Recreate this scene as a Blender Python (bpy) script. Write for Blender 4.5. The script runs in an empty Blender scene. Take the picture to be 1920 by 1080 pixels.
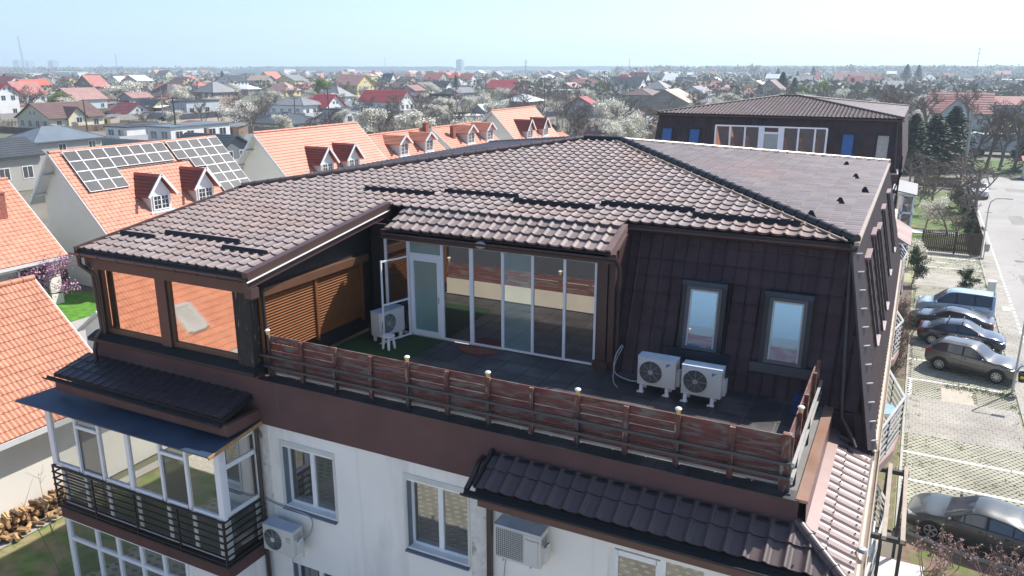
import bpy, bmesh, math, random
from mathutils import Vector, Matrix, noise
from math import radians, sin, cos, pi, sqrt, atan2, hypot

SC = bpy.context.scene
COL = SC.collection
random.seed(7)

# ------------------------------------------------------------------ camera, sky, sun, exposure
CAM = Vector((0, 0, 6.5))
cam = bpy.data.cameras.new('camera')
cam.sensor_width = 36
cam.lens = 36 * 1487 / 1920
cam.clip_start = .102
cam.clip_end = 12000
co = bpy.data.objects.new('camera', cam)
co.location = CAM
co.rotation_euler = (radians(90 - 15.594), 0, radians(26.805))
COL.objects.link(co)
SC.camera = co

SUN_EL, SUN_AZ = 47.5, 30          # azimuth measured from +Y towards +X
world = bpy.data.worlds.new('World')
SC.world = world
world.use_nodes = True
wn = world.node_tree
sky = wn.nodes.new('ShaderNodeTexSky')
sky.sky_type = 'NISHITA'
sky.sun_disc = False
sky.sun_elevation = radians(SUN_EL)
sky.sun_rotation = radians(SUN_AZ)
sky.air_density = .7
sky.dust_density = 1.1
sky.ozone_density = 4.0
bg = wn.nodes['Background']
wn.links.new(sky.outputs[0], bg.inputs[0])
bg.inputs[1].default_value = .102

sl = bpy.data.lights.new('sun', 'SUN')
sl.energy = 3.7
sl.angle = radians(.53)
sl.color = (1, .955, .89)
so = bpy.data.objects.new('sun', sl)
sd = Vector((sin(radians(SUN_AZ)) * cos(radians(SUN_EL)), cos(radians(SUN_AZ)) * cos(radians(SUN_EL)), sin(radians(SUN_EL))))
so.rotation_euler = (-sd).to_track_quat('-Z', 'Y').to_euler()
so.location = (30, 40, 60)
COL.objects.link(so)

SC.view_settings.view_transform = 'Standard'
SC.view_settings.look = 'None'
SC.view_settings.exposure = 1.15
SC.view_settings.gamma = 1
SC.view_settings.use_curve_mapping = False
SC.render.engine = 'CYCLES'
SC.cycles.max_bounces = 6
SC.cycles.transparent_max_bounces = 10
SC.cycles.volume_bounces = 1
SC.cycles.use_denoising = True

G = -7.0                          # ground level, terrace floor is 0

# ------------------------------------------------------------------ materials
MATS = {}

def M(name, col, rough=.6, metal=0., spec=.5, var=.12, vs=2.5, stretch=(1, 1, 1), bump=0., bs=30, bstretch=None,
      col2=None, thr=.55, soft=.1, s2=3., st2=None, coat=0., det=5, cell=None, cvar=.14, streak=None):
    """Principled material: base colour mottled by noise, optional second colour in patches, optional relief."""
    if name in MATS:
        return MATS[name]
    m = bpy.data.materials.new(name)
    m.use_nodes = True
    t = m.node_tree
    N, L = t.nodes, t.links
    b = N['Principled BSDF']
    b.inputs['Roughness'].default_value = rough
    b.inputs['Metallic'].default_value = metal
    b.inputs['Specular IOR Level'].default_value = spec
    if coat:
        b.inputs['Coat Weight'].default_value = coat
        b.inputs['Coat Roughness'].default_value = .06
    g = N.new('ShaderNodeNewGeometry')

    def nz(scale, st, detail=det):
        mp = N.new('ShaderNodeMapping')
        mp.inputs['Scale'].default_value = st
        L.new(g.outputs['Position'], mp.inputs[0])
        n = N.new('ShaderNodeTexNoise')
        n.inputs['Scale'].default_value = scale
        n.inputs['Detail'].default_value = detail
        L.new(mp.outputs[0], n.inputs['Vector'])
        return n.outputs['Fac']

    def ramp(src, a, bb):
        r = N.new('ShaderNodeMapRange')
        r.inputs[1].default_value = a
        r.inputs[2].default_value = bb
        L.new(src, r.inputs[0])
        return r.outputs[0]

    def mix(f, c1, c2):
        x = N.new('ShaderNodeMix')
        x.data_type = 'RGBA'
        L.new(f, x.inputs[0])
        for i, c in ((6, c1), (7, c2)):
            if hasattr(c, 'is_linked'):
                L.new(c, x.inputs[i])
            else:
                x.inputs[i].default_value = (*c, 1)
        return x.outputs[2]
    lo = tuple(max(0, c * (1 - var)) for c in col)
    hi = tuple(min(1, c * (1 + var)) for c in col)
    out = mix(ramp(nz(vs, stretch), .3, .7), lo, hi)
    if col2 is not None:
        out = mix(ramp(nz(s2, st2 or stretch, 8), thr - soft, thr + soft), out, col2)
    if streak is not None:           # dust and drip streaks running down
        out = mix(ramp(nz(1.6, (3, 3, .16), 8), .56, .82), out, streak)
    if cell is not None:             # every tile or board a little lighter or darker than its neighbour
        ad = N.new('ShaderNodeVectorMath')
        ad.operation = 'SUBTRACT'
        ad.inputs[1].default_value = cell[0]
        L.new(g.outputs['Position'], ad.inputs[0])
        sn = N.new('ShaderNodeVectorMath')
        sn.operation = 'SNAP'
        sn.inputs[1].default_value = cell[1]
        L.new(ad.outputs[0], sn.inputs[0])
        wnz = N.new('ShaderNodeTexWhiteNoise')
        L.new(sn.outputs[0], wnz.inputs['Vector'])
        r = N.new('ShaderNodeMapRange')
        r.inputs[3].default_value = 1 - cvar
        r.inputs[4].default_value = 1 + cvar
        L.new(wnz.outputs['Value'], r.inputs[0])
        sc_ = N.new('ShaderNodeVectorMath')
        sc_.operation = 'SCALE'
        L.new(out, sc_.inputs[0])
        L.new(r.outputs[0], sc_.inputs['Scale'])
        out = sc_.outputs[0]
    L.new(out, b.inputs['Base Color'])
    if bump:
        bp = N.new('ShaderNodeBump')
        bp.inputs['Strength'].default_value = bump
        bp.inputs['Distance'].default_value = .02
        L.new(nz(bs, bstretch or stretch), bp.inputs['Height'])
        L.new(bp.outputs[0], b.inputs['Normal'])
    MATS[name] = m
    return m

def glass(name, base, refl, tint=(1, 1, 1), rough=.01, wob=.0, edge=.5):
    """Window pane: dark body under a reflecting coat (refl = reflectance seen square on)."""
    m = bpy.data.materials.new(name)
    m.use_nodes = True
    t = m.node_tree
    N, L = t.nodes, t.links
    b = N['Principled BSDF']
    b.inputs['Base Color'].default_value = (*base, 1)
    b.inputs['Roughness'].default_value = .35
    gl = N.new('ShaderNodeBsdfGlossy')
    gl.inputs['Color'].default_value = (*tint, 1)
    gl.inputs['Roughness'].default_value = rough
    mx = N.new('ShaderNodeMixShader')
    lw = N.new('ShaderNodeLayerWeight')
    lw.inputs[0].default_value = .35
    r = N.new('ShaderNodeMapRange')
    r.inputs[3].default_value = refl
    r.inputs[4].default_value = min(1, refl + edge)
    L.new(lw.outputs['Fresnel'], r.inputs[0])
    L.new(r.outputs[0], mx.inputs[0])
    L.new(b.outputs[0], mx.inputs[1])
    L.new(gl.outputs[0], mx.inputs[2])
    if wob:
        g = N.new('ShaderNodeNewGeometry')
        n = N.new('ShaderNodeTexNoise')
        n.inputs['Scale'].default_value = .9
        L.new(g.outputs['Position'], n.inputs['Vector'])
        bp = N.new('ShaderNodeBump')
        bp.inputs['Strength'].default_value = wob
        bp.inputs['Distance'].default_value = .02
        L.new(n.outputs['Fac'], bp.inputs['Height'])
        L.new(bp.outputs[0], gl.inputs['Normal'])
    L.new(mx.outputs[0], N['Material Output'].inputs[0])
    MATS[name] = m
    return m

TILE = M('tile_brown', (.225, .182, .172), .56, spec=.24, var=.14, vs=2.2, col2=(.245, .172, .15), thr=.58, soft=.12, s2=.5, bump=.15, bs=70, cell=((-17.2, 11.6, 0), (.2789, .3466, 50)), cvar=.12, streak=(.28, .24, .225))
TRIM = M('trim_brown', (.075, .042, .036), .42, var=.1, vs=1.5)
CLAD = M('cladding_dark', (.066, .036, .036), .5, spec=.3, var=.25, vs=1.5, cell=((-5.45, -20, -20), (.27, 90, 90)), cvar=.12, streak=(.075, .048, .046))
BAND = M('render_brown', (.125, .062, .056), .85, var=.12, vs=1.3, col2=(.085, .05, .045), thr=.6, s2=.6, bump=.15, bs=60, streak=(.13, .075, .066))
WALL = M('render_white', (.88, .845, .785), .9, var=.04, vs=.9, col2=(.70, .665, .61), thr=.66, soft=.1, s2=1.4, st2=(1, 1, .3), streak=(.72, .68, .62), bump=.12, bs=45)
PLASTER = M('plaster_worn', (.72, .68, .62), .9, var=.12, vs=5, col2=(.30, .25, .21), thr=.6, soft=.04, s2=2.6, bump=.4, bs=16)
DARK = M('metal_dark', (.02, .019, .021), .45, var=.1)
BLACKF = M('flashing_black', (.014, .012, .013), .6, var=.2)
RAIL = M('rail_grey', (.06, .063, .07), .45, metal=.3, var=.1)
FLASH = M('flashing_copper', (.30, .17, .115), .35, metal=.35, var=.2, vs=1.8, col2=(.34, .22, .17), thr=.5, s2=1.2)
PINK = M('sheet_rose', (.155, .108, .10), .38, metal=.2, var=.1, vs=1.5)
GALV = M('gutter_sand', (.40, .33, .26), .4, metal=.3, var=.12)
WHITE = M('frame_white', (.82, .83, .84), .4, var=.03)
OFFW = M('frame_offwhite', (.62, .62, .58), .5, var=.06)
SLATE = M('terrace_tile', (.045, .042, .043), .45, spec=.4, var=.35, vs=1.6, col2=(.12, .11, .105), thr=.62, soft=.12, s2=1.1)
GROUT = M('terrace_joint', (.17, .165, .155), .9)
PEEL = M('board_peeling', (.145, .048, .041), .7, var=.3, vs=3, stretch=(1, 1, 6), col2=(.16, .125, .105), thr=.54, soft=.04, s2=2.4, st2=(1, 1, 5), bump=.35, bs=16, bstretch=(1, 3, 8))
PEELP = M('post_peeling', (.135, .052, .04), .7, var=.3, vs=4, stretch=(5, 5, 1), col2=(.27, .21, .17), thr=.58, soft=.04, s2=3, st2=(4, 4, 1), bump=.35, bs=16, bstretch=(6, 6, 1))
OLDW = M('timber_weathered', (.028, .024, .022), .8, var=.3, vs=4, stretch=(6, 6, .8), col2=(.26, .23, .2), thr=.66, soft=.03, s2=4, st2=(5, 5, .7), bump=.4, bs=14, bstretch=(6, 6, 1))
CREAM = M('cream_plaster', (.62, .56, .44), .8, var=.05)
SHUT = M('shutter_brown', (.19, .073, .026), .75, spec=.15, var=.08)
CARPET = M('carpet_green', (.022, .056, .013), .95, var=.25, vs=30)
MATRED = M('mat_brick', (.24, .08, .05), .95, var=.2, vs=20)
ACW = M('unit_white', (.60, .59, .55), .45, var=.04, vs=4)
ACT = M('unit_top_shade', (.45, .52, .60), .4, var=.1, vs=4)  # blue cast of shaded lids put into the colour
GRILL = M('grill_grey', (.33, .33, .31), .5)
FAN = M('fan_dark', (.13, .125, .115), .6)
CABLE = M('cable_grey', (.35, .35, .35), .6)
BLUEM = M('mark_blue', (.02, .2, .45), .4)
SOLARW = M('lamp_white', (.8, .8, .78), .3)
GOLD = M('lamp_gold', (.75, .52, .18), .35, metal=.3)
BLUES = M('sheet_blue', (.035, .06, .10), .5, var=.25, vs=1.2)
SILL = M('sill_zinc', (.17, .21, .26), .45, metal=.3, var=.1)
OSB = M('edge_timber', (.42, .25, .10), .8, var=.2, vs=8)
MIRROR = glass('glass_verandah', (.10, .055, .03), .68, (.92, .82, .70), .042)
DOORG = glass('glass_door', (.014, .013, .014), .31, (1, 1, 1), .012)
DOORB = glass('glass_door_teal', (.14, .24, .25), .42, (.9, 1, 1), .012)
FROST = glass('glass_frosted', (.17, .30, .27), .10, (.95, 1, 1), .25)
BAYG = glass('glass_bay', (.10, .10, .085), .5, (1, .98, .93), .01, .05)
WING = glass('glass_window', (.03, .032, .032), .22, (1, 1, 1), .01, .03)
SKYG = glass('glass_roof_window', (.10, .20, .30), .42, (.62, .82, 1), .01)
CARG = glass('glass_car', (.012, .016, .024), .05, (.8, .9, 1), .02, edge=.28)
FARG = glass('glass_far', (.03, .035, .04), .12)
BLUEG = M('shade_blue', (.055, .135, .34), .5, var=.1)
BALG = glass('glass_balustrade', (.055, .062, .05), .14, (1, 1, 1), .05)
ORANGE = M('tile_orange', (.48, .195, .118), .6, spec=.4, var=.14, vs=1.8, col2=(.52, .25, .165), thr=.55, soft=.1, s2=6, bump=.12, bs=50, cell=((-22.8, -3, 0), (.2157, .3, 50)), cvar=.07, streak=(.40, .20, .14))
ORANGE2 = M('tile_orange_pale', (.51, .21, .135), .55, spec=.4, var=.1, vs=1.2, bump=.12, bs=30)
WINE = M('tile_dormer', (.23, .05, .03), .5, var=.15, vs=2.5)
RWALL = M('row_render', (.80, .77, .69), .9, var=.04, vs=.8)
BARGE = M('barge_white', (.66, .67, .66), .6, var=.05)
PV = M('pv_cell', (.02, .021, .026), .4, spec=.14, var=.3, vs=.9, col2=(.034, .037, .044), thr=.5, soft=.1, s2=.8)
PVF = M('pv_frame', (.66, .67, .68), .5)
BARK = M('bark', (.23, .19, .16), .9, var=.25, vs=4)
TWIG = M('twig', (.21, .17, .14), .9, var=.25, vs=.4)
TWIGR = M('twig_reddish', (.24, .175, .145), .9, var=.25, vs=.4)
PETAL = M('blossom_white', (.76, .73, .63), .8, var=.15, vs=.9, col2=(.48, .48, .32), thr=.64, s2=.8)
PETALP = M('blossom_pink', (.52, .26, .40), .8, var=.25, vs=2)
LEAFC = M('needle', (.085, .10, .06), .8, var=.4, vs=1.2)
LEAFG = M('leaf_fresh', (.20, .27, .03), .8, var=.3, vs=1)
LEAFD = M('leaf_dark', (.045, .07, .026), .75, var=.4, vs=3)
GRASS = M('grass', (.07, .125, .025), .95, var=.4, vs=1.2, col2=(.16, .15, .06), thr=.58, soft=.1, s2=.8)
SOIL = M('soil', (.12, .09, .065), .95, var=.3, vs=2)
CONC = M('concrete_pale', (.35, .33, .30), .9, var=.08, vs=.7, col2=(.33, .31, .28), thr=.6, s2=.35, bump=.1, bs=20)
ROAD = M('road_concrete', (.32, .308, .288), .92, var=.10, vs=.35, col2=(.29, .275, .25), thr=.55, s2=.14, st2=(1, .3, 1), bump=.15, bs=14)
PAVER = M('paver', (.32, .30, .26), .9, var=.14, vs=1.4, col2=(.25, .23, .20), thr=.62, soft=.1, s2=.5)
GRIDM = M('grid_paver', (.32, .31, .24), .92, var=.16, vs=1.2, col2=(.24, .225, .17), thr=.62, soft=.12, s2=.55)
PAINT = M('paint_white', (.74, .74, .72), .8, var=.08, vs=3)
LOG = M('log_bark', (.17, .105, .06), .9, var=.35, vs=5)
LOGE = M('log_end', (.43, .27, .13), .9, var=.3, vs=6)
FENCEB = M('fence_brown', (.07, .046, .036), .7, var=.3, vs=2, stretch=(4, 4, .5))
POLE = M('pole_concrete', (.30, .29, .27), .9, var=.1)
POLED = M('pole_wood', (.085, .07, .06), .9, var=.2)
STEEL = M('lamp_steel', (.42, .42, .40), .4, metal=.5)
TYRE = M('tyre', (.018, .018, .019), .8)
RIM = M('rim', (.45, .45, .46), .3, metal=.7)
PLAST = M('plastic_black', (.022, .022, .023), .6)
LIGHTR = M('lens_red', (.40, .02, .015), .15)
LIGHTW = M('lens_clear', (.55, .57, .58), .12, coat=.5)

RC = dict(crimson=(.34, .045, .05), slate=(.05, .058, .066), steel=(.13, .16, .19), umber=(.13, .075, .065),
          rosybrown=(.34, .20, .175), maroon=(.20, .05, .048), charcoal=(.032, .034, .04), orange=(.46, .10, .06),
          grey=(.19, .19, .195), mint=(.33, .42, .38), paleroof=(.60, .63, .64), beige=(.42, .32, .24),
          redtile=(.34, .12, .10), orangered=(.42, .13, .08), brownred=(.22, .10, .085))
WC = dict(white=(.72, .72, .70), stone=(.40, .38, .34), cream=(.66, .60, .44), paleblue=(.55, .60, .60), grey=(.34, .34, .33),
          yellow=(.70, .55, .24), tan=(.48, .41, .32), charcoal=(.05, .055, .06), greywall=(.48, .50, .51), darkgrey=(.16, .17, .18),
          brown=(.17, .12, .09), brick=(.30, .20, .155), darkbrown=(.06, .045, .04), taupe=(.30, .265, .23))
for k, c in RC.items():
    M('roof_' + k, c, .55, var=.12, vs=.6, bump=.25, bs=2.4, bstretch=(1, 1, 1))
for k, c in WC.items():
    M('wall_' + k, c, .9, var=.06, vs=.5)

# ------------------------------------------------------------------ mesh building
OFF = {}

class MB:
    def __init__(s):
        s.v, s.f = [], []

    def add(s, vs, fs):
        o = len(s.v)
        s.v += [tuple(v) for v in vs]
        s.f += [tuple(i + o for i in f) for f in fs]
        return s

    def box(s, x0, x1, y0, y1, z0, z1):
        return s.add([(x0, y0, z0), (x1, y0, z0), (x1, y1, z0), (x0, y1, z0), (x0, y0, z1), (x1, y0, z1), (x1, y1, z1), (x0, y1, z1)],
                     [(0, 3, 2, 1), (4, 5, 6, 7), (0, 1, 5, 4), (1, 2, 6, 5), (2, 3, 7, 6), (3, 0, 4, 7)])

    def obox(s, c, a, b, n):
        c, a, b, n = Vector(c), Vector(a), Vector(b), Vector(n)
        vs = [c + i * a + j * b + k * n for k in (-1, 1) for j, i in ((-1, -1), (-1, 1), (1, 1), (1, -1))]
        return s.add(vs, [(0, 3, 2, 1), (4, 5, 6, 7), (0, 1, 5, 4), (1, 2, 6, 5), (2, 3, 7, 6), (3, 0, 4, 7)])

    def bar(s, p, q, w, h=None, up=(0, 0, 1)):
        p, q = Vector(p), Vector(q)
        d = q - p
        l = d.length
        d.normalize()
        u = Vector(up)
        if abs(d.dot(u)) > .98:
            u = Vector((0, 1, 0))
        sd_ = d.cross(u).normalized()
        u = sd_.cross(d)
        return s.obox((p + q) / 2, d * l / 2, sd_ * w / 2, u * (h or w) / 2)

    def prism(s, pts, vec):
        n = len(pts)
        vec = Vector(vec)
        a = [Vector(p) for p in pts]
        s.add(a + [p + vec for p in a], [tuple(range(n - 1, -1, -1)), tuple(range(n, 2 * n))] +
              [(i, (i + 1) % n, n + (i + 1) % n, n + i) for i in range(n)])
        return s

    def tube(s, pts, r, n=6, cap=True):
        pts = [Vector(p) for p in pts]
        rs = r if isinstance(r, (list, tuple)) else [r] * len(pts)
        vs, fs = [], []
        pu = None
        for i, p in enumerate(pts):
            d = (pts[min(i + 1, len(pts) - 1)] - pts[max(i - 1, 0)])
            d = d.normalized() if d.length > 1e-9 else Vector((0, 0, 1))
            u = pu - pu.dot(d) * d if pu else None
            if u is None or u.length < 1e-4:
                u = d.cross(Vector((.31, .2, .93)) if abs(d.z) < .9 else Vector((1, .1, 0)))
            u.normalize()
            pu = u
            w = d.cross(u)
            for k in range(n):
                a = 2 * pi * k / n
                vs.append(p + rs[i] * (cos(a) * u + sin(a) * w))
        for i in range(len(pts) - 1):
            for k in range(n):
                fs.append((i * n + k, i * n + (k + 1) % n, (i + 1) * n + (k + 1) % n, (i + 1) * n + k))
        if cap:
            fs.append(tuple(range(n - 1, -1, -1)))
            fs.append(tuple((len(pts) - 1) * n + k for k in range(n)))
        return s.add(vs, fs)

    def lathe(s, prof, n=16, c=(0, 0, 0), axis='z'):
        vs, fs = [], []
        c = Vector(c)
        for (r, h) in prof:
            for k in range(n):
                a = 2 * pi * k / n
                x, y = r * cos(a), r * sin(a)
                vs.append(c + Vector({'z': (x, y, h), 'y': (x, h, y), 'x': (h, x, y)}[axis]))
        for i in range(len(prof) - 1):
            for k in range(n):
                fs.append((i * n + k, i * n + (k + 1) % n, (i + 1) * n + (k + 1) % n, (i + 1) * n + k))
        fs.append(tuple(range(n - 1, -1, -1)))
        fs.append(tuple((len(prof) - 1) * n + k for k in range(n)))
        return s.add(vs, fs)

    def xf(s, m):
        s.v = [tuple(m @ Vector(v)) for v in s.v]
        return s

    def mesh(s, name, mat, smooth=False, off=None):
        me = bpy.data.meshes.new(name)
        o = off or Vector((0, 0, 0))
        me.from_pydata([(v[0] - o[0], v[1] - o[1], v[2] - o[2]) for v in s.v], [], s.f)
        me.materials.append(mat)
        if smooth:
            me.shade_smooth()
            me.set_sharp_from_angle(angle=radians(38))
        me.update()
        return me

    def split(s):
        """the separate pieces of this builder, each as a builder of its own"""
        par = list(range(len(s.v)))

        def find(a):
            while par[a] != a:
                par[a] = par[par[a]]
                a = par[a]
            return a
        for f in s.f:
            r = find(f[0])
            for i in f[1:]:
                par[find(i)] = r
        out = {}
        for f in s.f:
            m, mp = out.setdefault(find(f[0]), (MB(), {}))
            g = []
            for i in f:
                if i not in mp:
                    mp[i] = len(m.v)
                    m.v.append(s.v[i])
                g.append(mp[i])
            m.f.append(tuple(g))
        return [m for m, _ in out.values()]

    def build(s, name, mat, parent=None, smooth=False, fix=False, each=False, **pr):
        """one mesh object; world coordinates, or local ones under a parent that was placed with local=True"""
        if each:
            return [m.build(name, mat, parent, smooth, fix, **pr) for m in s.split()]
        if parent is None and not pr.get('kind'):
            xs = list(zip(*s.v))
            off = Vector(((min(xs[0]) + max(xs[0])) / 2, (min(xs[1]) + max(xs[1])) / 2, min(xs[2])))
        else:
            off = OFF.get(parent.name, Vector((0, 0, 0))) if parent else Vector((0, 0, 0))
        me = s.mesh(name, mat, smooth, off)
        if fix:
            bm = bmesh.new()
            bm.from_mesh(me)
            bmesh.ops.recalc_face_normals(bm, faces=bm.faces)
            bm.to_mesh(me)
            bm.free()
        o = link(name, me, parent)
        if parent is None:
            o.location = off
        OFF[o.name] = off
        tag(o, **pr)
        return o

def link(name, me, parent=None, loc=None, rot=None):
    o = bpy.data.objects.new(name, me)
    COL.objects.link(o)
    if parent:
        o.parent = parent
    if loc is not None:
        o.location = loc
    if rot is not None:
        o.rotation_euler = rot
    return o

def tag(o, label=None, cat=None, group=None, kind=None):
    if label:
        o['label'] = label
    if cat:
        o['category'] = cat
    if group:
        o['group'] = group
    if kind:
        o['kind'] = kind
    return o

def thing(name, label, cat, loc=(0, 0, 0), rz=0, group=None, local=False):
    o = link(name, None, None, loc, (0, 0, rz))
    o.empty_display_size = .2
    OFF[o.name] = Vector((0, 0, 0)) if local else Vector(loc)
    return tag(o, label, cat, group)

def dup(root, loc, rz, label=None, group=None):
    r = root.copy()
    COL.objects.link(r)
    r.location = loc
    r.rotation_euler = (0, 0, rz)
    if label:
        r['label'] = label
    if group:
        r['group'] = group
    for ch in list(root.children):
        c = ch.copy()
        COL.objects.link(c)
        c.parent = r
        for g in list(ch.children):
            d = g.copy()
            COL.objects.link(d)
            d.parent = c
    return r

def holes_wall(x0, x1, z0, z1, y0, y1, holes):
    """wall slab along x with rectangular openings, cut into butted blocks"""
    m = MB()
    xs = sorted(set([x0, x1] + [h[0] for h in holes] + [h[1] for h in holes]))
    for a, b in zip(xs[:-1], xs[1:]):
        cut = sorted([(h[2], h[3]) for h in holes if h[0] <= a + 1e-6 and h[1] >= b - 1e-6])
        z = z0
        for c, d in cut:
            if c > z:
                m.box(a, b, y0, y1, z, c)
            z = d
        if z < z1:
            m.box(a, b, y0, y1, z, z1)
    return m

# ------------------------------------------------------------------ roof tiles
def tile_mesh(name, w, e, mat, rolls=((.72, .2, .036),), lip=.024, n=12, pan=.004):
    """one roof tile: u across, v up the slope; rolls = (centre, half width, height) as fractions of w"""
    m = MB()
    prof = []
    for i in range(n + 1):
        u = i / n
        h = -pan * sin(pi * min(1, u / .55)) if pan else 0
        for c, hw, hh in rolls:
            d = min(abs(u - c), abs(u - c - 1), abs(u - c + 1))
            if d < hw:
                h = max(h, hh * (.5 + .5 * cos(pi * d / hw)))
        prof.append((u * w, h))
    vs = [(u, .004, h - .006) for u, h in prof] + [(u, 0, h + lip) for u, h in prof] + [(u, e + .03, h) for u, h in prof]
    k = n + 1
    fs = [(i, i + 1, k + i + 1, k + i) for i in range(n)] + [(k + i, k + i + 1, 2 * k + i + 1, 2 * k + i) for i in range(n)]
    m.add(vs, fs)
    return m.mesh(name, mat, smooth=True)

def tile_field(parent, O, U, V, L, H, w, e, tm, polys, n_ind=0, name='roof_tile', jit=0.):
    """lay tiles in courses over the convex (u,v) polygons; the n_ind nearest whole tiles are single objects, the rest one part"""
    O, U, V = Vector(O), Vector(U).normalized(), Vector(V).normalized()
    Nn = U.cross(V).normalized()
    rot = Matrix((U, V, Nn)).transposed()
    off = OFF[parent.name]
    whole, part = [], []
    for r in range(int(H / e) + 1):
        for c in range(int(L / w) + 1):
            u0, v0 = c * w, r * e
            cs = ((u0, v0), (u0 + w, v0), (u0 + w, v0 + e), (u0, v0 + e))
            for pi_, poly in enumerate(polys):
                ins, outp = True, False
                for (a, b) in zip(poly, poly[1:] + poly[:1]):
                    d = [(b[0] - a[0]) * (q[1] - a[1]) - (b[1] - a[1]) * (q[0] - a[0]) for q in cs]
                    if min(d) < -1e-3:
                        ins = False
                    if max(d) < 1e-3:
                        outp = True
                if outp:
                    continue
                (whole if ins else part).append((u0, v0, pi_))
                if ins:
                    break
    whole.sort(key=lambda t: (O + U * (t[0] + w / 2) + V * t[1] - CAM).length)
    rnd = random.Random(3)
    eul = rot.to_euler()
    for u0, v0, _ in whole[:n_ind]:
        link(name, tm, parent, O + U * u0 + V * v0 + Nn * (rnd.random() * jit) - off, eul)
    vs0 = [v.co.copy() for v in tm.vertices]
    fs0 = [tuple(p.vertices) for p in tm.polygons]
    vs, fs = [], []
    for u0, v0, _ in whole[n_ind:]:
        o = len(vs)
        vs += [(v.x + u0, v.y + v0, v.z) for v in vs0]
        fs += [tuple(i + o for i in f) for f in fs0]
    bm = bmesh.new()
    for pi_, poly in enumerate(polys):
        b2 = bmesh.new()
        for u0, v0, q in part:
            if q != pi_:
                continue
            nv = [b2.verts.new((v.x + u0, v.y + v0, v.z)) for v in vs0]
            for f in fs0:
                b2.faces.new([nv[i] for i in f])
        for (a, b) in zip(poly, poly[1:] + poly[:1]):
            nrm = (b[1] - a[1], -(b[0] - a[0]), 0)
            bmesh.ops.bisect_plane(b2, geom=b2.verts[:] + b2.edges[:] + b2.faces[:], plane_co=(a[0], a[1], 0), plane_no=nrm, clear_outer=True)
        b2.verts.ensure_lookup_table()
        b2.verts.index_update()
        o = len(vs)
        vs += [tuple(v.co) for v in b2.verts]
        fs += [tuple(v.index + o for v in f.verts) for f in b2.faces]
        b2.free()
    bm.free()
    if fs:
        m = MB()
        m.add([O + U * v[0] + V * v[1] + Nn * v[2] for v in vs], fs)
        ob = m.build(name + '_field', tm.materials[0], parent, smooth=True)
        ob['kind'] = 'stuff'
    return Nn

def ridge_caps(mb, p, q, r=.085, step=.36):
    """overlapping half-round ridge pieces"""
    p, q = Vector(p), Vector(q)
    n = max(1, int((q - p).length / step))
    d = (q - p) / n
    for i in range(n):
        a, b = p + d * i, p + d * (i + 1.06)
        mb.tube([a, a + d * .08, a + d * .085, b], [r * 1.12, r * 1.12, r * .98, r * .98], 10)
    return mb

def text_mesh(name, body, size, mat, parent, loc, rot):
    cu = bpy.data.curves.new(name, 'FONT')
    cu.body = body
    cu.size = size
    cu.extrude = .002
    tmp = bpy.data.objects.new(name + '_tmp', cu)
    COL.objects.link(tmp)
    dg = bpy.context.evaluated_depsgraph_get()
    me = bpy.data.meshes.new_from_object(tmp.evaluated_get(dg))
    bpy.data.objects.remove(tmp)
    me.name = name
    me.materials.clear()
    me.materials.append(mat)
    return link(name, me, parent, loc, rot)

# ------------------------------------------------------------------ ground
def sheet(name, x0, x1, y0, y1, z, mat, kind='structure', pts=None):
    m = MB()
    p = pts or [(x0, y0), (x1, y0), (x1, y1), (x0, y1)]
    m.add([(a, b, z) for a, b in p], [tuple(range(len(p)))])
    o = m.build(name, mat, None, kind=kind)
    return o

TERR = M('terrain', (.155, .135, .105), .95, var=.35, vs=.12, col2=(.115, .125, .065), thr=.55, soft=.12, s2=.05)
sheet('terrain', -5600, 5600, -1500, 5600, G - .05, TERR)
# parking side, right of the block
sheet('planted_bed', .0, .8, 37.5, 56, G + .012, SOIL)
sheet('planted_bed', 1.0, 6.4, 18.0, 24.1, G + .012, M('bed_soil', (.17, .11, .08), .95, var=.35, vs=4, col2=(.10, .14, .03), thr=.57, s2=1.6))
sheet('planted_bed', .0, .75, 24, 37.4, G + .012, M('bed_soil2', (.15, .12, .075), .95, var=.35, vs=4, col2=(.11, .13, .04), thr=.56, s2=1.6))
sheet('parking_base', -.5, 5.1, 24.2, 66, G + .004, M('gap_grass', (.21, .23, .10), .95, var=.3, vs=3, col2=(.31, .29, .21), thr=.5, soft=.2, s2=.5))
sheet('pavement', 5.1, 6.05, 10, 130, G + .004, CONC)
sheet('pavement', -3, 5.1, 66, 67.2, G + .004, CONC)
rd = sheet('road', 0, 0, 0, 0, G - .008, ROAD, pts=[(6.05, 5), (34, 5), (34, 116), (11, 116), (8.3, 121), (6.3, 121), (6.05, 110)])
sheet('lawn', -6, 5.0, 68, 100, G + .0, GRASS)
sheet('path', .0, 4.6, 73.8, 75.4, G + .06, PAINT)
sheet('lawn', 2, 16, 122, 140, G + .0, GRASS)
sheet('road', -60, 20, -27, -14.5, G + .0, M('asphalt_dark', (.035, .034, .034), .9, var=.2))
sheet('yard', -22, 6, -14.5, 11.4, G + .0, M('yard_grid', (.50, .46, .38), .9, var=.15, vs=6, col2=(.34, .33, .20), thr=.6, soft=.05, s2=9))
sheet('lawn', -22.3, -16.5, 4, 30, G + .01, M('lawn_dry', (.10, .17, .03), .95, var=.4, vs=2, col2=(.26, .21, .11), thr=.52, soft=.12, s2=1.3))
sheet('path', -22.75, -22.3, 4, 30, G + .03, CONC)
sheet('yard', -40.6, -22.9, 16.5, 45, G + .0, CONC)
sheet('lawn', -46.5, -40.3, 24.9, 30.3, G + .02, M('lawn_bright', (.075, .21, .012), .95, var=.35, vs=3))

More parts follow.
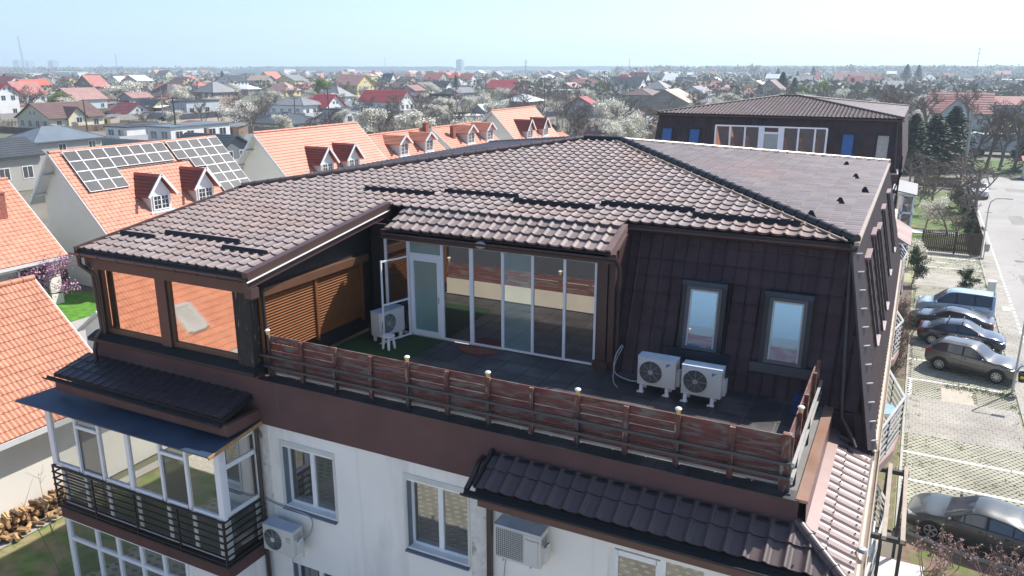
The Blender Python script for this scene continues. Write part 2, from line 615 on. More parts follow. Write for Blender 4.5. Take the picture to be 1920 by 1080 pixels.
def ringcells(name, x0, x1, y0, y1, cx, cy, z, t, mat, dep=.022, skip=None):
    """openwork paver: offset rows of cells, each a rim round a sunken hole"""
    m = MB()
    r = 0
    y = y0
    while y < y1 - 1e-6:
        x = x0 + (cx / 2 if r % 2 else 0)
        while x < x1 - 1e-6:
            if not (skip and skip(x, y)):
                a, b, c, d = x, x + cx, y, y + cy
                A = [(a, c, z), (b, c, z), (b, d, z), (a, d, z)]
                mx, my = (a + b) / 2, (c + d) / 2
                B = [(mx, c + t, z), (b - t, my, z), (mx, d - t, z), (a + t, my, z)]
                D = [(p[0], p[1], z - dep) for p in B]
                m.add(A + B + D, [(0, 1, 5, 4), (1, 2, 6, 5), (2, 3, 7, 6), (3, 0, 4, 7), (4, 5, 9, 8), (5, 6, 10, 9), (6, 7, 11, 10), (7, 4, 8, 11)])
            x += cx
        y += cy
        r += 1
    o = m.build(name, mat, None, kind='structure')
    return o

ringcells('paved_yard', -19, -3, -1, 10.5, .34, .22, G + .02, .035, GRIDM)
BAYS = [(24.2, 31.5), (35.6, 55.5), (59.5, 65.8)]
for a, b in BAYS:
    ringcells('parking_bay', .9, 4.9, a, b, .21, .145, G + .03, .03, GRIDM, skip=lambda x, y: 35.4 < y < 37.0 and 2.2 < x < 3.4)

# tufts of grass coming up through the bays and along the kerbs
m = MB()
rnd = random.Random(41)
for i in range(520):
    k = rnd.random()
    if k < .45:
        x, y = rnd.choice((.95, 4.85, 5.0)) + rnd.gauss(0, .12), rnd.uniform(24.4, 66)
    elif k < .6:
        x, y = rnd.uniform(2.4, 4.9), 37.4 + rnd.gauss(0, .2)
    else:
        a, b = rnd.choice(BAYS)
        x, y = rnd.uniform(.95, 4.85), rnd.uniform(a, b)
    for q in range(9):
        p = Vector((x + rnd.gauss(0, .07), y + rnd.gauss(0, .07), G))
        e = p + Vector((rnd.gauss(0, .04), rnd.gauss(0, .04), rnd.uniform(.05, .12)))
        w_ = Vector((rnd.gauss(0, 1), rnd.gauss(0, 1), 0)).normalized() * .014
        m.add([p - w_, p + w_, e + w_ * .3, e - w_ * .3], [(0, 1, 2, 3)])
m.build('grass_tufts', M('tuft', (.13, .19, .04), .9, var=.35, vs=2), None, kind='stuff')

def pavers(name, x0, x1, y0, y1, w, d, z, mat, jit=.006, gap=.008, run=.5, kind='structure', single=False):
    m = MB()
    par = MB().box(x0, x1, y0, y1, z - .06, z - .03).build(name, SOIL, None, kind=kind) if single else None
    pm = {}
    rnd = random.Random(5)
    y, r = y0, 0
    while y < y1 - .02:
        x = x0 - (w * run if r % 2 else 0)
        while x < x1 - .02:
            a, b = max(x, x0), min(x + w, x1)
            if b - a > .03:
                h = z + rnd.uniform(0, jit)
                if single:
                    k = round(b - a, 3)
                    if k not in pm:
                        pm[k] = MB().box(-k / 2 + gap / 2, k / 2 - gap / 2, -d / 2 + gap / 2, d / 2 - gap / 2, -.05, 0).mesh('paver', mat)
                    link('paver', pm[k], par, (a / 2 + b / 2, y + d / 2, h))
                else:
                    m.box(a + gap / 2, b - gap / 2, y + gap / 2, min(y + d, y1) - gap / 2, z - .05, h)
            x += w
        y += d
        r += 1
    return par or m.build(name, mat, None, kind=kind)

pavers('walkway', .9, 4.95, 31.55, 35.55, .24, .27, G + .03, PAVER, single=True)
pavers('walkway', .9, 4.95, 55.55, 59.45, .3, .4, G + .03, PAVER)
pavers('walkway', 5.12, 6.02, 24, 67, .3, .45, G + .014, PAVER)
for y, w in ((29.75, .15), (27.55, .15), (37.6, .12), (61.2, .12), (62.8, .12), (64.6, .12), (40.4, .12), (43.3, .12), (46.3, .12), (49.3, .12)):
    ringcells('bay_line', .9, 4.9, y, y + .14, .21, .145, G + .036, .03, PAINT)
ringcells('bay_line', .92, 1.02, 35.6, 37.6, .1, .145, G + .037, .03, PAINT)
m = MB()
for i in range(100):
    y = 20 + i * .8
    m.box(6.02, 6.14, y, y + .42, G - .1, G + .012)
m.build('kerb_marking', PAINT, None, kind='structure')
m = MB()
for i in range(110):
    m.box(5.04, 5.12, 24 + i * .6, 24.59 + i * .6, G - .2, G + .05)
for i in range(34):
    m.box(.8, .89, 24.2 + i * .6, 24.79 + i * .6, G - .2, G + .07)
for i in range(22):
    t0, t1 = i / 22, (i + .97) / 22
    f = lambda t: Vector((.95 + 5 * t, 24.12 - .55 * sin(pi * t * .9) - .4 * t, G + .02))
    m.bar(f(t0), f(t1), .1, .12)
m.build('kerb', CONC, None, kind='structure')
for i, (x, y, w_, l_) in enumerate(((7.2, 58, .9, 3.5), (8.4, 82, 1.2, 5), (6.8, 97, .8, 6), (9.6, 104, 2.2, 3.0), (7.0, 44, .7, 2.5), (10.5, 92, 1.0, 4))):
    sheet('road_patch', 0, 0, 0, 0, G - .004, M('road_patch', (.235, .225, .21), .92, var=.15, vs=1), pts=[(x, y), (x + w_, y + .2), (x + w_ * .95, y + l_), (x - .1, y + l_ * .96)])
m = MB()
for x, y in ((7.6, 66), (6.9, 88), (8.8, 75)):
    m.lathe([(0, G - .006), (.34, G - .006), (.34, G - .001), (0, G - .0005)], 18, (x, y, 0))
m.build('drain_cover', M('drain_iron', (.09, .088, .085), .6, metal=.4), None, kind='structure')
m = MB()
rnd = random.Random(17)
for i in range(7):
    p = Vector((rnd.uniform(6.4, 9), rnd.uniform(45, 100), G - .005))
    for k in range(14):
        q = p + Vector((rnd.uniform(-.35, .5), rnd.uniform(.2, .7), 0))
        n_ = Vector((.012, 0, 0))
        m.add([p - n_, p + n_, q + n_, q - n_], [(0, 1, 2, 3)])
        p = q
m.build('road_crack', M('tar', (.05, .048, .046), .8), None, kind='structure')
sheet('manhole_cover', 5.55, 5.95, 51.6, 52.4, G + .022, PAINT)
sheet('pavement_patch', 2.2, 3.4, 35.5, 37.1, G + .034, M('patch_sand', (.42, .37, .30), .95, var=.1, vs=3))
sheet('pavement_slab', -2, 1.6, 10, 22.4, G + .02, M('slab_white', (.55, .53, .50), .9, var=.08, vs=1.5))

# ------------------------------------------------------------------ the brown roofed block in front
B = thing('apartment_block', 'apartment block with brown tiled hip roof and roof terrace, filling the middle of the picture', 'building', (-9, 20, G))
SL = .142
zr = lambda y: 2.41 + SL * (y - 11.6)
RX0, RX1, RY0, RYM = -17.2, -.85, 16.8, 24.35
APL, APR = Vector((RX0 + 7.55, RYM, zr(RYM))), Vector((RX1 - 7.55, RYM, zr(RYM)))
YB = 2 * RYM - RY0
# roof deck under the tiles
dk = .05
m = MB()
def slab(mb, pts, t=.06):
    return mb.prism([(p[0], p[1], p[2] - dk) for p in pts], (0, 0, -t))
slab(m, [(RX0, 11.62, zr(11.62)), (-11.9, 11.62, zr(11.62)), (-11.9, 16.8, zr(16.8)), (RX0, 16.8, zr(16.8))])
slab(m, [(RX0, 16.8, zr(16.8)), (RX1, 16.8, zr(16.8)), APR, APL])
slab(m, [(RX1, 16.8, zr(16.8)), (RX1, YB, zr(16.8)), APR])
slab(m, [(RX0, YB, zr(16.8)), (RX0, 16.8, zr(16.8)), APL])
slab(m, [(RX1, YB, zr(16.8)), (RX0, YB, zr(16.8)), APL, APR])
roof = m.build('roof', TRIM, B)
cs = 1 / sqrt(1 + SL * SL)
W, E = .2789, .35
tm = tile_mesh('roof_tile', W, E, TILE, rolls=((.72, .22, .038),), lip=.034, pan=.008)
O = Vector((RX0, 11.6, zr(11.6) + .0))
V = Vector((0, 1, SL))
vy = lambda y: (y - 11.6) / cs
ux = lambda x: x - RX0
polys = [[(0, 0), (ux(-11.9), 0), (ux(-11.9), vy(16.45)), (0, vy(16.45))],
         [(0, vy(16.45)), (ux(-5.62), vy(16.45)), (ux(-5.62), vy(16.8)), (0, vy(16.8))],
         [(0, vy(16.8)), (ux(RX1), vy(16.8)), (ux(APR.x), vy(RYM)), (ux(APL.x), vy(RYM))]]
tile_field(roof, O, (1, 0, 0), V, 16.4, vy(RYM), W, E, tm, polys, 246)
# right and left hips
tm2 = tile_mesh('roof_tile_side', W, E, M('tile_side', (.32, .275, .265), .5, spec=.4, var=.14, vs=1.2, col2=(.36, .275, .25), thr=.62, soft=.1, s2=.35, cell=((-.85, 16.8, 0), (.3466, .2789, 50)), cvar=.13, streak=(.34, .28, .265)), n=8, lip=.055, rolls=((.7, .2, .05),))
H = 7.55 / cs
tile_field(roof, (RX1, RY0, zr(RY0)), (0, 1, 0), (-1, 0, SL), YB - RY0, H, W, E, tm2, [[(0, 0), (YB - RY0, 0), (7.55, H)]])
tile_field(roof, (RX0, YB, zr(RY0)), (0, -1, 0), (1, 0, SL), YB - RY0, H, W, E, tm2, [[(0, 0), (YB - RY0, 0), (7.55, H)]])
# porch roof over the glazed wall
CY0, CZ0, CY1, CZ1 = 15.6, 2.69, 16.5, 3.07
cl = hypot(CY1 - CY0, CZ1 - CZ0)
m = MB()
m.prism([(-11.35, CY0, CZ0 - .05), (-5.62, CY0, CZ0 - .05), (-5.62, CY1, CZ1 - .05), (-11.35, CY1, CZ1 - .05)], (0, 0, -.06))
proof = m.build('porch_roof', TRIM, B)
tm3 = tile_mesh('porch_tile', W, .335, TILE, rolls=((.7, .26, .045),), lip=.045, pan=.003)
tile_field(proof, (-11.35, CY0, CZ0), (1, 0, 0), (0, CY1 - CY0, CZ1 - CZ0), 5.73, cl, W, .335, tm3,
           [[(0, 0), (5.73, 0), (5.73, cl), (0, cl)]], 54, name='porch_tile')
m = MB()
m.bar((-5.58, CY0 - .02, CZ0 + .035), (-5.58, CY1 + .1, CZ1 + .05), .14, .05)
m.bar((-5.52, CY0 - .02, CZ0 - .06), (-5.52, CY1 + .1, CZ1 - .04), .03, .22)
m.build('verge_strip', M('verge_rose', (.20, .13, .115), .4, var=.1), B)
# ridge pieces
m = MB()
up = Vector((0, 0, .05))
ridge_caps(m, Vector((RX1, RY0, zr(RY0))) + up, APR + up, .1)
m2 = MB()
ridge_caps(m2, Vector((RX0, RY0, zr(RY0))) + up, APL + up, .09)
ridge_caps(m2, Vector((RX0, YB, zr(RY0))) + up, APL + up, .09)
ridge_caps(m, APL + up, APR + up, .1)
m2.build('ridge_cap', M('cap_brown', (.085, .06, .056), .45, var=.15), B, smooth=True, each=True)
m.build('ridge_cap', DARK, B, smooth=True, each=True)
m = MB()
ridge_caps(m, Vector((RX1, YB, zr(RY0))) + up, APR + up, .085)
m.build('ridge_cap', GALV, B, smooth=True, label='pale sand ridge capping on the far edge')
m = MB()
p, q = Vector((RX1 - .16, RY0 - .1, zr(RY0) + .03)), APR + Vector((-.14, -.16, .03))
m.bar(p, q, .03, .03)
m.build('hip_flashing', GALV, B)
# verges of the verandah roof
m = MB()
for z, h, t in ((.0, .17, .16), (-.19, .16, .1)):
    m.bar((-11.86, 11.45, zr(11.45) + z), (-11.86, 16.5, zr(16.5) + z), t, h)
m.bar((RX0 - .02, 11.5, zr(11.5) + .0), (RX0 - .02, RY0, zr(RY0) + .0), .06, .14)
m.build('verge_board', TRIM, B, each=True)
m = MB()
m.bar((-11.765, 11.4, zr(11.4) - .10), (-11.765, 16.4, zr(16.4) - .10), .03, .02)
m.build('verge_bead', PAINT, B)
# eaves: gutters and fascias
def gutter(mb, p, q, r=.075):
    p, q = Vector(p), Vector(q)
    d = (q - p).normalized()
    s_ = Vector((0, 0, 1)).cross(d)
    n = 8
    vs, fs = [], []
    for c in (p, q):
        for rr in (r, r * .82):
            for k in range(n + 1):
                a = pi + pi * k / n
                vs.append(c + s_ * rr * cos(a) + Vector((0, 0, rr * sin(a))))
    k1 = n + 1
    for i in range(n):
        fs.append((i, i + 1, 2 * k1 + i + 1, 2 * k1 + i))
        fs.append((k1 + i, 3 * k1 + i, 3 * k1 + i + 1, k1 + i + 1))
        fs.append((i, k1 + i, k1 + i + 1, i + 1))
        fs.append((2 * k1 + i, 2 * k1 + i + 1, 3 * k1 + i + 1, 3 * k1 + i))
    for a, b in ((0, k1), (n, k1 + n)):
        fs.append((a, b, 2 * k1 + b, 2 * k1 + a))
    return mb.add(vs, fs)
m = MB()
gutter(m, (RX0 - .15, 11.5, 2.33), (-11.82, 11.5, 2.33))
gutter(m, (-11.4, CY0 - .06, CZ0 - .09), (-5.35, CY0 - .06, CZ0 - .09))
gutter(m, (-5.5, RY0 - .1, zr(RY0) - .1), (RX1 + .05, RY0 - .1, zr(RY0) - .1))
m.build('gutter', TRIM, B, smooth=True, each=True)
m = MB()
for i in range(9):
    x = -17.0 + i * .62
    m.bar((x, 11.41, 2.345), (x, 11.46, 2.22), .03, .012)
m.build('gutter_bracket', TRIM, B, each=True)
m = MB()
m.box(-17.1, -11.83, 11.62, 11.72, 1.96, 2.28)
m.box(-11.98, -11.78, 11.5, 11.72, 1.9, 2.12)
m.box(-11.5, -5.42, 15.6, 15.72, 2.44, 2.66)
m.box(-5.55, -1.0, 16.84, 16.95, 2.92, 3.06)
m.build('fascia', TRIM, B, each=True)
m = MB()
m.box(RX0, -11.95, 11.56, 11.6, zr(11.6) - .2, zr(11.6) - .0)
m.build('eave_shade_strip', BLACKF, B)  # black strip added for the shade in the gutter trough below the tile ends
# snow guards and vents on the tiles
def guard(x0, y0, x1, y1):
    m = MB()
    z0, z1 = zr(y0) + .05, zr(y1) + .05
    n = 6
    m.prism([(x0, y0 - .04, z0 - .02), (x0, y0 + .005, z0 + .07), (x0, y0 + .05, z0 + .0)], (x1 - x0, y1 - y0, z1 - z0))
    m.build('snow_guard', BLACKF, B, fix=True)
for a in ((-17.05, 12.62, -15.85, 12.62), (-15.9, 12.97, -13.5, 12.97), (-13.62, 12.57, -12.3, 12.57), (-13.32, 17.47, -11.1, 17.47), (-10.97, 17.78, -8.8, 17.78),
          (-8.78, 17.45, -6.62, 17.45), (-6.6, 17.8, -4.33, 17.8), (-4.3, 17.47, -2.0, 17.47)):
    guard(*a)
zs = lambda x: zr(RY0) + SL * (RX1 - x)
vm = MB().add([(-.12, -.1, 0), (.12, -.1, 0), (.1, .1, 0), (-.1, .1, 0), (-.03, -.02, .15), (.03, -.02, .15), (.03, .05, .13), (-.03, .05, .13)],
              [(0, 1, 5, 4), (1, 2, 6, 5), (2, 3, 7, 6), (3, 0, 4, 7), (4, 5, 6, 7)]).mesh('roof_vent', BLACKF)
for x, y in ((-2.01, 28.5), (-1.53, 25.85), (-1.12, 23.46), (-1.52, 20.85), (-1.89, 18.28)):
    link('roof_vent', vm, B, Vector((x, y, zs(x) + .03)) - OFF[B.name])
# ---- mansard faces
MZ0, MZ1 = -.02, 3.06
f0, f1 = Vector((-5.45, 15.8, MZ0)), Vector((-5.45, 16.9, MZ1))
cr0, cr1 = Vector((-.3, 15.8, MZ0)), Vector((-.93, 16.9, MZ1))
m = MB()
m.prism([f0, cr0, cr1, f1], (0, .25, -.06))
ms = m.build('mansard', CLAD, B)
ml = (f1 - f0).length
tmc = tile_mesh('cladding_tile', .27, .37, CLAD, n=8, rolls=((.75, .09, .032),), lip=.05)
tile_field(ms, (-5.45, 15.8, MZ0), (1, 0, 0), f1 - f0, 5.2, ml, .27, .37, tmc, [[(0, 0), (5.15, 0), (4.52, ml), (0, ml)]], name='cladding_tile')
MB().prism([(-5.46, 15.79, 0), (-5.46, 17.0, 0), (-5.46, 17.0, 3.04), (-5.46, 16.86, 3.04)], (.03, 0, 0)).build('mansard_cheek', CLAD, B, fix=True)
MB().box(-.98, -.25, 15.75, 15.95, -.7, -.03).build('mansard_skirt', CLAD, B)
MB().prism([(-5.8, 15.965, 0), (-5.8, 17.0, 0), (-5.8, 17.0, 3.0), (-5.8, 16.5, 2.93), (-5.8, 15.965, 2.68)], (.33, 0, 0)).build('return_wall', CLAD, B, fix=True)
# right face
b0, b1 = Vector((-.1, 15.55, -.62)), Vector((-.88, 16.85, 3.1))
e0, e1 = Vector((-.1, 33.3, -.62)), Vector((-.88, 31.9, 3.1))
m = MB()
m.prism([b0, e0, e1, b1], (-.25, 0, -.05))
ms2 = m.build('mansard', CLAD, B)
Vd = Vector((b1.x - b0.x, 0, b1.z - b0.z))
rl = Vd.length
tmr = tile_mesh('cladding_tile_side', .27, .37, M('cladding_lit', (.105, .068, .062), .4, spec=.5, var=.15, vs=1.5), n=8, rolls=((.75, .18, .03),), lip=.018)  # paler copy of the dark cladding, grazing sun put into its colour
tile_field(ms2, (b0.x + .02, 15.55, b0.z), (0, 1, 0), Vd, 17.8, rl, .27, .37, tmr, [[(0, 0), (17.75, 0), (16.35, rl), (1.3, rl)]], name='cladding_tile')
m = MB()
d = (b1 - b0)
m.bar(b0 + Vector((.02, -.02, 0)), b1 + Vector((.02, -.02, 0)), .26, .05, up=(.8, -.6, .1))
m.build('corner_trim', M('corner_trim', (.085, .06, .058), .42, var=.1), B)
m = MB()
for i in range(11):
    c = b0 + d * (i + .5) / 11
    m.bar(c + Vector((-.0, -.06, 0)), c + Vector((.14, .04, 0)), .02, .02)
m.build('trim_clip', OFFW, B, each=True)
# reveals of the side roof windows, seen edge on
m, m2 = MB(), MB()
for y, z0_, z1_ in ((18.2, .6, 2.5), (20.4, .3, 2.6), (22.3, .3, 2.4), (25.0, .6, 2.5), (28.4, .6, 2.5)):
    x0 = b0.x + (z0_ - b0.z) * Vd.x / Vd.z
    x1 = b0.x + (z1_ - b0.z) * Vd.x / Vd.z
    m.prism([(x0 - .05, y, z0_), (x0 + .11, y, z0_), (x1 + .11, y, z1_), (x1 - .05, y, z1_)], (0, .06, 0))
    m.prism([(x0 - .05, y + .9, z0_), (x0 + .11, y + .9, z0_), (x1 + .11, y + .9, z1_), (x1 - .05, y + .9, z1_)], (0, .06, 0))
    m2.prism([(x0 - .05, y + .06, z0_), (x0 + .14, y + .06, z0_ - .02), (x0 + .14, y + .9, z0_ - .02), (x0 - .05, y + .9, z0_)], (0, 0, .03))
    m2.prism([(x1 + .0, y - .03, z1_), (x1 + .15, y - .03, z1_ + .02), (x1 + .15, y + .99, z1_ + .02), (x1, y + .99, z1_)], (0, 0, .05))
    a = MB()
    a.prism([(x0 + .03, y + .08, z0_ + .04), (x0 + .03, y + .88, z0_ + .04), (x1 + .03, y + .88, z1_ - .02), (x1 + .03, y + .08, z1_ - .02)], (.02, 0, 0))
    a.build('roof_window_pane', SKYG, B)
m.build('window_reveal', M('reveal_brown', (.06, .038, .036), .5), B, each=True)
m2.build('window_apron', M('apron_rose', (.33, .25, .24), .4), B, each=True)
# eave strip at the top of the right face
m = MB()
m.bar((RX1 + .02, RY0 - .1, zr(RY0) - .02), (RX1 + .02, YB, zr(RY0) - .02), .1, .07)
gutter(m, (-.0, 15.6, -.62), (-.0, 33.2, -.62), .07)
m.build('eave_trim', GALV, B, each=True)
# ---- roof windows in the front mansard
sl_v = Vector((0, .158, 1)).normalized()
sl_n = Vector((1, 0, 0)).cross(sl_v)
def roof_window(cx, zc, w=.74, h=1.36, sub=True):
    c = Vector((cx, 15.8 + (zc - h / 2 - MZ0) * 1.1 / 3.08 - .07 + .158 * h / 2, zc))
    U = Vector((1, 0, 0))
    m = MB()
    t = .07
    for s_ in (-1, 1):
        m.obox(c + U * s_ * (w / 2 - t / 2), U * t / 2, sl_v * h / 2, sl_n * .05)
    for s_ in (-1, 1):
        m.obox(c + sl_v * s_ * (h / 2 - t / 2), U * (w / 2 - t), sl_v * t / 2, sl_n * .048)
    fr = m.build('roof_window', M('roofwin_frame', (.105, .10, .105), .4, metal=.3), B)
    a = MB().obox(c + sl_n * .005, U * (w / 2 - t), sl_v * (h / 2 - t), sl_n * .006)
    a.build('pane', SKYG, fr)
    a = MB()
    for s_ in (-1, 1):
        a.obox(c + U * s_ * (w / 2 - t - .02) + sl_n * .012, U * .018, sl_v * (h / 2 - t), sl_n * .012)
    a.obox(c + sl_v * (h / 2 - t - .02) + sl_n * .012, U * (w / 2 - t - .04), sl_v * .02, sl_n * .0115)
    a.build('sash', OFFW, fr, each=True)
    a = MB()
    a.obox(c + sl_v * (h / 2 + .06) - sl_n * .13, U * (w / 2 + .1), sl_v * .05, sl_n * .21)
    a.obox(c - sl_v * (h / 2 + .11) + sl_n * .03, U * (w / 2 + .26), sl_v * .1, sl_n * .045)
    a.build('flashing', M('roofwin_flash', (.045, .055, .07), .35, metal=.4), fr, each=True)
    for s_ in (-1, 1):
        a = MB().obox(c + U * s_ * (w / 2 + .05) - sl_n * .12, U * .045, sl_v * (h / 2 + .01), sl_n * .165)
        a.build('side_flashing', DARK, fr)
roof_window(-3.62, 1.36)
roof_window(-1.92, 1.33)
# ---- walls under the roof
m = MB()
m.box(-17.0, -11.0, 16.3, 16.5, 0, 2.75)
m.box(-17.1, -16.95, 12.2, 31, -.9, 2.3)
m.box(-17.0, -1.2, 31.3, 31.5, -.9, 2.9)
m.build('inner_wall', CLAD, B, each=True)
m = MB()
m.box(-17.35, -.97, 11.78, 12.12, -1.05, 0.0)
m.build('parapet_band', BAND, B)
m = MB()
m.box(-17.35, -12.1, 11.77, 12.2, 0.002, .14)
m.build('verandah_plinth', BAND, B)
m = MB()
m.prism([(-17.37, 11.58, .12), (-17.37, 11.58, .2), (-17.37, 11.83, .31), (-17.37, 11.95, .31), (-17.37, 11.95, .142)], (5.37, 0, 0))
m.build('ledge', BLACKF, B)
# lower storeys
h1, h2 = (-11.62, -10.22, -2.93, -1.5), (-8.36, -6.94, -3.03, -1.5)
h3 = (-4.05, -2.3, -4.2, -1.72)
wl = holes_wall(-12.3, -.98, -7.0, -1.05, 11.82, 12.18, [h1, h2, h3, (-11.6, -10.2, -5.8, -4.4), (-8.3, -6.9, -5.8, -4.4)])
wl.box(-17.4, -12.31, 11.82, 12.18, -7.0, -1.05)
wl.build('front_wall', WALL, B)
m = MB()
m.box(-.98, -.62, 11.83, 33.6, -7, -1.06)
m.box(-17.4, -17.05, 12.19, 33.6, -7, -.9)
m.box(-17.0, -1.0, 33.3, 33.6, -7, -.9)
m.build('side_wall', WALL, B, each=True)
m = MB()
m.box(-6.84, -6.47, 11.795, 11.825, -7, -1.06)
m.box(-12.28, -11.98, 11.797, 11.822, -4.2, -1.06)
m.build('worn_strip', PLASTER, B, each=True)
m = MB()
for x0, x1, z0_, z1_ in (h1, h2):
    m.box(x0 - .06, x0 - .005, 11.80, 11.826, z0_ - .02, z1_ + .05)
    m.box(x1 + .005, x1 + .06, 11.80, 11.826, z0_ - .02, z1_ + .05)
    m.box(x0 - .06, x1 + .06, 11.803, 11.824, z1_ + .05, z1_ + .16)
m.build('window_surround', OFFW, B, each=True)
def wall_window(x0, x1, z0, z1, door=False):
    m = MB()
    y0, y1, t = 11.98, 12.06, .06
    xm = (x0 + x1) / 2
    m.box(x0, x0 + t, y0, y1, z0, z1)
    m.box(x1 - t, x1, y0, y1, z0, z1)
    m.box(x0 + t, x1 - t, y0 + .002, y1, z1 - t, z1)
    m.box(x0 + t, x1 - t, y0 + .002, y1, z0, z0 + t)
    m.box(xm - .055, xm + .055, y0 - .01, y1, z0 + t, z1 - t)
    fr = m.build('window', WHITE, B)
    for a, b in ((x0 + t, xm - .055), (xm + .055, x1 - t)):
        MB().box(a, b, y0 + .03, y0 + .045, z0 + t, z1 - t).build('pane', WING, fr)
    m = MB()
    m.box(x0 + t + .02, x0 + t + .2, y0 + .10, y0 + .12, z0 + t, z1 - t)
    m.build('curtain', OFFW, fr)
    m = MB()
    m.prism([(x0 - .04, 11.74, z0 - .05), (x0 - .04, 11.98, z0 - .01), (x0 - .04, 11.98, z0 - .03), (x0 - .04, 11.74, z0 - .08)], (x1 - x0 + .08, 0, 0))
    m.build('sill', SILL, fr, fix=True)
    MB().box(x0 - .0, x0 + .01, 11.83, 11.98, z0, z1).build('reveal_lining', SILL, fr)
wall_window(*h1)
wall_window(*h2)
wall_window(-11.6, -10.2, -5.8, -4.4)
wall_window(-8.3, -6.9, -5.8, -4.4)
# balcony door under the right canopy
m = MB()
x0, x1, z0_, z1_ = h3
m.box(x0, x0 + .08, 11.96, 12.06, z0_, z1_)
m.box(x0 + .92, x0 + 1.02, 11.96, 12.06, z0_, z1_)
m.box(x1 - .07, x1, 11.96, 12.06, z0_, z1_)
m.box(x0 + .08, x0 + .92, 11.965, 12.05, z1_ - .1, z1_)
m.box(x0 + 1.02, x1 - .07, 11.965, 12.05, z1_ - .08, z1_)
m.box(x0 + .14, x0 + .86, 11.94, 12.0, z1_ - .22, z1_ - .12)
m.box(x0 + .08, x0 + .15, 11.94, 12.0, z0_, z1_ - .12)
m.box(x0 + .85, x0 + .92, 11.94, 12.0, z0_, z1_ - .12)
fr = m.build('balcony_door', WHITE, B)
MB().box(x0 + .15, x0 + .85, 11.975, 11.985, z0_, z1_ - .22).build('pane', WING, fr)
MB().box(x0 + 1.02, x1 - .07, 11.99, 12.0, z0_, z1_ - .08).build('pane', WING, fr)
# ---- right canopy, hip corner and narrow side roof
m = MB()
m.prism([(-6.32, 11.8, -.40), (-.95, 11.8, -.40), (-.2, 11.05, -.80), (-6.32, 11.05, -.80)], (0, 0, -.07))
m.prism([(-.95, 11.8, -.42), (-.95, 15.7, -.42), (-.02, 15.7, -.75), (-.1, 11.1, -.80)], (0, 0, -.07))
can = m.build('canopy', BLACKF, B, fix=True)
cv = Vector((0, .75, .39))
tm4 = tile_mesh('canopy_tile', .3, .43, M('canopy_tile', (.085, .058, .056), .42, var=.1, vs=2), n=12, rolls=((.62, .26, .05),), lip=.03)
tile_field(can, (-6.3, 11.05, -.755), (1, 0, 0), cv, 6.4, cv.length, .3, .43, tm4,
           [[(0, 0), (6.1, 0), (5.35, cv.length * .95), (0, cv.length * .95)]], 40, name='canopy_tile')
m = MB()
m.bar((-6.3, 11.74, -.40), (-1.0, 11.74, -.40), .14, .03)
m.bar((-6.34, 11.78, -.35), (-6.34, 11.05, -.74), .06, .1)
m.build('wall_flashing', BLACKF, B, each=True)
m = MB()
gutter(m, (-6.55, 10.97, -.84), (.0, 10.97, -.84), .085)
m.build('gutter', BLACKF, B, label='black front gutter of the right canopy')
m = MB()
m.box(-6.3, -.5, 11.08, 11.2, -1.14, -.89)
m.box(-6.3, -6.16, 11.21, 11.8, -1.14, -.9)
m.build('beam', M('beam_brown', (.125, .062, .05), .6, var=.12), B)
m = MB()
ridge_caps(m, (-.12, 11.0, -.72), (-.95, 11.8, -.36), .085, .3)
m.build('ridge_cap', M('cap_rose', (.105, .075, .072), .4, var=.1), B, smooth=True, label='ridge capping of the low corner hip')
sv = Vector((-.86, 0, .31))
tm5 = tile_mesh('side_tile', .28, .45, PINK, n=10, rolls=((.6, .18, .032),), lip=.018)
tile_field(can, (-.08, 11.0, -.735), (0, 1, 0), sv, 4.75, sv.length, .28, .45, tm5,
           [[(.05, 0), (4.7, 0), (4.7, sv.length), (.85, sv.length)]], 24, name='side_tile')
m = MB()
rnd = random.Random(2)
for i in range(17):
    for f in (.06, .48, .82):
        p = Vector((-.08, 11.3 + i * .28, -.735)) + sv * f
        m.box(p.x - .014, p.x + .014, p.y - .014, p.y + .014, p.z + .03, p.z + .05)
m.build('screw_cap', BLACKF, B, each=True)
m = MB()
gutter(m, (.0, 11.0, -.74), (.0, 16.2, -.74), .085)
m.build('gutter', GALV, B, smooth=True, label='sand coloured side gutter')
m = MB()
m.add([(-1.02, 11.8, .03), (-1.02, 16.1, .03), (-.84, 16.1, .03), (-.84, 11.8, .03), (-1.02, 11.8, -.02), (-.84, 11.8, -.02), (-.84, 16.1, -.02)],
      [(0, 3, 2, 1), (0, 4, 5, 3), (3, 5, 6, 2)])
m.build('coping', FLASH, B)
m = MB()
m.add([(-.86, 11.79, -.02), (-.86, 16.0, -.02), (-.84, 16.0, -.40), (-.84, 11.79, -.40), (-.66, 16.0, -.465), (-.66, 11.79, -.465)], [(0, 3, 2, 1), (3, 5, 4, 2)])
m.build('upstand_flashing', M('upstand_rose', (.21, .135, .12), .4, metal=.2, var=.1), B)
MB().tube([(-.9, 16.72, 2.9), (-.9, 16.72, 2.7), (-.72, 15.72, .25), (-.68, 15.6, -.1), (-.42, 15.35, -.42), (-.36, 15.25, -.52)], .045, 10).build('downpipe', M('pipe_brown', (.05, .036, .034), .4), B, smooth=True, label='downpipe at the right end of the dark cladding')
PIPE = MATS['pipe_brown']
MB().tube([(-5.4, 15.6, 2.58), (-5.4, 15.66, 2.45), (-5.36, 15.72, 2.3), (-5.36, 15.72, .1), (-5.3, 15.55, .03)], .045, 10).build('downpipe', PIPE, B, smooth=True, label='downpipe beside the glazed wall')
MB().tube([(-17.12, 11.5, 2.3), (-17.12, 11.5, 2.05), (-16.95, 11.68, 1.8), (-16.93, 11.7, .45), (-17.1, 11.64, .2), (-17.15, 11.58, -.1), (-17.15, 11.58, -.4)], .055, 10).build('downpipe', PIPE, B, smooth=True, label='bent downpipe at the left corner')
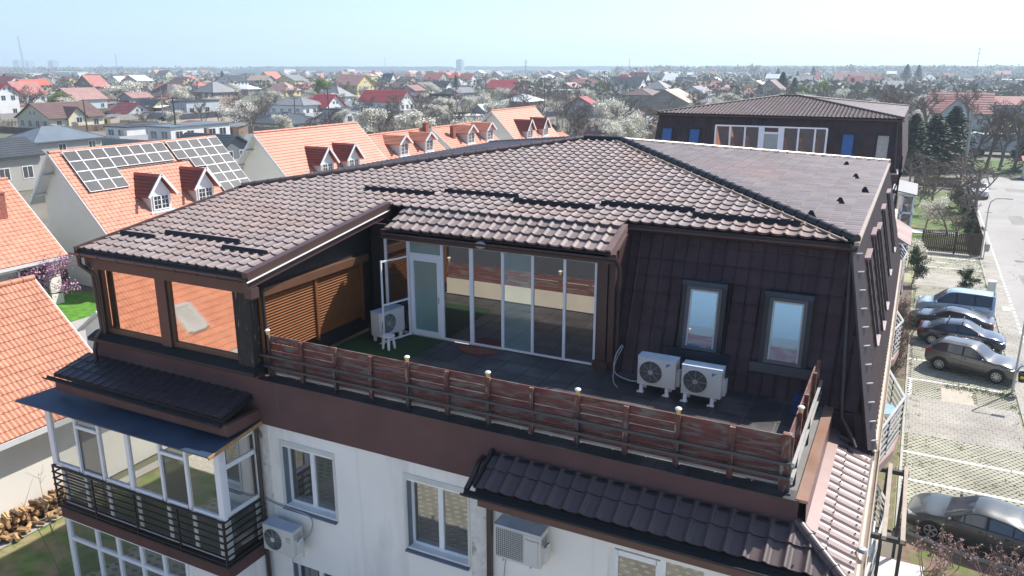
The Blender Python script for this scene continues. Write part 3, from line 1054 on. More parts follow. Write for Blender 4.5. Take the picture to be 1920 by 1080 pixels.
MB().tube([(-17.0, 11.6, 2.05), (-16.85, 11.68, 1.75), (-16.83, 11.69, .35)], .03, 8).build('downpipe', PIPE, B, smooth=True, label='thin downpipe at the left corner')
MB().tube([(-6.55, 11.86, -.55), (-6.55, 11.6, -.56), (-6.5, 11.35, -.66), (-6.5, 11.05, -.84)], .055, 10).build('downpipe', PIPE, B, smooth=True, label='short elbow pipe above the canopy gutter')
MB().box(-6.46, -6.36, 11.70, 11.78, -7, -1.13).build('downpipe', PIPE, B, label='square downpipe under the right canopy')
MB().tube([(-12.22, 11.7, -.95), (-12.22, 11.7, -7)], .05, 10).build('downpipe', PIPE, B, smooth=True, label='downpipe between glazed balcony and white wall')
# ---- verandah front
m = MB()
for x0, x1 in ((-17.1, -16.95), (-14.95, -14.43), (-12.62, -12.1)):
    pass
m.box(-17.1, -16.93, 11.8, 12.0, .3, 1.96)
m.box(-14.99, -14.68, 11.78, 12.0, .3, 1.96)
m.build('post', TRIM, B, each=True)
MB().box(-12.58, -12.12, 11.74, 11.98, .05, 1.98).build('corner_post', OLDW, B, label='weathered timber corner post with flaking paint')
MB().box(-12.11, -11.95, 11.985, 12.03, .05, 2.0).build('corner_panel', BLACKF, B)
for a, b in ((-16.93, -14.99), (-14.68, -12.58)):
    m = MB()
    t = .08
    m.box(a, a + t, 11.84, 11.95, .3, 1.96)
    m.box(b - t, b, 11.84, 11.95, .3, 1.96)
    m.box(a + t, b - t, 11.842, 11.95, .3, .44)
    m.box(a + t, b - t, 11.842, 11.95, 1.9, 1.96)
    fr = m.build('window', M('frame_brown', (.12, .065, .04), .5, var=.15), B)
    MB().box(a + t, b - t, 11.88, 11.89, .44, 1.9).build('pane', MIRROR, fr)
# verandah side: roller shutters
m = MB()
m.box(-12.2, -12.09, 12.05, 16.3, .0, 2.0)
m.prism([(-12.2, 12.05, 2.003), (-12.2, 16.5, 2.003), (-12.2, 16.5, 2.9), (-12.2, 12.05, 2.3)], (.08, 0, 0))
m.build('side_wall', BLACKF, B)
for y0, y1 in ((12.02, 13.68), (13.78, 15.4)):
    m = MB()
    z = .38
    while z < 1.78:
        m.prism([(-12.07, y0, z), (-12.035, y0, z + .03), (-12.065, y0, z + .062), (-12.08, y0, z + .062), (-12.08, y0, z)], (0, y1 - y0, 0))
        z += .064
    m.build('roller_shutter', SHUT, B, fix=True)
m = MB()
for y in (11.98, 13.7, 15.42):
    m.box(-12.085, -12.01, y, y + .075, .3, 1.8)
m.build('shutter_guide', SHUT, B, each=True)
MB().box(-12.085, -11.97, 12.04, 15.7, 1.80, 1.98).build('shutter_box', M('shutter_box', (.12, .055, .028), .5), B)  # box colour darkened to stand in for the shade under the verge
m = MB()
m.box(-12.0, -11.86, 15.9, 16.2, 0, 2.8)
for y in (15.0, 15.35, 15.7):
    m.tube([(-11.5, y, 0), (-11.5, y, .42)], .03, 6)
m.build('stub_post', OLDW, B, each=True)
# ---- glazed wall of the terrace
GX = [-11.48, -10.8, -9.84, -9.03, -8.2, -7.43, -6.64, -5.9]
GY = 15.76
m = MB()
GW = [.06, .09, .07, .1, .06, .06, .06, .05]
for x, w in zip(GX, GW):
    m.box(x - w / 2, x + w / 2, GY - .03, GY + .05, .03, 2.43)
for i in range(7):
    a, b = GX[i] + GW[i] / 2, GX[i + 1] - GW[i + 1] / 2
    m.box(a, b, GY - .028, GY + .048, .03, .07)
    m.box(a, b, GY - .028, GY + .048, 2.4, 2.43)
gl = m.build('glazed_wall', WHITE, B)
for i in range(7):
    a, b = GX[i] + GW[i] / 2, GX[i + 1] - GW[i + 1] / 2
    if i == 1:
        m = MB()
        m.box(a, b, GY - .04, GY + .04, 2.06, 2.14)
        m.box(a, a + .1, GY - .045, GY + .04, .07, 2.06)
        m.box(b - .1, b, GY - .045, GY + .04, .07, 2.06)
        m.box(a + .1, b - .1, GY - .045, GY + .04, 1.95, 2.06)
        m.box(a + .1, b - .1, GY - .045, GY + .04, .07, .17)
        dr = m.build('door', WHITE, B)
        MB().box(a + .1, b - .1, GY, GY + .012, .17, 1.95).build('pane', FROST, dr)
        MB().box(a, b, GY, GY + .012, 2.14, 2.4).build('transom_pane', FROST, dr)
        MB().bar((b - .05, GY - .08, .95), (b - .05, GY - .08, 1.1), .02).build('handle', STEEL, dr)
    else:
        MB().box(a, b, GY, GY + .012, .07, 2.4).build('pane', DOORB if i == 4 else DOORG, gl)
m = MB()
m.box(-5.86, -5.62, 15.7, 15.9, .0, 2.44)
m.box(-5.6, -5.46, 15.74, 15.95, .0, 2.5)
m.box(-5.9, -5.55, 15.62, 15.75, -.0, .18)
m.build('post', TRIM, B, each=True)
m = MB()
m.box(-11.95, -11.52, 15.8, 15.9, 0, 2.75)
m.build('wall_panel', BLACKF, B)
m = MB()
m.lathe([(.14, 0), (.14, .05), (.1, .08), (.0, .09)], 16, (0, 0, 0), 'z')
m.xf(Matrix.Translation((-8.68, 15.6, 2.55)) @ Matrix.Rotation(radians(90), 4, 'X') @ Matrix.Diagonal((1, .62, 1, 1)))
m.build('bulkhead_lamp', M('lamp_glass', (.42, .44, .40), .3), B, smooth=True)
# open screen door
hp, fp = Vector((-10.76, 15.66, 0)), Vector((-10.98, 14.86, 0))
m = MB()
dz = Vector((0, 0, 1))
for z in (.06, .98, 2.05):
    m.bar(hp + dz * z, fp + dz * z, .03, .04)
m.bar(hp + dz * .03, hp + dz * 2.08, .03, .04)
m.bar(fp + dz * .03, fp + dz * 2.08, .03, .04)
m.build('screen_door', WHITE, B)
# terrace floor
m = MB().box(-11.95, -1.02, 11.8, 15.78, -.3, -.012)
fl = m.build('terrace_floor', GROUT, B)
tw, td = .6, .6
rnd = random.Random(11)
tms = []
for k in range(3):
    mm = MB().box(-tw / 2 + .008, tw / 2 - .008, -td / 2 + .008, td / 2 - .008, -.02, 0)
    tms.append(mm.mesh('floor_tile', SLATE))
y = 12.14 + td / 2
while y < 15.75:
    x = -11.65
    while x < -1.3:
        link('floor_tile', rnd.choice(tms), fl, Vector((x, y, rnd.uniform(0, .003))) - OFF[B.name], (rnd.uniform(-.003, .003), rnd.uniform(-.003, .003), 0))
        x += tw
    y += td
for i in range(19):
    MB().box(-12.0 + i * .58, -11.43 + i * .58, 11.76, 12.09, .0, .016).build('coping_tile', SLATE, fl)
MB().box(-11.95, -1.3, 12.135, 12.15, .03, .5).build('inner_panel', CREAM, B)
# ---- glazed balcony on the left
bx0, bx1, by = -17.88, -12.26, 10.6
m = MB()
m.box(bx0 - .02, bx1 + .02, by - .02, 11.8, -4.3, -3.97)
m.build('balcony_slab', M('slab_brown', (.10, .045, .038), .8, var=.15), B)
m = MB()
m.prism([(-17.75, 11.8, -.33), (-12.3, 11.8, -.4), (-12.25, 10.85, -.62), (-17.75, 10.85, -.55)], (0, 0, -.08))
bc = m.build('balcony_roof', BLACKF, B)
bv = Vector((0, .95, .22))
tmb = tile_mesh('balcony_tile', .28, .33, M('balcony_tile', (.048, .037, .040), .4, var=.15), n=8, rolls=((.6, .24, .03),), lip=.016)
tile_field(bc, (-17.7, 10.86, -.55), (1, 0, -.0095), bv, 5.4, bv.length, .28, .33, tmb, [[(0, 0), (5.4, 0), (5.4, bv.length), (0, bv.length)]], name='balcony_tile')
m = MB()
gutter(m, (-18.0, 10.78, -.64), (-12.25, 10.78, -.7), .07)
m.build('gutter', BLACKF, B, label='black gutter over the glazed balcony')
m = MB()
m.box(-17.72, -12.26, 10.84, 10.93, -.98, -.72)
m.box(-12.26, -12.14, 10.84, 11.8, -.98, -.72)
m.build('beam', MATS['beam_brown'], B, label='brown beam over the glazed balcony', each=True)
m = MB()
m.prism([(-18.45, 10.25, -1.16), (-12.1, 10.25, -1.16), (-12.1, 11.75, -.98), (-17.9, 11.75, -.98)], (0, 0, -.03))
m.build('sheet_awning', BLUES, B)
m = MB()
m.bar((-12.085, 10.24, -1.185), (-12.085, 11.76, -1.0), .03, .075)
m.build('awning_batten', OSB, B)
BX = [-17.86, -16.89, -16.07, -15.1, -14.05, -13.25, -12.3]
m = MB()
zt, zb = -1.2, -2.86
for i, x in enumerate(BX):
    w = .16 if i in (0, 6) else (.12 if i == 3 else .07)
    m.box(x - w / 2, x + w / 2, by, by + .09, zb, zt)
for i in range(6):
    m.box(BX[i] + .08, BX[i + 1] - .08, by + .002, by + .088, zb, zb + .08)
    m.box(BX[i] + .08, BX[i + 1] - .08, by + .002, by + .088, zt - .06, zt)
    if i in (1, 4):
        m.box(BX[i] + .035, BX[i + 1] - .035, by - .01, by + .088, -1.68, -1.6)
m.box(bx1 - .12, bx1, by + .09, by + .22, zb, zt)
m.box(bx1 - .09, bx1 - .01, 11.68, 11.8, zb, zt)
m.box(bx1 - .088, bx1 - .012, by + .22, 11.68, zb, zb + .09)
m.box(bx1 - .088, bx1 - .012, by + .22, 11.68, zt - .06, zt)
m.box(bx1 - .088, bx1 - .008, by + .22, 11.68, -1.75, -1.65)
m.box(bx0, bx0 + .09, by + .09, 11.8, zb, zb + .09)
m.box(bx0, bx0 + .09, by + .09, 11.8, zt - .07, zt)
bf = m.build('balcony_glazing', WHITE, B)
for i in range(6):
    a, b = BX[i] + .03, BX[i + 1] - .03
    if i in (1, 4):
        MB().box(a, b, by + .04, by + .05, -1.6, zt - .05).build('pane', BAYG, bf)
        MB().box(a, b, by + .05, by + .06, zb + .08, -1.68).build('pane', glass('glass_mesh', (.06, .055, .05), .06) if 'glass_mesh' not in MATS else MATS['glass_mesh'], bf)
    else:
        MB().box(a, b, by + .04, by + .05, zb + .08, zt - .05).build('pane', BAYG, bf)
MB().box(bx1 - .05, bx1 - .04, by + .2, 11.7, zb + .05, -1.7).build('pane', BAYG, bf)
MB().box(bx1 - .05, bx1 - .04, by + .2, 11.7, -1.7, zt).build('pane', BAYG, bf)
MB().box(bx0 + .04, bx0 + .05, by + .09, 11.8, zb, zt).build('pane', BAYG, bf)
m = MB()
MB().box(bx0 + .1, bx1 - .1, by + .1, by + .12, zb - 1.05, zb - .02).build('balustrade_panel', BALG, B)
MB().box(bx1 - .1, bx1 - .09, by + .12, 11.75, zb - 1.05, zb - .02).build('balustrade_panel', BALG, B)
for x in (bx0 + .16, BX[1], BX[2], BX[3] + .05, BX[4], BX[5], bx1 - .22):
    m.box(x - .05, x + .05, by + .07, by + .1, zb - 1.05, zb - .02)
m.box(bx1 - .09, bx1 - .06, by + .1, by + .25, zb - 1.05, zb - .02)
m.box(bx1 - .09, bx1 - .06, 11.6, 11.72, zb - 1.05, zb - .02)
m.box(bx0 + .2, bx1 - .25, by + .072, by + .098, zb - 1.05, zb - .98)
m.build('balustrade_stile', OFFW, B, each=True)
rl = thing('balcony_railing', 'black horizontal-bar railing wrapped round the glazed balcony at the lower left', 'railing', (-15, by - .05, -3.95))
m = MB()
m.box(bx0 - .06, bx1 + .03, by - .06, by - .02, zb - .05, zb)
m.box(bx1 - .0, bx1 + .04, by - .02, 11.75, zb - .05, zb)
m.box(bx0 - .06, bx0 - .02, by - .02, 11.75, zb - .05, zb)
m.build('handrail', BLACKF, rl)
for k in range(6):
    z = zb - .2 - k * .17
    m = MB()
    m.bar((bx0 - .1, by - .04, z), (bx1 + .02, by - .04, z), .032)
    m.bar((bx1 + .02, by - .05, z), (bx1 + .02, 11.85, z), .032)
    m.bar((bx0 - .04, by - .03, z), (bx0 - .04, 11.75, z), .032)
    m.build('rail', BLACKF, rl)
for x in (bx0 - .04, -16.5, -15.05, -13.65, bx1 + .01):
    MB().box(x - .018, x + .018, by - .058, by - .024, -3.99, zb - .05).build('baluster', BLACKF, rl)
MB().box(bx0 - .05, bx1 + .04, by - .07, by - .021, -4.0, -3.965).build('bottom_rail', BLACKF, rl)
MB().box(bx1 + .0, bx1 + .05, by - .02, 11.8, -4.0, -3.965).build('bottom_rail', BLACKF, rl)
# storey below: white framed glazing
LX = [-17.82, -16.75, -15.99, -15.17, -14.4, -13.65]
m = MB()
for x in LX:
    w = .14 if x < -17 else .09
    m.box(x - w / 2, x + w / 2, by + .03, by + .12, -6.9, -4.32)
for a, b in zip(LX[:-1], LX[1:]):
    m.box(a + .045, b - .045, by + .032, by + .118, -4.95, -4.86)
    m.box(a + .045, b - .045, by + .032, by + .118, -4.38, -4.32)
lg = m.build('lower_glazing', WHITE, B)
for a, b in zip(LX[:-1], LX[1:]):
    MB().box(a + .04, b - .04, by + .07, by + .08, -4.87, -4.37).build('pane', BAYG, lg)
    MB().box(a + .04, b - .04, by + .07, by + .08, -6.9, -4.94).build('pane', BAYG, lg)
m = MB()
m.box(-13.6, bx1 - .02, by + .05, 11.8, -7, -4.32)
m.build('lower_wall', WALL, B)
# interior glimpsed behind the balcony glass stays dark; upper rear terrace wing of the block
m = MB()
m.box(-16.9, -.9, 33.6, 37.8, -6.9, -.35)
m.build('rear_wing', BAND, B)
m = MB()
m.box(-1.8, -.05, 36.2, 38.2, -.32, -.28)
m.prism([(-.6, 34.4, .15), (.25, 34.4, -.35), (.25, 38.3, -.35), (-.6, 38.3, .15)], (0, 0, .04))
m.build('rear_coping', FLASH, B, each=True)
MB().box(-.6, -.4, 34.6, 38.0, -.2, .55).build('rear_parapet', M('sand_wall', (.5, .42, .33), .8), B)
m = MB()
m.bar((-.5, 33.0, .6), (-.45, 33.0, 3.3), .06)
m.bar((-.8, 34.0, 1.2), (-.4, 34.0, 2.6), .05)
m.build('rear_post', OLDW, B, each=True)

# ------------------------------------------------------------------ terrace fence, railing, lamps
F = thing('wooden_fence', 'red-brown board fence with flaking paint along the front edge of the roof terrace', 'fence', (-6.6, 12.05, .0))
rnd = random.Random(21)
FX0, PW = -12.0, .895
bz = [.115 + k * .168 for k in range(5)]
for k in range(0, 12, 2):
    xa, xb = FX0 + k * PW + .06, FX0 + (k + 2) * PW + .06
    for z in bz:
        MB().box(xa + .004, xb - .004, 12.05 + rnd.uniform(0, .004), 12.073 + rnd.uniform(0, .004), z + rnd.uniform(-.004, .004), z + .153 + rnd.uniform(-.005, .004)).build('board', PEEL, F)
PX = [-11.94 + k * PW for k in range(13)]
for k, x in enumerate(PX):
    tall = k % 2 == 0
    MB().box(x - .045, x + .045, 11.985, 12.045, .02, .965 if tall else .93).build('post', PEELP, F)
MB().box(-1.32, -1.18, 11.95, 12.06, -.0, 1.0).build('post', PEELP, F)
F2 = thing('wooden_fence', 'short return of the board fence at the right end of the terrace, seen edge on', 'fence', (-1.24, 13.8, 0))
for y0, y1 in ((12.1, 13.85), (13.87, 15.6)):
    for z in bz:
        MB().box(-1.255, -1.232, y0, y1, z, z + .146).build('board', PEEL, F2)
for y in (13.0, 13.86, 15.0, 15.6):
    MB().box(-1.225, -1.16, y - .04, y + .04, .0, 1.0 if y > 15.3 else .96).build('post', PEELP, F2)
R = thing('metal_railing', 'dark grey two-bar metal railing bolted to the terrace edge in front of the board fence', 'railing', (-6.6, 11.9, 0))
for z in (.53, .29):
    MB().bar((-12.1, 11.9, z), (-1.1, 11.9, z), .038, .05).build('rail', RAIL, R)
for k in range(7):
    x = -11.9 + k * 1.79
    m = MB().box(x - .02, x + .02, 11.925, 11.96, .016, .56)
    m.box(x - .05, x + .05, 11.88, 11.98, .0165, .04)
    m.build('stanchion', RAIL, R)
R2 = thing('metal_railing', 'pale grey metal rail along the right edge of the terrace', 'railing', (-1.1, 13.8, 0))
for z in (.53, .29):
    MB().bar((-1.12, 11.88, z), (-1.12, 15.75, z), .05, .045).build('rail', STEEL, R2)
for y in (12.3, 13.9, 15.5):
    MB().box(-1.135, -1.095, y - .02, y + .02, .0, .55).build('stanchion', RAIL, R2)
def lamp_parts(t):
    MB().lathe([(.028, 0), (.034, .03), (.052, .085), (.05, .09)], 12).build('lamp_glass', GOLD, t, smooth=True)
    MB().lathe([(.056, .09), (.058, .1), (.043, .118), (.018, .128), (0, .13)], 14).build('lamp_cap', SOLARW, t, smooth=True)
lab = {0: 'small solar lamp on the fence post beside the timber corner post', 4: 'small solar lamp on the fence post in front of the white stool',
       6: 'small solar lamp on the fence post in front of the brick-red doormat', 8: 'small solar lamp on the fence post near the middle of the board fence',
       10: 'small golden solar lamp on the fence post in front of the two outdoor units'}
l0 = None
for k, tx in lab.items():
    if l0 is None:
        l0 = thing('post_lamp', tx, 'lamp', (PX[k], 12.015, .966), 0, 'solar lamps on the terrace fence', local=True)
        lamp_parts(l0)
    else:
        dup(l0, (PX[k], 12.015, .966), 0, tx)
dup(l0, (-1.19, 13.0, .961), 0, 'small solar lamp on the fence return at the right end of the terrace')
# ------------------------------------------------------------------ outdoor units
def ac_unit(name, label, loc, rz, w=.8, h=.58, d=.3, grill='round', feet=.16, mark='tri', gr=None, hub=False):
    t = thing(name, label, 'air conditioner', loc, rz, 'air conditioner outdoor units', local=True)
    z0 = feet
    m = MB().box(-w / 2, w / 2, -d / 2, d / 2, z0, z0 + h)
    o = m.build('casing', ACW, t)
    b = o.modifiers.new('bevel', 'BEVEL')
    b.width = .014
    b.segments = 2
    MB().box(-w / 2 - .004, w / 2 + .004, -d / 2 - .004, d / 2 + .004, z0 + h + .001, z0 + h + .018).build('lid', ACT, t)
    cx, cz, r = -w / 2 + h * .47, z0 + h * .5, h * .42
    if grill == 'round':
        m = MB().lathe([(r, 0), (r, -.012), (r * .96, -.02), (r * .93, -.012), (r * .93, .0)], 28, (cx, -d / 2, cz), 'y')
        m.build('grille_ring', ACW if not hub else GRILL, t, smooth=True)
        MB().lathe([(0, -.003), (r * .93, -.003)], 24, (cx, -d / 2, cz), 'y').build('fan_recess', FAN, t)
        m = MB()
        for q in range(1, 9):
            rr = r * .93 * q / 9
            pts = [(cx + rr * cos(a * 2 * pi / 20), -d / 2 - .012, cz + rr * sin(a * 2 * pi / 20)) for a in range(21)]
            m.tube(pts, .0045, 4, cap=False)
        for q in range(8):
            a = q * pi / 4
            m.bar((cx + .05 * cos(a), -d / 2 - .014, cz + .05 * sin(a)), (cx + r * .95 * cos(a), -d / 2 - .014, cz + r * .95 * sin(a)), .008)
        m.build('grille', GRILL, t)
        MB().lathe([(.0, -.022), (.055, -.022), (.055, -.010)], 14, (cx, -d / 2, cz), 'y').build('hub', ACW if hub else GRILL, t)
    else:
        gx0, gx1 = -w / 2 + .05, -w / 2 + .05 + h * .82
        MB().box(gx0, gx1, -d / 2 - .003, -d / 2, z0 + .06, z0 + h - .05).build('fan_recess', FAN, t)
        m = MB()
        for q in range(15):
            x = gx0 + (gx1 - gx0) * q / 14
            m.box(x - .004, x + .004, -d / 2 - .016, -d / 2 - .008, z0 + .05, z0 + h - .04)
        for q in range(15):
            z = z0 + .06 + (h - .11) * q / 14
            m.box(gx0, gx1, -d / 2 - .02, -d / 2 - .0165, z - .004, z + .004)
        m.build('grille', OFFW, t)
        m = MB()
        m.box(gx1 + .03, w / 2 - .05, -d / 2 - .003, -d / 2, z0 + h - .05, z0 + h - .043)
        m.box(w / 2 - .05, w / 2 - .043, -d / 2 - .003, -d / 2, z0 + .06, z0 + h - .043)
        m.build('panel_groove', GRILL, t)
    m = MB()
    m.prism([(w / 2, -.06, z0 + .05), (w / 2 + .06, -.05, z0 + .05), (w / 2 + .07, -.02, z0 + .1), (w / 2 + .07, .1, z0 + .1), (w / 2, .12, z0 + .05)], (0, 0, h * .5))
    m.build('valve_cover', ACW, t, fix=True)
    m = MB()
    for q in range(6):
        m.box(w / 2, w / 2 + .006, -d / 2 + .05, d / 2 - .05, z0 + h * .66 + q * .025, z0 + h * .66 + q * .025 + .01)
    m.build('side_louvre', GRILL, t)
    if feet > .05:
        for x in (-w / 2 + .1, w / 2 - .16):
            MB().box(x - .035, x + .035, -d / 2 - .03, -d / 2 + .03, .012, z0).box(x - .09, x + .05, -d / 2 - .05, -d / 2 + .05, 0, .012).build('foot', SOLARW, t)
            MB().box(x - .03, x + .03, d / 2 - .06, d / 2 - .0, .0, z0).build('foot', SOLARW, t)
    if mark == 'tri':
        y = -d / 2 - .003
        m = MB().prism([(w / 2 - .2, y, z0 + h - .07), (w / 2 - .1, y, z0 + h - .07), (w / 2 - .2, y, z0 + h - .15)], (0, .003, 0))
        m.build('brand_mark', BLUEM, t)
    elif mark:
        text_mesh('lettering', mark, .075, GRILL, t, (w / 2 - .2 if mark == 'beko' else w / 2 - .3, -d / 2 - .003, z0 + h - (.2 if mark == 'beko' else .15)), (pi / 2, 0, 0))
        if mark == 'beko':
            MB().box(w / 2 - .2, w / 2 - .07, -d / 2 - .003, -d / 2, z0 + h - .27, z0 + h - .245).build('brand_mark', GRILL, t)
    return t
ac_unit('outdoor_unit', 'white outdoor unit with round grille under the left roof window, nearer the glazed wall', (-4.2, 15.0, .003), 0, .8, .6)
ac_unit('outdoor_unit', 'white outdoor unit with round grille standing right of its twin on the terrace', (-3.26, 14.92, .003), 0, .8, .6)
ac_unit('outdoor_unit', 'grey-white outdoor unit on the terrace behind the white stool', (-11.1, 15.2, .02), radians(78), .82, .6, .32, mark=None)
ac_unit('outdoor_unit', 'white outdoor unit with grey round fan on the wall beside the glazed balcony', (-11.5, 11.5, -3.86), 0, .86, .62, .32, feet=.0, mark='beko', hub=True)
ac_unit('outdoor_unit', 'white outdoor unit with a square mesh grille on the wall under the right canopy', (-5.65, 11.55, -2.3), 0, .95, .68, .36, grill='square', feet=0, mark='Panasonic')
for lb, x, y, z in (('left', -11.5, 11.6, -3.9), ('right', -5.65, 11.6, -2.34)):
    m = MB()
    for s_ in (-.28, .28):
        m.box(x + s_ - .02, x + s_ + .02, 11.36, 11.82, z + .0, z + .035)
        m.box(x + s_ - .02, x + s_ + .02, 11.79, 11.82, z - .25, z)
    m.build('wall_bracket', OFFW, None, label='pale steel bracket carrying the outdoor unit ' + ('beside the glazed balcony' if lb == 'left' else 'under the right canopy'), cat='bracket', group='wall brackets of the outdoor units')
def cable(pts, r, label, mat=CABLE):
    P_ = [Vector(p) for p in pts]
    out = []
    for i in range(len(P_) - 1):
        p0, p1, p2, p3 = P_[max(i - 1, 0)], P_[i], P_[i + 1], P_[min(i + 2, len(P_) - 1)]
        for k in range(6):
            t = k / 6
            out.append(.5 * ((2 * p1) + (p2 - p0) * t + (2 * p0 - 5 * p1 + 4 * p2 - p3) * t * t + (3 * p1 - p0 - 3 * p2 + p3) * t ** 3))
    out.append(P_[-1])
    MB().tube(out, r, 6).build('cable', mat, None, smooth=True, label=label, cat='cable')
cable([(-5.25, 15.74, .62), (-5.3, 15.5, .45), (-5.25, 15.3, .15), (-4.9, 15.2, .06), (-4.6, 15.15, .1)], .016, 'grey hose running from the dark cladding to the left terrace outdoor unit')
cable([(-5.22, 15.74, .6), (-5.28, 15.4, .3), (-5.2, 15.1, .03), (-5.0, 14.8, .02)], .011, 'thin grey cable end curling on the terrace tiles')
cable([(-3.82, 15.0, .2), (-3.7, 15.05, .16), (-3.6, 15.0, .2)], .014, 'short white hose between the twin outdoor units')
cable([(-11.07, 11.7, -3.6), (-10.85, 11.68, -3.35), (-10.82, 11.72, -3.05), (-11.1, 11.76, -2.98), (-11.8, 11.78, -2.98), (-12.2, 11.76, -2.9)], .02, 'grey pipe arching over the outdoor unit beside the glazed balcony')
cable([(-11.35, 11.62, -3.9), (-11.5, 11.74, -4.2), (-11.48, 11.77, -5.6)], .012, 'thin drain hose under the outdoor unit beside the glazed balcony')
cable([(-5.95, 11.6, -2.32), (-6.1, 11.76, -2.8), (-6.15, 11.78, -3.9)], .012, 'thin drain hose under the square-grilled outdoor unit')
# ------------------------------------------------------------------ small terrace things
t = thing('stool', 'small white round stool with four splayed legs on the green carpet', 'stool', (-10.68, 14.62, .012))
m = MB().lathe([(.13, .3), (.155, .305), (.158, .325), (.15, .335), (0, .336)], 20, (-10.68, 14.62, .01))
m.build('seat', SOLARW, t, smooth=True)
for a in range(4):
    c, s_ = cos(a * pi / 2 + .6), sin(a * pi / 2 + .6)
    MB().tube([(-10.68 + .09 * c, 14.62 + .09 * s_, .31), (-10.68 + .125 * c, 14.62 + .125 * s_, .15), (-10.68 + .14 * c, 14.62 + .14 * s_, .012)], [.026, .036, .026], 8).build('leg', SOLARW, t, smooth=True)
MB().prism([(-11.9, 13.0, .004), (-10.0, 13.0, .004), (-9.8, 15.7, .004), (-11.9, 15.7, .004)], (0, 0, .008)).build('carpet', CARPET, None, label='green artificial grass carpet by the white stool', cat='carpet')
pts = [(-8.75 + .52 * cos(a), 15.62 - .42 * sin(a), .005) for a in [pi * k / 14 for k in range(15)]]
MB().prism(pts, (0, 0, .014)).build('doormat', MATRED, None, label='half-round brick-red doormat in front of the glazed wall', cat='doormat', fix=True)
MB().obox((-1.62, 12.55, .25), (.05, 0, .012), (0, .012, .0), (0, -.12, .26)).build('timber_offcut', M('pine', (.62, .45, .24), .7, var=.15, vs=6, stretch=(6, 6, 1)), None, label='pale pine board leaning inside the right fence corner', cat='board')
m = MB()
m.prism([(-1.6, 15.1, .0), (-1.3, 15.1, .0), (-1.3, 15.5, .0), (-1.6, 15.5, 0)], (.04, .0, .28))
m.build('bag', M('bag_blue', (.03, .06, .16), .6, var=.2, vs=8), None, label='small dark blue bag by the fence return on the terrace', cat='bag', fix=True)
# chair mirrored and glimpsed in the dark glass, standing just outside the fence line of view
t = thing('garden_chair', 'white slatted garden chair seen through the dark glass of the terrace wall', 'chair', (-9.0, 16.05, .02))
x, y = -9.0, 16.05
MB().box(x - .22, x + .22, y - .2, y + .2, .42, .45).build('seat', SOLARW, t)
for a, b in ((-.2, -.18), (.2, -.18), (-.2, .18), (.2, .18)):
    MB().bar((x + a, y + b, .02), (x + a * .9, y + b * .9, .42), .035).build('leg', SOLARW, t)
for k in range(5):
    MB().bar((x - .16 + .08 * k, y + .19, .45), (x - .22 + .11 * k, y + .26, .86 + .05 * (2 - abs(k - 2))), .03, .015).build('slat', SOLARW, t)
# ------------------------------------------------------------------ angular balconies on the street side
def side_balcony(label, yb, yo, yf, xo, zt, zf, wall=-.62):
    t = thing('balcony', label, 'balcony', (wall, yo, zf))
    base = [(wall, yb, zf), (xo, yo, zf), (xo - .12, yo - 1.2, zf), (-.12, yf, zf), (wall, yf, zf)]
    MB().prism(base[::-1], (0, 0, -.22)).build('slab', M('balcony_edge', (.30, .20, .17), .8, var=.1), t, fix=True)
    base = [(p[0] * 1.0, p[1], p[2] + .003) for p in base]
    m = MB()
    m.add([(wall, yb - .05, zf + .004), (xo - .06, yo, zf + .004), (xo - .16, yo - 1.2, zf + .004), (-.17, yf + .05, zf + .004), (wall, yf + .05, zf + .004)][::-1], [(0, 1, 2, 3, 4)])
    m.build('floor', M('balcony_floor', (.30, .28, .25), .9, var=.15), t)
    segs = [((-.1, yb), (xo, yo)), ((xo, yo), (-.08, yf))]
    for (a, b) in segs:
        for k in range(6):
            z = zf + .1 + (zt - zf - .1) * k / 5
            MB().bar((*a, z), (*b, z), .06 if k == 5 else .035, .05 if k == 5 else .04).build('rail', M('rail_pale', (.26, .26, .255), .45, metal=.2) if k < 5 else STEEL, t)  # light on the top rail is put into its paler colour
        for f in (.02, .5, .98):
            x, y = a[0] + (b[0] - a[0]) * f, a[1] + (b[1] - a[1]) * f
            MB().bar((x, y, zf), (x, y, zt), .035).build('baluster', RAIL, t)
    for k in (2, 5):
        z = zf + .1 + (zt - zf - .1) * k / 5
        MB().bar((-.6, yb - .02, z), (-.1, yb, z), .03).build('rail', RAIL, t)
    return t
side_balcony('upper street-side balcony with grey bar railing and a pale blue table', 24.9, 22.2, 19.1, .52, -2.0, -3.02)
side_balcony('lower street-side balcony with grey bar railing and a white laundry rack', 23.0, 21.3, 15.5, .48, -4.75, -5.75)
side_balcony('small far street-side balcony with dark railing beyond the upper one', 31.5, 29.5, 27.5, .3, -2.0, -3.02)
side_balcony('farthest street-side balcony beside the clipped hedge shrub', 46, 44, 40.5, .2, -2.6, -3.6, -.9)
t = thing('round_table', 'pale blue oval folding table on the upper street-side balcony', 'table', (.1, 22.0, -3.0))
MB().lathe([(.0, -2.30), (.38, -2.30), (.4, -2.28), (0, -2.275)], 20, (.02, 21.9, 0)).build('tabletop', M('table_blue', (.22, .36, .42), .5), t, smooth=True)
for a, b in ((-.2, -.2), (.2, .2), (-.2, .2), (.2, -.2)):
    MB().bar((.02 + a, 21.9 + b, -3.0), (.02 - a * .6, 21.9 - b * .6, -2.31), .025).build('leg', RAIL, t)
t = thing('laundry_rack', 'white folding rack with a pink and white towel on the lower street-side balcony', 'rack', (.0, 20.0, -5.74))
for x in (-.2, .18):
    MB().bar((x, 18.9, -5.74), (x, 19.3, -4.95), .03).bar((x, 20.7, -5.74), (x, 20.3, -4.95), .03).build('leg', SOLARW, t)
MB().box(-.25, .22, 18.9, 20.6, -4.95, -4.92).build('frame', M('rack_pale', (.62, .68, .70), .5), t)
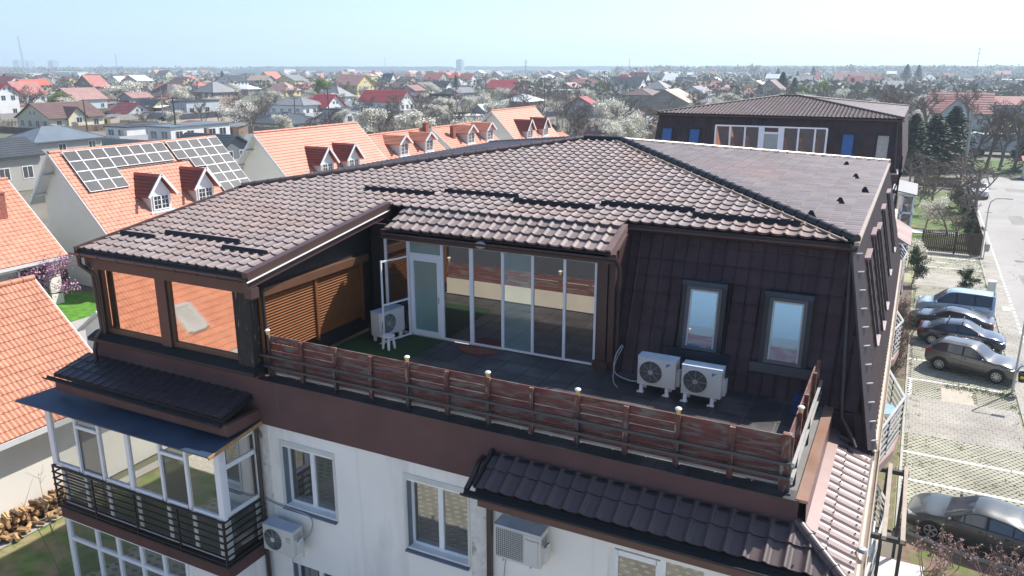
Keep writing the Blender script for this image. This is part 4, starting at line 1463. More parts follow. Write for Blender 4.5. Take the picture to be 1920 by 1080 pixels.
MB().box(-.2, .12, 19.9, 20.5, -4.92, -4.88).build('towel', M('towel_pink', (.60, .16, .22), .9, col2=(.7, .68, .66), thr=.5, soft=.03, s2=7), t)
MB().lathe([(.0, 0), (.07, .0), (.085, .03), (.06, .06), (0, .065)], 14, (.0, 11.95, -.69)).build('vent_cap', STEEL, None, smooth=True, label='small grey steel cap on the sand coloured side gutter', cat='vent cap')
t = thing('entrance_pergola', 'dark square-tube frame of beams standing over the entrance path below the lower balcony', 'pergola', (.6, 20.7, G))
for y in (22.55, 18.9):
    for x in (.36, .8):
        MB().box(x - .04, x + .04, y - .05, y + .05, G, -4.42).build('post', BLACKF, t)
    MB().box(.1, .9, y - .055, y + .055, -4.42, -4.3).build('crossbeam', BLACKF, t)
for x in (.42, .82):
    MB().box(x - .05, x + .05, 18.7, 22.7, -4.3, -4.2).build('beam', M('beam_sand', (.33, .27, .22), .7), t)

# ------------------------------------------------------------------ the twin block behind
B2 = thing('apartment_block', 'second brown apartment block with dark cladding, blue shaded windows and hip roof behind the first', 'building', (-9, 62, G))
dy = 43.4
q0, q1 = RY0 + dy, 2 * RYM - RY0 + dy + 4
X0, X1 = -18.0, -1.05
ZE = 3.12
hw = (X1 - X0) / 2 - .8
aL, aR = Vector((X0 + hw, q0 + hw, ZE + SL * hw)), Vector((X1 - hw, q0 + hw, ZE + SL * hw))
m = MB()
for pts in ([(X0, q0, ZE), (X1, q0, ZE), aR, aL], [(X1, q0, ZE), (X1, q1, ZE), aR], [(X0, q1, ZE), (X0, q0, ZE), aL], [(X1, q1, ZE), (X0, q1, ZE), aL, aR]):
    m.prism([(p[0], p[1], p[2] - dk) for p in pts], (0, 0, -.06))
r2 = m.build('roof', TRIM, B2)
H2 = hw / cs
tm6 = tile_mesh('roof_tile_far', W, E, TILE, n=8, rolls=((.72, .24, .045),), lip=.05, pan=.01)
tile_field(r2, (X0, q0, ZE), (1, 0, 0), V, X1 - X0, H2, W, E, tm6, [[(0, 0), (X1 - X0, 0), (X1 - X0 - hw, H2), (hw, H2)]])
tm7 = tile_mesh('roof_tile_far_side', W, E, MATS['tile_side'], n=6)
tile_field(r2, (X1, q0, ZE), (0, 1, 0), (-1, 0, SL), q1 - q0, H2, W, E, tm7, [[(0, 0), (q1 - q0, 0), (hw, H2)]])
m = MB()
for p, q in (((X1, q0, ZE), aR), ((X0, q0, ZE), aL), (aL, aR), ((X1, q1, ZE), aR)):
    ridge_caps(m, Vector(p) + up, Vector(q) + up, .1)
m.build('ridge_cap', TRIM, B2, smooth=True)
m = MB()
m.prism([(X0 + .2, q0 - .9, -.1), (X1 + .35, q0 - .9, -.1), (X1 - .05, q0 + .15, 3.02), (X0 + .4, q0 + .15, 3.02)], (0, .2, -.05))
m.prism([(X1 + .35, q0 - .95, -.6), (X1 + .35, q1, -.6), (X1 - .05, q1, 3.05), (X1 - .05, q0 + .1, 3.05)], (-.2, 0, -.05))
m.prism([(X0 - .1, q1, -.6), (X0 - .1, q0 - .95, -.6), (X0 + .15, q0 + .1, 3.05), (X0 + .15, q1, 3.05)], (.2, 0, -.05))
ms3 = m.build('mansard', CLAD, B2)
m = MB()
for i in range(60):
    x = X0 + .5 + i * .275
    m.prism([(x, q0 - .92, -.1), (x + .06, q0 - .92, -.1), (x + .06, q0 + .11, 3.0), (x, q0 + .11, 3.0)], (0, -.03, 0))
m.build('cladding_rib', CLAD, B2)
m = MB()
m.box(X0 + .3, X1 - .1, q0 - 5, q1, -7, -.62)
m.build('wall', WALL, B2)
m = MB()
m.box(X0 + .1, X1 + .3, q0 - 5.02, q0 - 4.6, -1.2, .0)
m.build('parapet', BAND, B2)
m = MB()
gutter(m, (X0 - .1, q0 - .1, ZE - .1), (X1 + .1, q0 - .1, ZE - .1), .09)
m.tube([(X1 - .3, q0 - .05, 2.9), (X1 - .12, q0 - 1.0, 0), (X1 - .0, q0 - 1.2, -.4)], .06, 8)
m.build('gutter', TRIM, B2)
ry = lambda z: q0 - .9 + (z + .1) * 1.05 / 3.12 - .06
def far_roof_window(x, blue=True, w=.9):
    m = MB()
    z0_, z1_ = .35, 2.0
    for a, b in ((x, x + .1), (x + w - .1, x + w)):
        m.prism([(a, ry(z0_), z0_), (b, ry(z0_), z0_), (b, ry(z1_), z1_), (a, ry(z1_), z1_)], (0, -.08, 0))
    m.prism([(x, ry(z1_), z1_), (x + w, ry(z1_), z1_), (x + w, ry(z1_ + .1), z1_ + .1), (x, ry(z1_ + .1), z1_ + .1)], (0, -.1, 0))
    m.prism([(x, ry(z0_), z0_), (x + w, ry(z0_), z0_), (x + w, ry(z0_ + .1), z0_ + .1), (x, ry(z0_ + .1), z0_ + .1)], (0, -.085, 0))
    f = m.build('roof_window', DARK, B2)
    a = MB().prism([(x + .1, ry(z0_), z0_), (x + w - .1, ry(z0_), z0_), (x + w - .1, ry(z1_), z1_), (x + .1, ry(z1_), z1_)], (0, -.04, 0))
    a.build('pane', BLUEG if blue else M('curtain_beige', (.45, .40, .34), .8, var=.2, vs=5, stretch=(4, 4, .3)), f)
for x, bl in ((-17.5, True), (-15.4, True), (-4.75, True), (-2.55, False)):
    far_roof_window(x, bl)
XS = [-13.25, -12.2, -11.15, -10.1, -8.55, -7.5, -6.4, -5.55 - .1]
m = MB()
gy = q0 - .75
for x in XS:
    m.box(x - .06, x + .06, gy - .35, gy - .25, .0, 2.4)
m.box(XS[3] - .1, XS[3] + .3, gy - .37, gy - .25, .0, 2.4)
m.box(XS[4] - .3, XS[4] + .1, gy - .37, gy - .25, .0, 2.4)
m.box(XS[3] + .3, XS[4] - .3, gy - .36, gy - .26, 1.9, 2.05)
m.box(XS[0], XS[-1], gy - .34, gy - .26, 2.35, 2.44)
m.box(XS[0], XS[-1], gy - .34, gy - .26, .0, .12)
gl2 = m.build('glazed_wall', WHITE, B2)
for a, b in zip(XS[:-1], XS[1:]):
    MB().box(a + .06, b - .06, gy - .31, gy - .30, .12, 2.35).build('pane', DOORG, gl2)
    if abs(a + 10.1) > .1:
        m = MB().prism([(a + .08, gy - .24, 2.35), (b - .08, gy - .24, 2.35), (b - .08, gy - .24, .9), (a + .35, gy - .24, 2.2)], (0, .02, 0))
        MB().prism([(a + .08, gy - .318, 2.33), (b - .1, gy - .318, 2.33), (b - .1, gy - .318, .15), (b - .4, gy - .318, .15)], (0, .004, 0)).build('curtain', M('curtain_rose', (.13, .10, .092), .9), gl2)
MB().box(XS[3] + .32, XS[4] - .32, gy - .325, gy - .312, .2, 1.88).build('door_pane', M('pane_pale', (.36, .38, .36), .5), gl2)
# white glazed bay on the street side of the twin
m = MB()
for y in (52.6, 54, 55.5, 57):
    for x in ((.2,) if y > 53 else (.2, -.4, -.9)):
        m.box(x - .05, x + .05, y - .05, y + .05, -6.9, -.9)
for z in (-.95, -2.0, -3.9, -4.2, -6.9):
    m.box(.14, .26, 52.6, 57, z, z + .12)
    m.box(-1.0, .2, 52.55, 52.65, z, z + .12)
bg2 = m.build('bay_glazing', WHITE, B2)
MB().box(.17, .18, 52.7, 57, -6.8, -.9).build('pane', WING, bg2)
MB().box(-1.0, .15, 52.62, 52.63, -6.8, -.9).build('pane', WING, bg2)
MB().prism([(-1.0, 52.3, -.6), (.35, 52.3, -.85), (.35, 57.5, -.85), (-1.0, 57.5, -.6)], (0, 0, .06)).build('bay_roof', M('bay_grey', (.27, .27, .27), .7), B2)
m = MB()
for k in range(6):
    m.box(-1.4, .25, 51.9, 51.95, -4.9 + k * .18, -4.87 + k * .18)
m.build('bay_rail', DARK, B2)

# ------------------------------------------------------------------ orange roofed row houses
def row_house(label, xr, zr_, xe, ze, xl, zl, y0, y1, n_ind=0, w=.3, e=.29, full=True, wall_in=.45, mat=None, dorm=(), chim=None, zroofmin=None, gable_detail=True):
    """house with its ridge along y at (xr, zr_); eaves at xe (right) and xl (left)"""
    t = thing('row_house', label, 'house', ((xe + xr) / 2, (y0 + y1) / 2, G), 0, 'orange roofed row houses')
    mat = mat or ORANGE
    m = MB()
    th = .14
    m.prism([(xe, y0, ze), (xr, y0, zr_), (xr, y0, zr_ - th), (xe, y0, ze - th)], (0, y1 - y0, 0))
    m.prism([(xr, y0, zr_), (xl, y0, zl), (xl, y0, zl - th), (xr, y0, zr_ - th)], (0, y1 - y0, 0))
    rf = m.build('roof', mat, t, fix=True)
    Vv = Vector((xr - xe, 0, zr_ - ze))
    H_ = Vv.length
    if full:
        tmx = tile_mesh('orange_tile', w, e, mat, n=8 if n_ind else 4, rolls=((.25, .25, .03), (.75, .25, .03)) if n_ind else ((.5, .5, .03),), lip=.03, pan=0)
        nn = Vector((0, 1, 0)).cross(Vv).normalized()
        tile_field(rf, Vector((xe, y0, ze)) + nn * .01, (0, 1, 0), Vv, y1 - y0, H_, w, e, tmx, [[(0, 0), (y1 - y0, 0), (y1 - y0, H_), (0, H_)]], n_ind, name='orange_tile')
    else:
        n = int(H_ / e)
        nn = Vector((0, 1, 0)).cross(Vv).normalized()
        m = MB()
        for k in range(n):
            a, b = Vector((xe, y0, ze)) + Vv * k / n, Vector((xe, y0, ze)) + Vv * (k + 1.02) / n
            L_ = Vector((0, y1 - y0, 0))
            m.add([a + nn * .002, a + nn * .045, b + nn * .006, b + nn * .006 + L_, a + nn * .045 + L_, a + nn * .002 + L_], [(0, 1, 4, 5)[::-1], (1, 2, 3, 4)[::-1]])
        m.build('tile_course', mat, rf)
    m = MB()
    ridge_caps(m, (xr, y0, zr_ + .02), (xr, y1, zr_ + .02), .11, .4 if n_ind else .8)
    m.build('ridge_cap', mat, rf, smooth=True)
    # barge boards and gable walls
    for yy, o in ((y0, -.05), (y1, .01)):
        m = MB()
        m.prism([(xr, yy + o, zr_ + .03), (xe, yy + o, ze + .03), (xe, yy + o, ze - .22), (xr, yy + o, zr_ - .24)], (0, .04, 0))
        m.prism([(xr, yy + o, zr_ + .03), (xl, yy + o, zl + .03), (xl, yy + o, zl - .22), (xr, yy + o, zr_ - .24)], (0, .04, 0))
        m.build('barge_board', BARGE, t, fix=True)
    sr, sll = (zr_ - ze) / (xe - xr), (zr_ - zl) / (xr - xl)
    for xx, zz in ((xe, ze), (xl, zl)):
        MB().prism([(xr, y0 + .03, zr_ - th - .004), (xx, y0 + .03, zz - th - .004), (xx, y0 + .03, zz - th - .03), (xr, y0 + .03, zr_ - th - .03)], (0, y1 - y0 - .06, 0)).build('soffit', BARGE, t, fix=True)
    xa, xb = xl + wall_in, xe - wall_in
    g0, g1 = y0 + .75, y1 - .3
    pz = lambda x: zr_ - th - .035 - ((x - xr) * sr if x > xr else (xr - x) * sll)
    m = MB()
    m.prism([(xa, g0, G), (xb, g0, G), (xb, g0, pz(xb)), (xr, g0, pz(xr)), (xa, g0, pz(xa))], (0, g1 - g0, 0))
    m.build('wall', RWALL, t, fix=True)
    m = MB()
    m.bar((xe + .02, y0, ze - .1), (xe + .02, y1, ze - .1), .05, .18)
    m.build('fascia', BARGE, t)
    if gable_detail:
        m = MB()
        for f in (.35, .75):
            x = xr + (xl - xr) * f
            m.box(x - .5, x + .1, y0 + .05, g0, pz(x) - .2, pz(x) - .1)
        m.build('purlin', BARGE, t, each=True)
    S = lambda x: zr_ - (x - xr) * sr
    for d in dorm:
        dormer(t, S, d, sr)
    if chim:
        cx, cy, top = chim
        m = MB().box(cx - .22, cx + .22, cy - .27, cy + .27, S(cx) - .5, top).box(cx - .26, cx + .26, cy - .31, cy + .31, top, top + .08)
        m.build('chimney', M('chimney_brick', (.30, .10, .07), .85, var=.25, vs=6, bump=.3, bs=30), t)
    return t

def dormer(t, S, d, sr):
    """gabled dormer looking towards +x: (y centre, x of the front wall, width, wall height, apex height above sill, roof material)"""
    yc, xf, w, hw_, ha, mat = d
    zs_ = S(xf) + .06
    fr = MB()
    hw2 = w / 2
    ov = .3
    # front wall with the gable
    fr.prism([(xf, yc - hw2 * .72, zs_), (xf, yc + hw2 * .72, zs_), (xf, yc + hw2 * .72, zs_ + hw_ + .05), (xf, yc, zs_ + ha - .16), (xf, yc - hw2 * .72, zs_ + hw_ + .05)], (-.12, 0, 0))
    for s_ in (-1, 1):
        y = yc + s_ * hw2 * .72
        xb_ = xf - (hw_ + .05) / sr
        fr.prism([(xf - .12, y, zs_), (xf - .12, y, zs_ + hw_), (xb_ - .2, y, zs_ + hw_), ], (0, -s_ * .08, 0))
    dw = fr.build('dormer', BARGE, t, fix=True)
    za, zb = zs_ + ha, zs_ + hw_ - .04
    xba = xf - ha / sr - .1
    xbe = xf - hw_ / sr - .1
    m = MB()
    for s_ in (-1, 1):
        ye = yc + s_ * hw2
        m.prism([(xf + ov, yc, za), (xba, yc, za), (xbe, ye, zb), (xf + ov, ye, zb)], (0, 0, -.07))
    m.build('dormer_roof', mat, dw, fix=True)
    m = MB()
    # stepped courses on the side that faces the viewer
    for s_ in (-1, 1):
        n = 7
        for k in range(n):
            f0_, f1_ = k / n, (k + 1.03) / n
            pa = Vector((0, yc + s_ * hw2 * (1 - f0_), zb + (za - zb) * f0_))
            pb = Vector((0, yc + s_ * hw2 * (1 - f1_), zb + (za - zb) * f1_))
            xa_ = xbe + (xba - xbe) * f0_
            xb2 = xbe + (xba - xbe) * f1_
            nn = Vector((0, s_ * (za - zb), hw2)).normalized()
            a0, b0 = pa + nn * .055, pb + nn * .008
            m.add([(xf + ov, *a0[1:]), (xa_, *a0[1:]), (xb2, *b0[1:]), (xf + ov, *b0[1:]), (xf + ov, *pa[1:]), (xa_, *pa[1:])], [(0, 1, 2, 3), (0, 4, 5, 1)])
    m.build('dormer_courses', mat, dw)
    m = MB()
    for s_ in (-1, 1):
        m.bar((xf + ov + .01, yc, za + .02), (xf + ov + .01, yc + s_ * (hw2 + .05), zb - .02), .06, .17)
    m.box(xf - .1, xf + .12, yc - hw2 * .85, yc + hw2 * .85, zs_ - .09, zs_ - .0)
    m.build('dormer_barge', PAINT, dw, each=True)
    wy, wz0, wz1 = hw2 * .55, zs_ + .1, zs_ + hw_ * .98
    m = MB()
    for y in (yc - wy, yc, yc + wy):
        m.box(xf + .0, xf + .045, y - .04, y + .04, wz0, wz1)
    for z in (wz0, wz1 - .06):
        m.box(xf + .001, xf + .044, yc - wy, yc + wy, z, z + .06)
    for y in (yc - wy / 2, yc + wy / 2):
        m.box(xf + .012, xf + .03, y - .012, y + .012, wz0, wz1)
    for q in (1, 2):
        z = wz0 + (wz1 - wz0) * q / 3
        m.box(xf + .012, xf + .031, yc - wy, yc + wy, z - .012, z + .012)
    m.build('dormer_window', PAINT, dw)
    a = MB().box(xf + .004, xf + .01, yc - wy, yc + wy, wz0, wz1)
    a.build('dormer_pane', FARG, dw)

ORN = MATS['tile_orange']
h0 = row_house('nearest orange roofed house at the lower left, tiles plainly visible', -26.75, -.55, -22.8, -4.1, -30.7, -4.1, -3, 16.2, 299)
# roof window mirrored in the verandah glass
Sx = lambda x: -.55 - (x + 26.75) * .8987
m = MB()
vv = Vector((-1, 0, .8987)).normalized()
nn = Vector((.8987, 0, 1)).normalized()
c = Vector((-24.2, 3.45, Sx(-24.2))) + nn * .09
for s_ in (-1, 1):
    m.obox(c + Vector((0, s_ * .4, 0)), (0, .07, 0), vv * .62, nn * .06)
    m.obox(c + vv * s_ * .6, (0, .33, 0), vv * .08, nn * .058)
sk = m.build('roof_window', M('sky_frame', (.40, .44, .45), .4), h0)
MB().obox(c, (0, .33, 0), vv * .52, nn * .03).build('pane', M('sky_pane', (.38, .40, .40), .3), sk)
row_house('orange roofed house with a brick chimney behind the magnolia at the left edge', -48.2, .05, -43.6, -4.1, -53, -4.2, 10, 28.6, 0, dorm=((21.6, -44.6, 2.0, 1.0, 2.1, WINE),), chim=(-46.2, 26.75, -.45))
D = lambda ys, xf, w=2.15, hw_=1.05, ha=2.35, mt=WINE: [(y, xf, w, hw_, ha, mt) for y in ys]
row_house('orange roofed house carrying the two solar arrays', -47, 1.44, -41.75, -4.07, -49.6, -1.75, 30.62, 43.7, 0, dorm=D((35.2, 38.85), -43.2))
row_house('orange roofed house with two wine-red dormers, second from the solar arrays', -47, 1.43, -41.75, -4.0, -49.6, -1.75, 47.6, 60.9, 0, full=False, dorm=D((52.0, 55.5), -43.4, 2.3), mat=ORANGE2)
row_house('orange roofed house with low orange dormers and a chimney at its far end', -47, .15, -41.5, -4.2, -50.5, -3.2, 61.9, 72.3, 0, full=False, dorm=D((64.7, 69.2), -44.4, 2.1, 1.2, 1.95, ORANGE2), mat=ORANGE2, chim=(-46.6, 72.0, .75))
row_house('orange roofed house with a chimney beside its left dormer, fourth in the row', -47, .12, -41.5, -4.2, -50.5, -3.2, 73.6, 84.6, 0, full=False, dorm=D((78.0, 82.4), -44.5, 2.2, 1.25, 2.05, ORANGE2), mat=ORANGE2, chim=(-45.6, 75.9, .2))
row_house('tall orange roofed house with two wine-red dormers at the far end of the row', -47, 1.3, -41.5, -4.3, -50, -1.6, 87.3, 99.8, 0, full=False, dorm=D((91.1, 95.8), -43.5, 2.3), mat=ORANGE2)
row_house('low orange roofed annexe just behind the main roof peak', -48.0, -3.05, -43.5, -5.2, -52, -5.2, 99.9, 112, 0, full=False, mat=ORANGE2)
row_house('orange roofed house with one wine-red dormer, half hidden by the rear block', -36, -2.4, -30.5, -5.6, -40, -5.4, 86, 97, 0, full=False, mat=ORANGE2, dorm=D((91.5,), -33.0, 2.2, 1.1, 2.2))

# solar panels on the slope of the first big house
sr = (1.44 + 4.07) / (47 - 41.75)
vv = Vector((-1, 0, sr)).normalized()
nn = Vector((sr, 0, 1)).normalized()
pan = thing('solar_panel', 'dark solar panel at the upper left corner of the left array', 'solar panel', (0, 0, 0), 0, 'solar panels on the orange roof', local=True)
pw, ph = .93, .80
m = MB().obox((0, 0, 0), (pw / 2 - .012, 0, 0), (0, ph / 2 - .012, 0), (0, 0, .018))
m.build('cell_plate', PV, pan)
m = MB()
for s_ in (-1, 1):
    m.box(-pw / 2 + .004, pw / 2 - .004, s_ * (ph / 2 - .018) - .014, s_ * (ph / 2 - .018) + .014, -.022, .026)
    m.box(s_ * (pw / 2 - .018) - .014, s_ * (pw / 2 - .018) + .014, -ph / 2 + .0325, ph / 2 - .0325, -.022, .0255)
m.build('frame', PVF, pan)
rotm = Matrix((Vector((0, 1, 0)), vv, nn)).transposed()
eu = rotm.to_euler()
def place_panel(first, y, r, label):
    p = Vector((-47, y, 1.44)) - vv * (.12 + (r + .5) * ph) + nn * .14
    if first:
        o = pan
        o.location = p
    else:
        o = dup(pan, p, 0, label)
    o.rotation_euler = eu
    o['label'] = label
ordn = ['first', 'second', 'third', 'fourth', 'fifth', 'sixth', 'seventh', 'eighth']
rown = ['top', 'second', 'third', 'fourth', 'fifth', 'bottom']
fst = True
for r in range(4):
    for c in range(8 if r < 2 else 3):
        place_panel(fst, 31.35 + pw * (c + .5), r, f'solar panel in the {rown[r] if r < 3 else "bottom"} row of the left array, {ordn[c]} from the gable')
        fst = False
for r in range(6):
    for c in range(5):
        if (r >= 2 and c < 1) or (r >= 3 and c < 2):
            continue
        place_panel(False, 39.05 + pw * (c + .5), r, f'solar panel in the {rown[r]} row of the right array, {ordn[4 - c]} from the far end')
m = MB()
for r in (0, 1.9):
    p = Vector((-47, 31.2, 1.44)) - vv * (.3 + r * ph) + nn * .1
    m.bar(p, p + Vector((0, 8.1, 0)), .04)
    p.y = 38.9
    m.bar(p, p + Vector((0, 4.8, 0)), .04)
m.build('mounting_rail', STEEL, None, label='aluminium mounting rails under the two solar arrays', cat='rail')

# ------------------------------------------------------------------ cars
def catmull(ks, x):
    for i in range(len(ks) - 1):
        if ks[i][0] <= x <= ks[i + 1][0] + 1e-9:
            break
    p0, p1, p2, p3 = ks[max(i - 1, 0)], ks[i], ks[i + 1], ks[min(i + 2, len(ks) - 1)]
    t = (x - p1[0]) / max(1e-9, p2[0] - p1[0])
    out = []
    for k in range(1, len(p1)):
        m1 = (p2[k] - p0[k]) / max(1e-9, p2[0] - p0[0]) * (p2[0] - p1[0])
        m2 = (p3[k] - p1[k]) / max(1e-9, p3[0] - p1[0]) * (p2[0] - p1[0])
        a, b = p1[k], p2[k]
        v = (2 * t ** 3 - 3 * t * t + 1) * a + (t ** 3 - 2 * t * t + t) * m1 + (-2 * t ** 3 + 3 * t * t) * b + (t ** 3 - t * t) * m2
        out.append(v)
    return out

KEYS = {
    'sedan': [(0, .42, .78, .80, .84), (.025, .28, .90, .93, .93), (.12, .24, .95, 1.0, .98), (.27, .22, .95, 1.33, 1), (.40, .2, .94, 1.42, 1), (.55, .2, .93, 1.415, 1), (.74, .2, .93, .985, 1), (.88, .2, .84, .90, .98), (.97, .24, .68, .74, .91), (1, .34, .56, .6, .8)],
    'suv': [(0, .45, .95, .97, .86), (.02, .34, 1.02, 1.1, .94), (.05, .30, 1.05, 1.22, .97), (.16, .27, 1.05, 1.52, 1), (.35, .27, 1.03, 1.56, 1), (.52, .27, 1.01, 1.53, 1), (.70, .27, .99, 1.06, 1), (.86, .27, .95, 1.01, .98), (.96, .3, .82, .88, .92), (1, .4, .66, .7, .82)],
    'van': [(0, .42, .98, 1.0, .88), (.012, .34, 1.06, 1.72, .95), (.06, .3, 1.06, 1.80, .98), (.3, .27, 1.05, 1.83, 1), (.55, .27, 1.03, 1.80, 1), (.64, .27, 1.02, 1.62, 1), (.79, .27, 1.0, 1.08, 1), (.92, .27, .93, .99, .96), (.98, .32, .78, .84, .9), (1, .42, .62, .66, .8)],
    'coupe': [(0, .42, .74, .76, .84), (.025, .28, .88, .91, .93), (.10, .24, .92, .97, .98), (.30, .22, .92, 1.27, 1), (.44, .2, .91, 1.35, 1), (.56, .2, .90, 1.33, 1), (.74, .2, .89, .95, 1), (.88, .2, .80, .86, .98), (.97, .24, .66, .72, .91), (1, .34, .56, .6, .8)],
}
SPEC = {  # windscreen x range, rear window range, side window ranges, wheel x, wheel radius
    'sedan': ((.57, .735), (.14, .285), ((.20, .30), (.31, .45), (.47, .68)), (.185, .80), .32),
    'suv': ((.545, .69), (.045, .15), ((.09, .24), (.25, .41), (.43, .64)), (.185, .81), .34),
    'van': ((.62, .78), (.0145, .05), ((.06, .25), (.27, .48), (.50, .72)), (.17, .81), .31),
    'coupe': ((.575, .735), (.11, .29), ((.25, .42), (.44, .68)), (.18, .80), .32),
}

def car(label, kind, L, Wd, loc, rz, paint, rim='spoke', rails=False, bars=False, clad=False, hs=1., sc=1.):
    t = thing('parked_car', label, 'car', loc, rz, 'cars parked in the bays', local=True)
    t.scale = (sc, sc, sc)
    K = KEYS[kind]
    ws, rw, sides, wx, wr = SPEC[kind]
    hw = Wd / 2
    XX = lambda f: (f - .5) * L

    def sec(f):
        zb, be, tp, wf = catmull(K, f)
        be, tp = be * hs, tp * hs
        w = hw * wf
        cabin = max(0, tp - be - .06)
        k = min(1, cabin / .25)
        p4w = (.93 * w - .30 * cabin) * k + (.86 * w) * (1 - k)
        p4z = (tp - .07) * k + (be + (tp - be) * .55) * (1 - k)
        return [(.78 * w, zb), (.95 * w, zb + .06), (.99 * w, zb + (be - zb) * .3), (w, zb + (be - zb) * .62), (.985 * w, be - .04), (.955 * w, be), (p4w, p4z), (p4w * .82, tp - .012 * k - .004), (p4w * .4, tp + .008), (0, tp + .014)]
    fs_ = sorted(set([i / 44 for i in range(45)] + [.012, .02, .985]))
    m = MB()
    vs = []
    for f in fs_:
        s_ = sec(f)
        ring = [(XX(f), y, z) for y, z in s_] + [(XX(f), -y, z) for y, z in s_[-2::-1]]
        vs.append(ring)
    n = len(vs[0])
    fl_ = []
    for i in range(len(vs) - 1):
        for k in range(n - 1):
            fl_.append((i * n + k, i * n + k + 1, (i + 1) * n + k + 1, (i + 1) * n + k))
        fl_.append((i * n + n - 1, i * n, (i + 1) * n, (i + 1) * n + n - 1))
    fl_.append(tuple(range(n)))
    fl_.append(tuple((len(vs) - 1) * n + k for k in reversed(range(n))))
    m.add([v for r in vs for v in r], fl_)
    m.build('body', paint, t, smooth=True, fix=True)

    def strip(name, f0, f1, v0, v1, side, mat, off=.007, nseg=8):
        mm = MB()
        pts = []
        for i in range(nseg + 1):
            f = f0 + (f1 - f0) * i / nseg
            s_ = sec(f)
            (ya, za), (yb, zb) = s_[5], s_[6]
            for v in (v0, v1):
                y, z = ya + (yb - ya) * v, za + (zb - za) * v
                pts.append((XX(f), side * (y + off), z + off * .3))
        mm.add(pts, [(2 * i, 2 * i + 1, 2 * i + 3, 2 * i + 2) for i in range(nseg)])
        return mm.build(name, mat, t, smooth=True)

    def across(name, f0, f1, mat, mar=.06, off=.008):
        mm = MB()
        pts, nn_ = [], 10
        for i in range(7):
            f = f0 + (f1 - f0) * i / 6
            s_ = sec(f)
            row = [(y, z) for y, z in s_[6:]] + [(-y, z) for y, z in s_[-2:5:-1]]
            tot = len(row) - 1
            for j in range(nn_ + 1):
                q = mar + (1 - 2 * mar) * j / nn_
                a = min(int(q * tot), tot - 1)
                b = q * tot - a
                y = row[a][0] * (1 - b) + row[a + 1][0] * b
                z = row[a][1] * (1 - b) + row[a + 1][1] * b
                dz_ = off
                pts.append((XX(f) + (off * .6 if f0 > .5 else -off * .6), y, z + dz_))
        k = nn_ + 1
        mm.add(pts, [(i * k + j, i * k + j + 1, (i + 1) * k + j + 1, (i + 1) * k + j) for i in range(6) for j in range(nn_)])
        return mm.build(name, mat, t, smooth=True)
    across('windscreen', ws[0], ws[1], CARG)
    across('rear_window', rw[0], rw[1], CARG, .1)
    for sd_ in (-1, 1):
        strip('window_band', sides[0][0] - .012, sides[-1][1] + .012, .04, .95, sd_, PLAST, .004, 14)
        for a, b in sides:
            strip('side_window', a, b, .1, .9, sd_, CARG, .009)
    # wheels
    for f in wx:
        for sd_ in (-1, 1):
            x, y = XX(f), sd_ * (hw - .0)
            w_ = MB().lathe([(wr * .55, -.2), (wr * .93, -.19), (wr, -.15), (wr, -.04), (wr * .95, 0), (wr * .68, .004), (wr * .66, -.03), (0, -.03)], 24, (0, 0, 0), 'y')
            if sd_ < 0:
                w_.xf(Matrix.Diagonal((1, -1, 1, 1)))
            w_.xf(Matrix.Translation((x, y + sd_ * .008, wr)))
            wh = w_.build('wheel', TYRE, t, smooth=True, fix=True)
            mm = MB()
            ns = 5 if rim == 'spoke' else 9
            for q in range(ns):
                a = 2 * pi * q / ns
                for da in ((-.13, .13) if rim == 'spoke' else (0,)):
                    mm.bar((x + wr * .12 * cos(a), y + sd_ * -.006, wr + wr * .12 * sin(a)), (x + wr * .63 * cos(a + da), y + sd_ * -.002, wr + wr * .63 * sin(a + da)), .03 if rim == 'spoke' else .05, .03, up=(0, 1, 0))
            pts = [(x + wr * .64 * cos(2 * pi * q / 24), y - sd_ * .002, wr + wr * .64 * sin(2 * pi * q / 24)) for q in range(25)]
            mm.tube(pts, .014, 5)
            mm.lathe([(0, -.02), (.05, -.02), (.05, .02), (0, .02)], 10, (x, y - sd_ * .01, wr), 'y')
            mm.build('rim', RIM, wh)
            zb = catmull(K, f)[0]
            R_ = wr + .055
            pts = []
            for q in range(21):
                a = pi * q / 20 * 1.16 - .08 * pi
                pts.append((x + R_ * cos(a), max(wr + R_ * sin(a), zb + .02)))
            mm = MB().prism([(px_, y - sd_ * .05, pz_) for px_, pz_ in pts], (0, sd_ * .052, 0))
            mm.build('wheel_arch', PLAST, t, fix=True)
            if clad:
                mm = MB().tube([(px_, y + sd_ * .004, pz_) for px_, pz_ in pts], .03, 6)
                mm.build('arch_trim', PLAST, t, smooth=True)
    # lamps, bumpers, plates, mirrors, handles
    s0, s1 = sec(.985), sec(.015)
    for sd_ in (-1, 1):
        z1 = catmull(K, .95)[1] * hs
        mm = MB().prism([(XX(.985), sd_ * hw * .62, z1 - .1), (XX(.955), sd_ * hw * .935, z1 - .06), (XX(.90), sd_ * hw * .985, z1 + .0), (XX(.93), sd_ * hw * .93, z1 + .03), (XX(.975), sd_ * hw * .66, z1 - .01)], (.02, sd_ * .012, .012))
        mm.build('headlight', LIGHTW, t, fix=True)
        z0 = catmull(K, .03)[1] * hs
        mm = MB().prism([(XX(.006), sd_ * hw * .6, z0 - .14), (XX(.012), sd_ * hw * .9, z0 - .15), (XX(.07), sd_ * hw * .99, z0 - .1), (XX(.075), sd_ * hw * .985, z0 + .0), (XX(.02), sd_ * hw * .9, z0 - .0), (XX(.008), sd_ * hw * .62, z0 - .03)], (-.02, sd_ * .014, .006))
        mm.build('taillight', LIGHTR, t, fix=True)
        mx = ws[1] - .045
        zb_ = catmull(K, mx)[1] * hs
        mm = MB().lathe([(0, -.1), (.05, -.09), (.07, -.03), (.07, .05), (.045, .09), (0, .1)], 10)
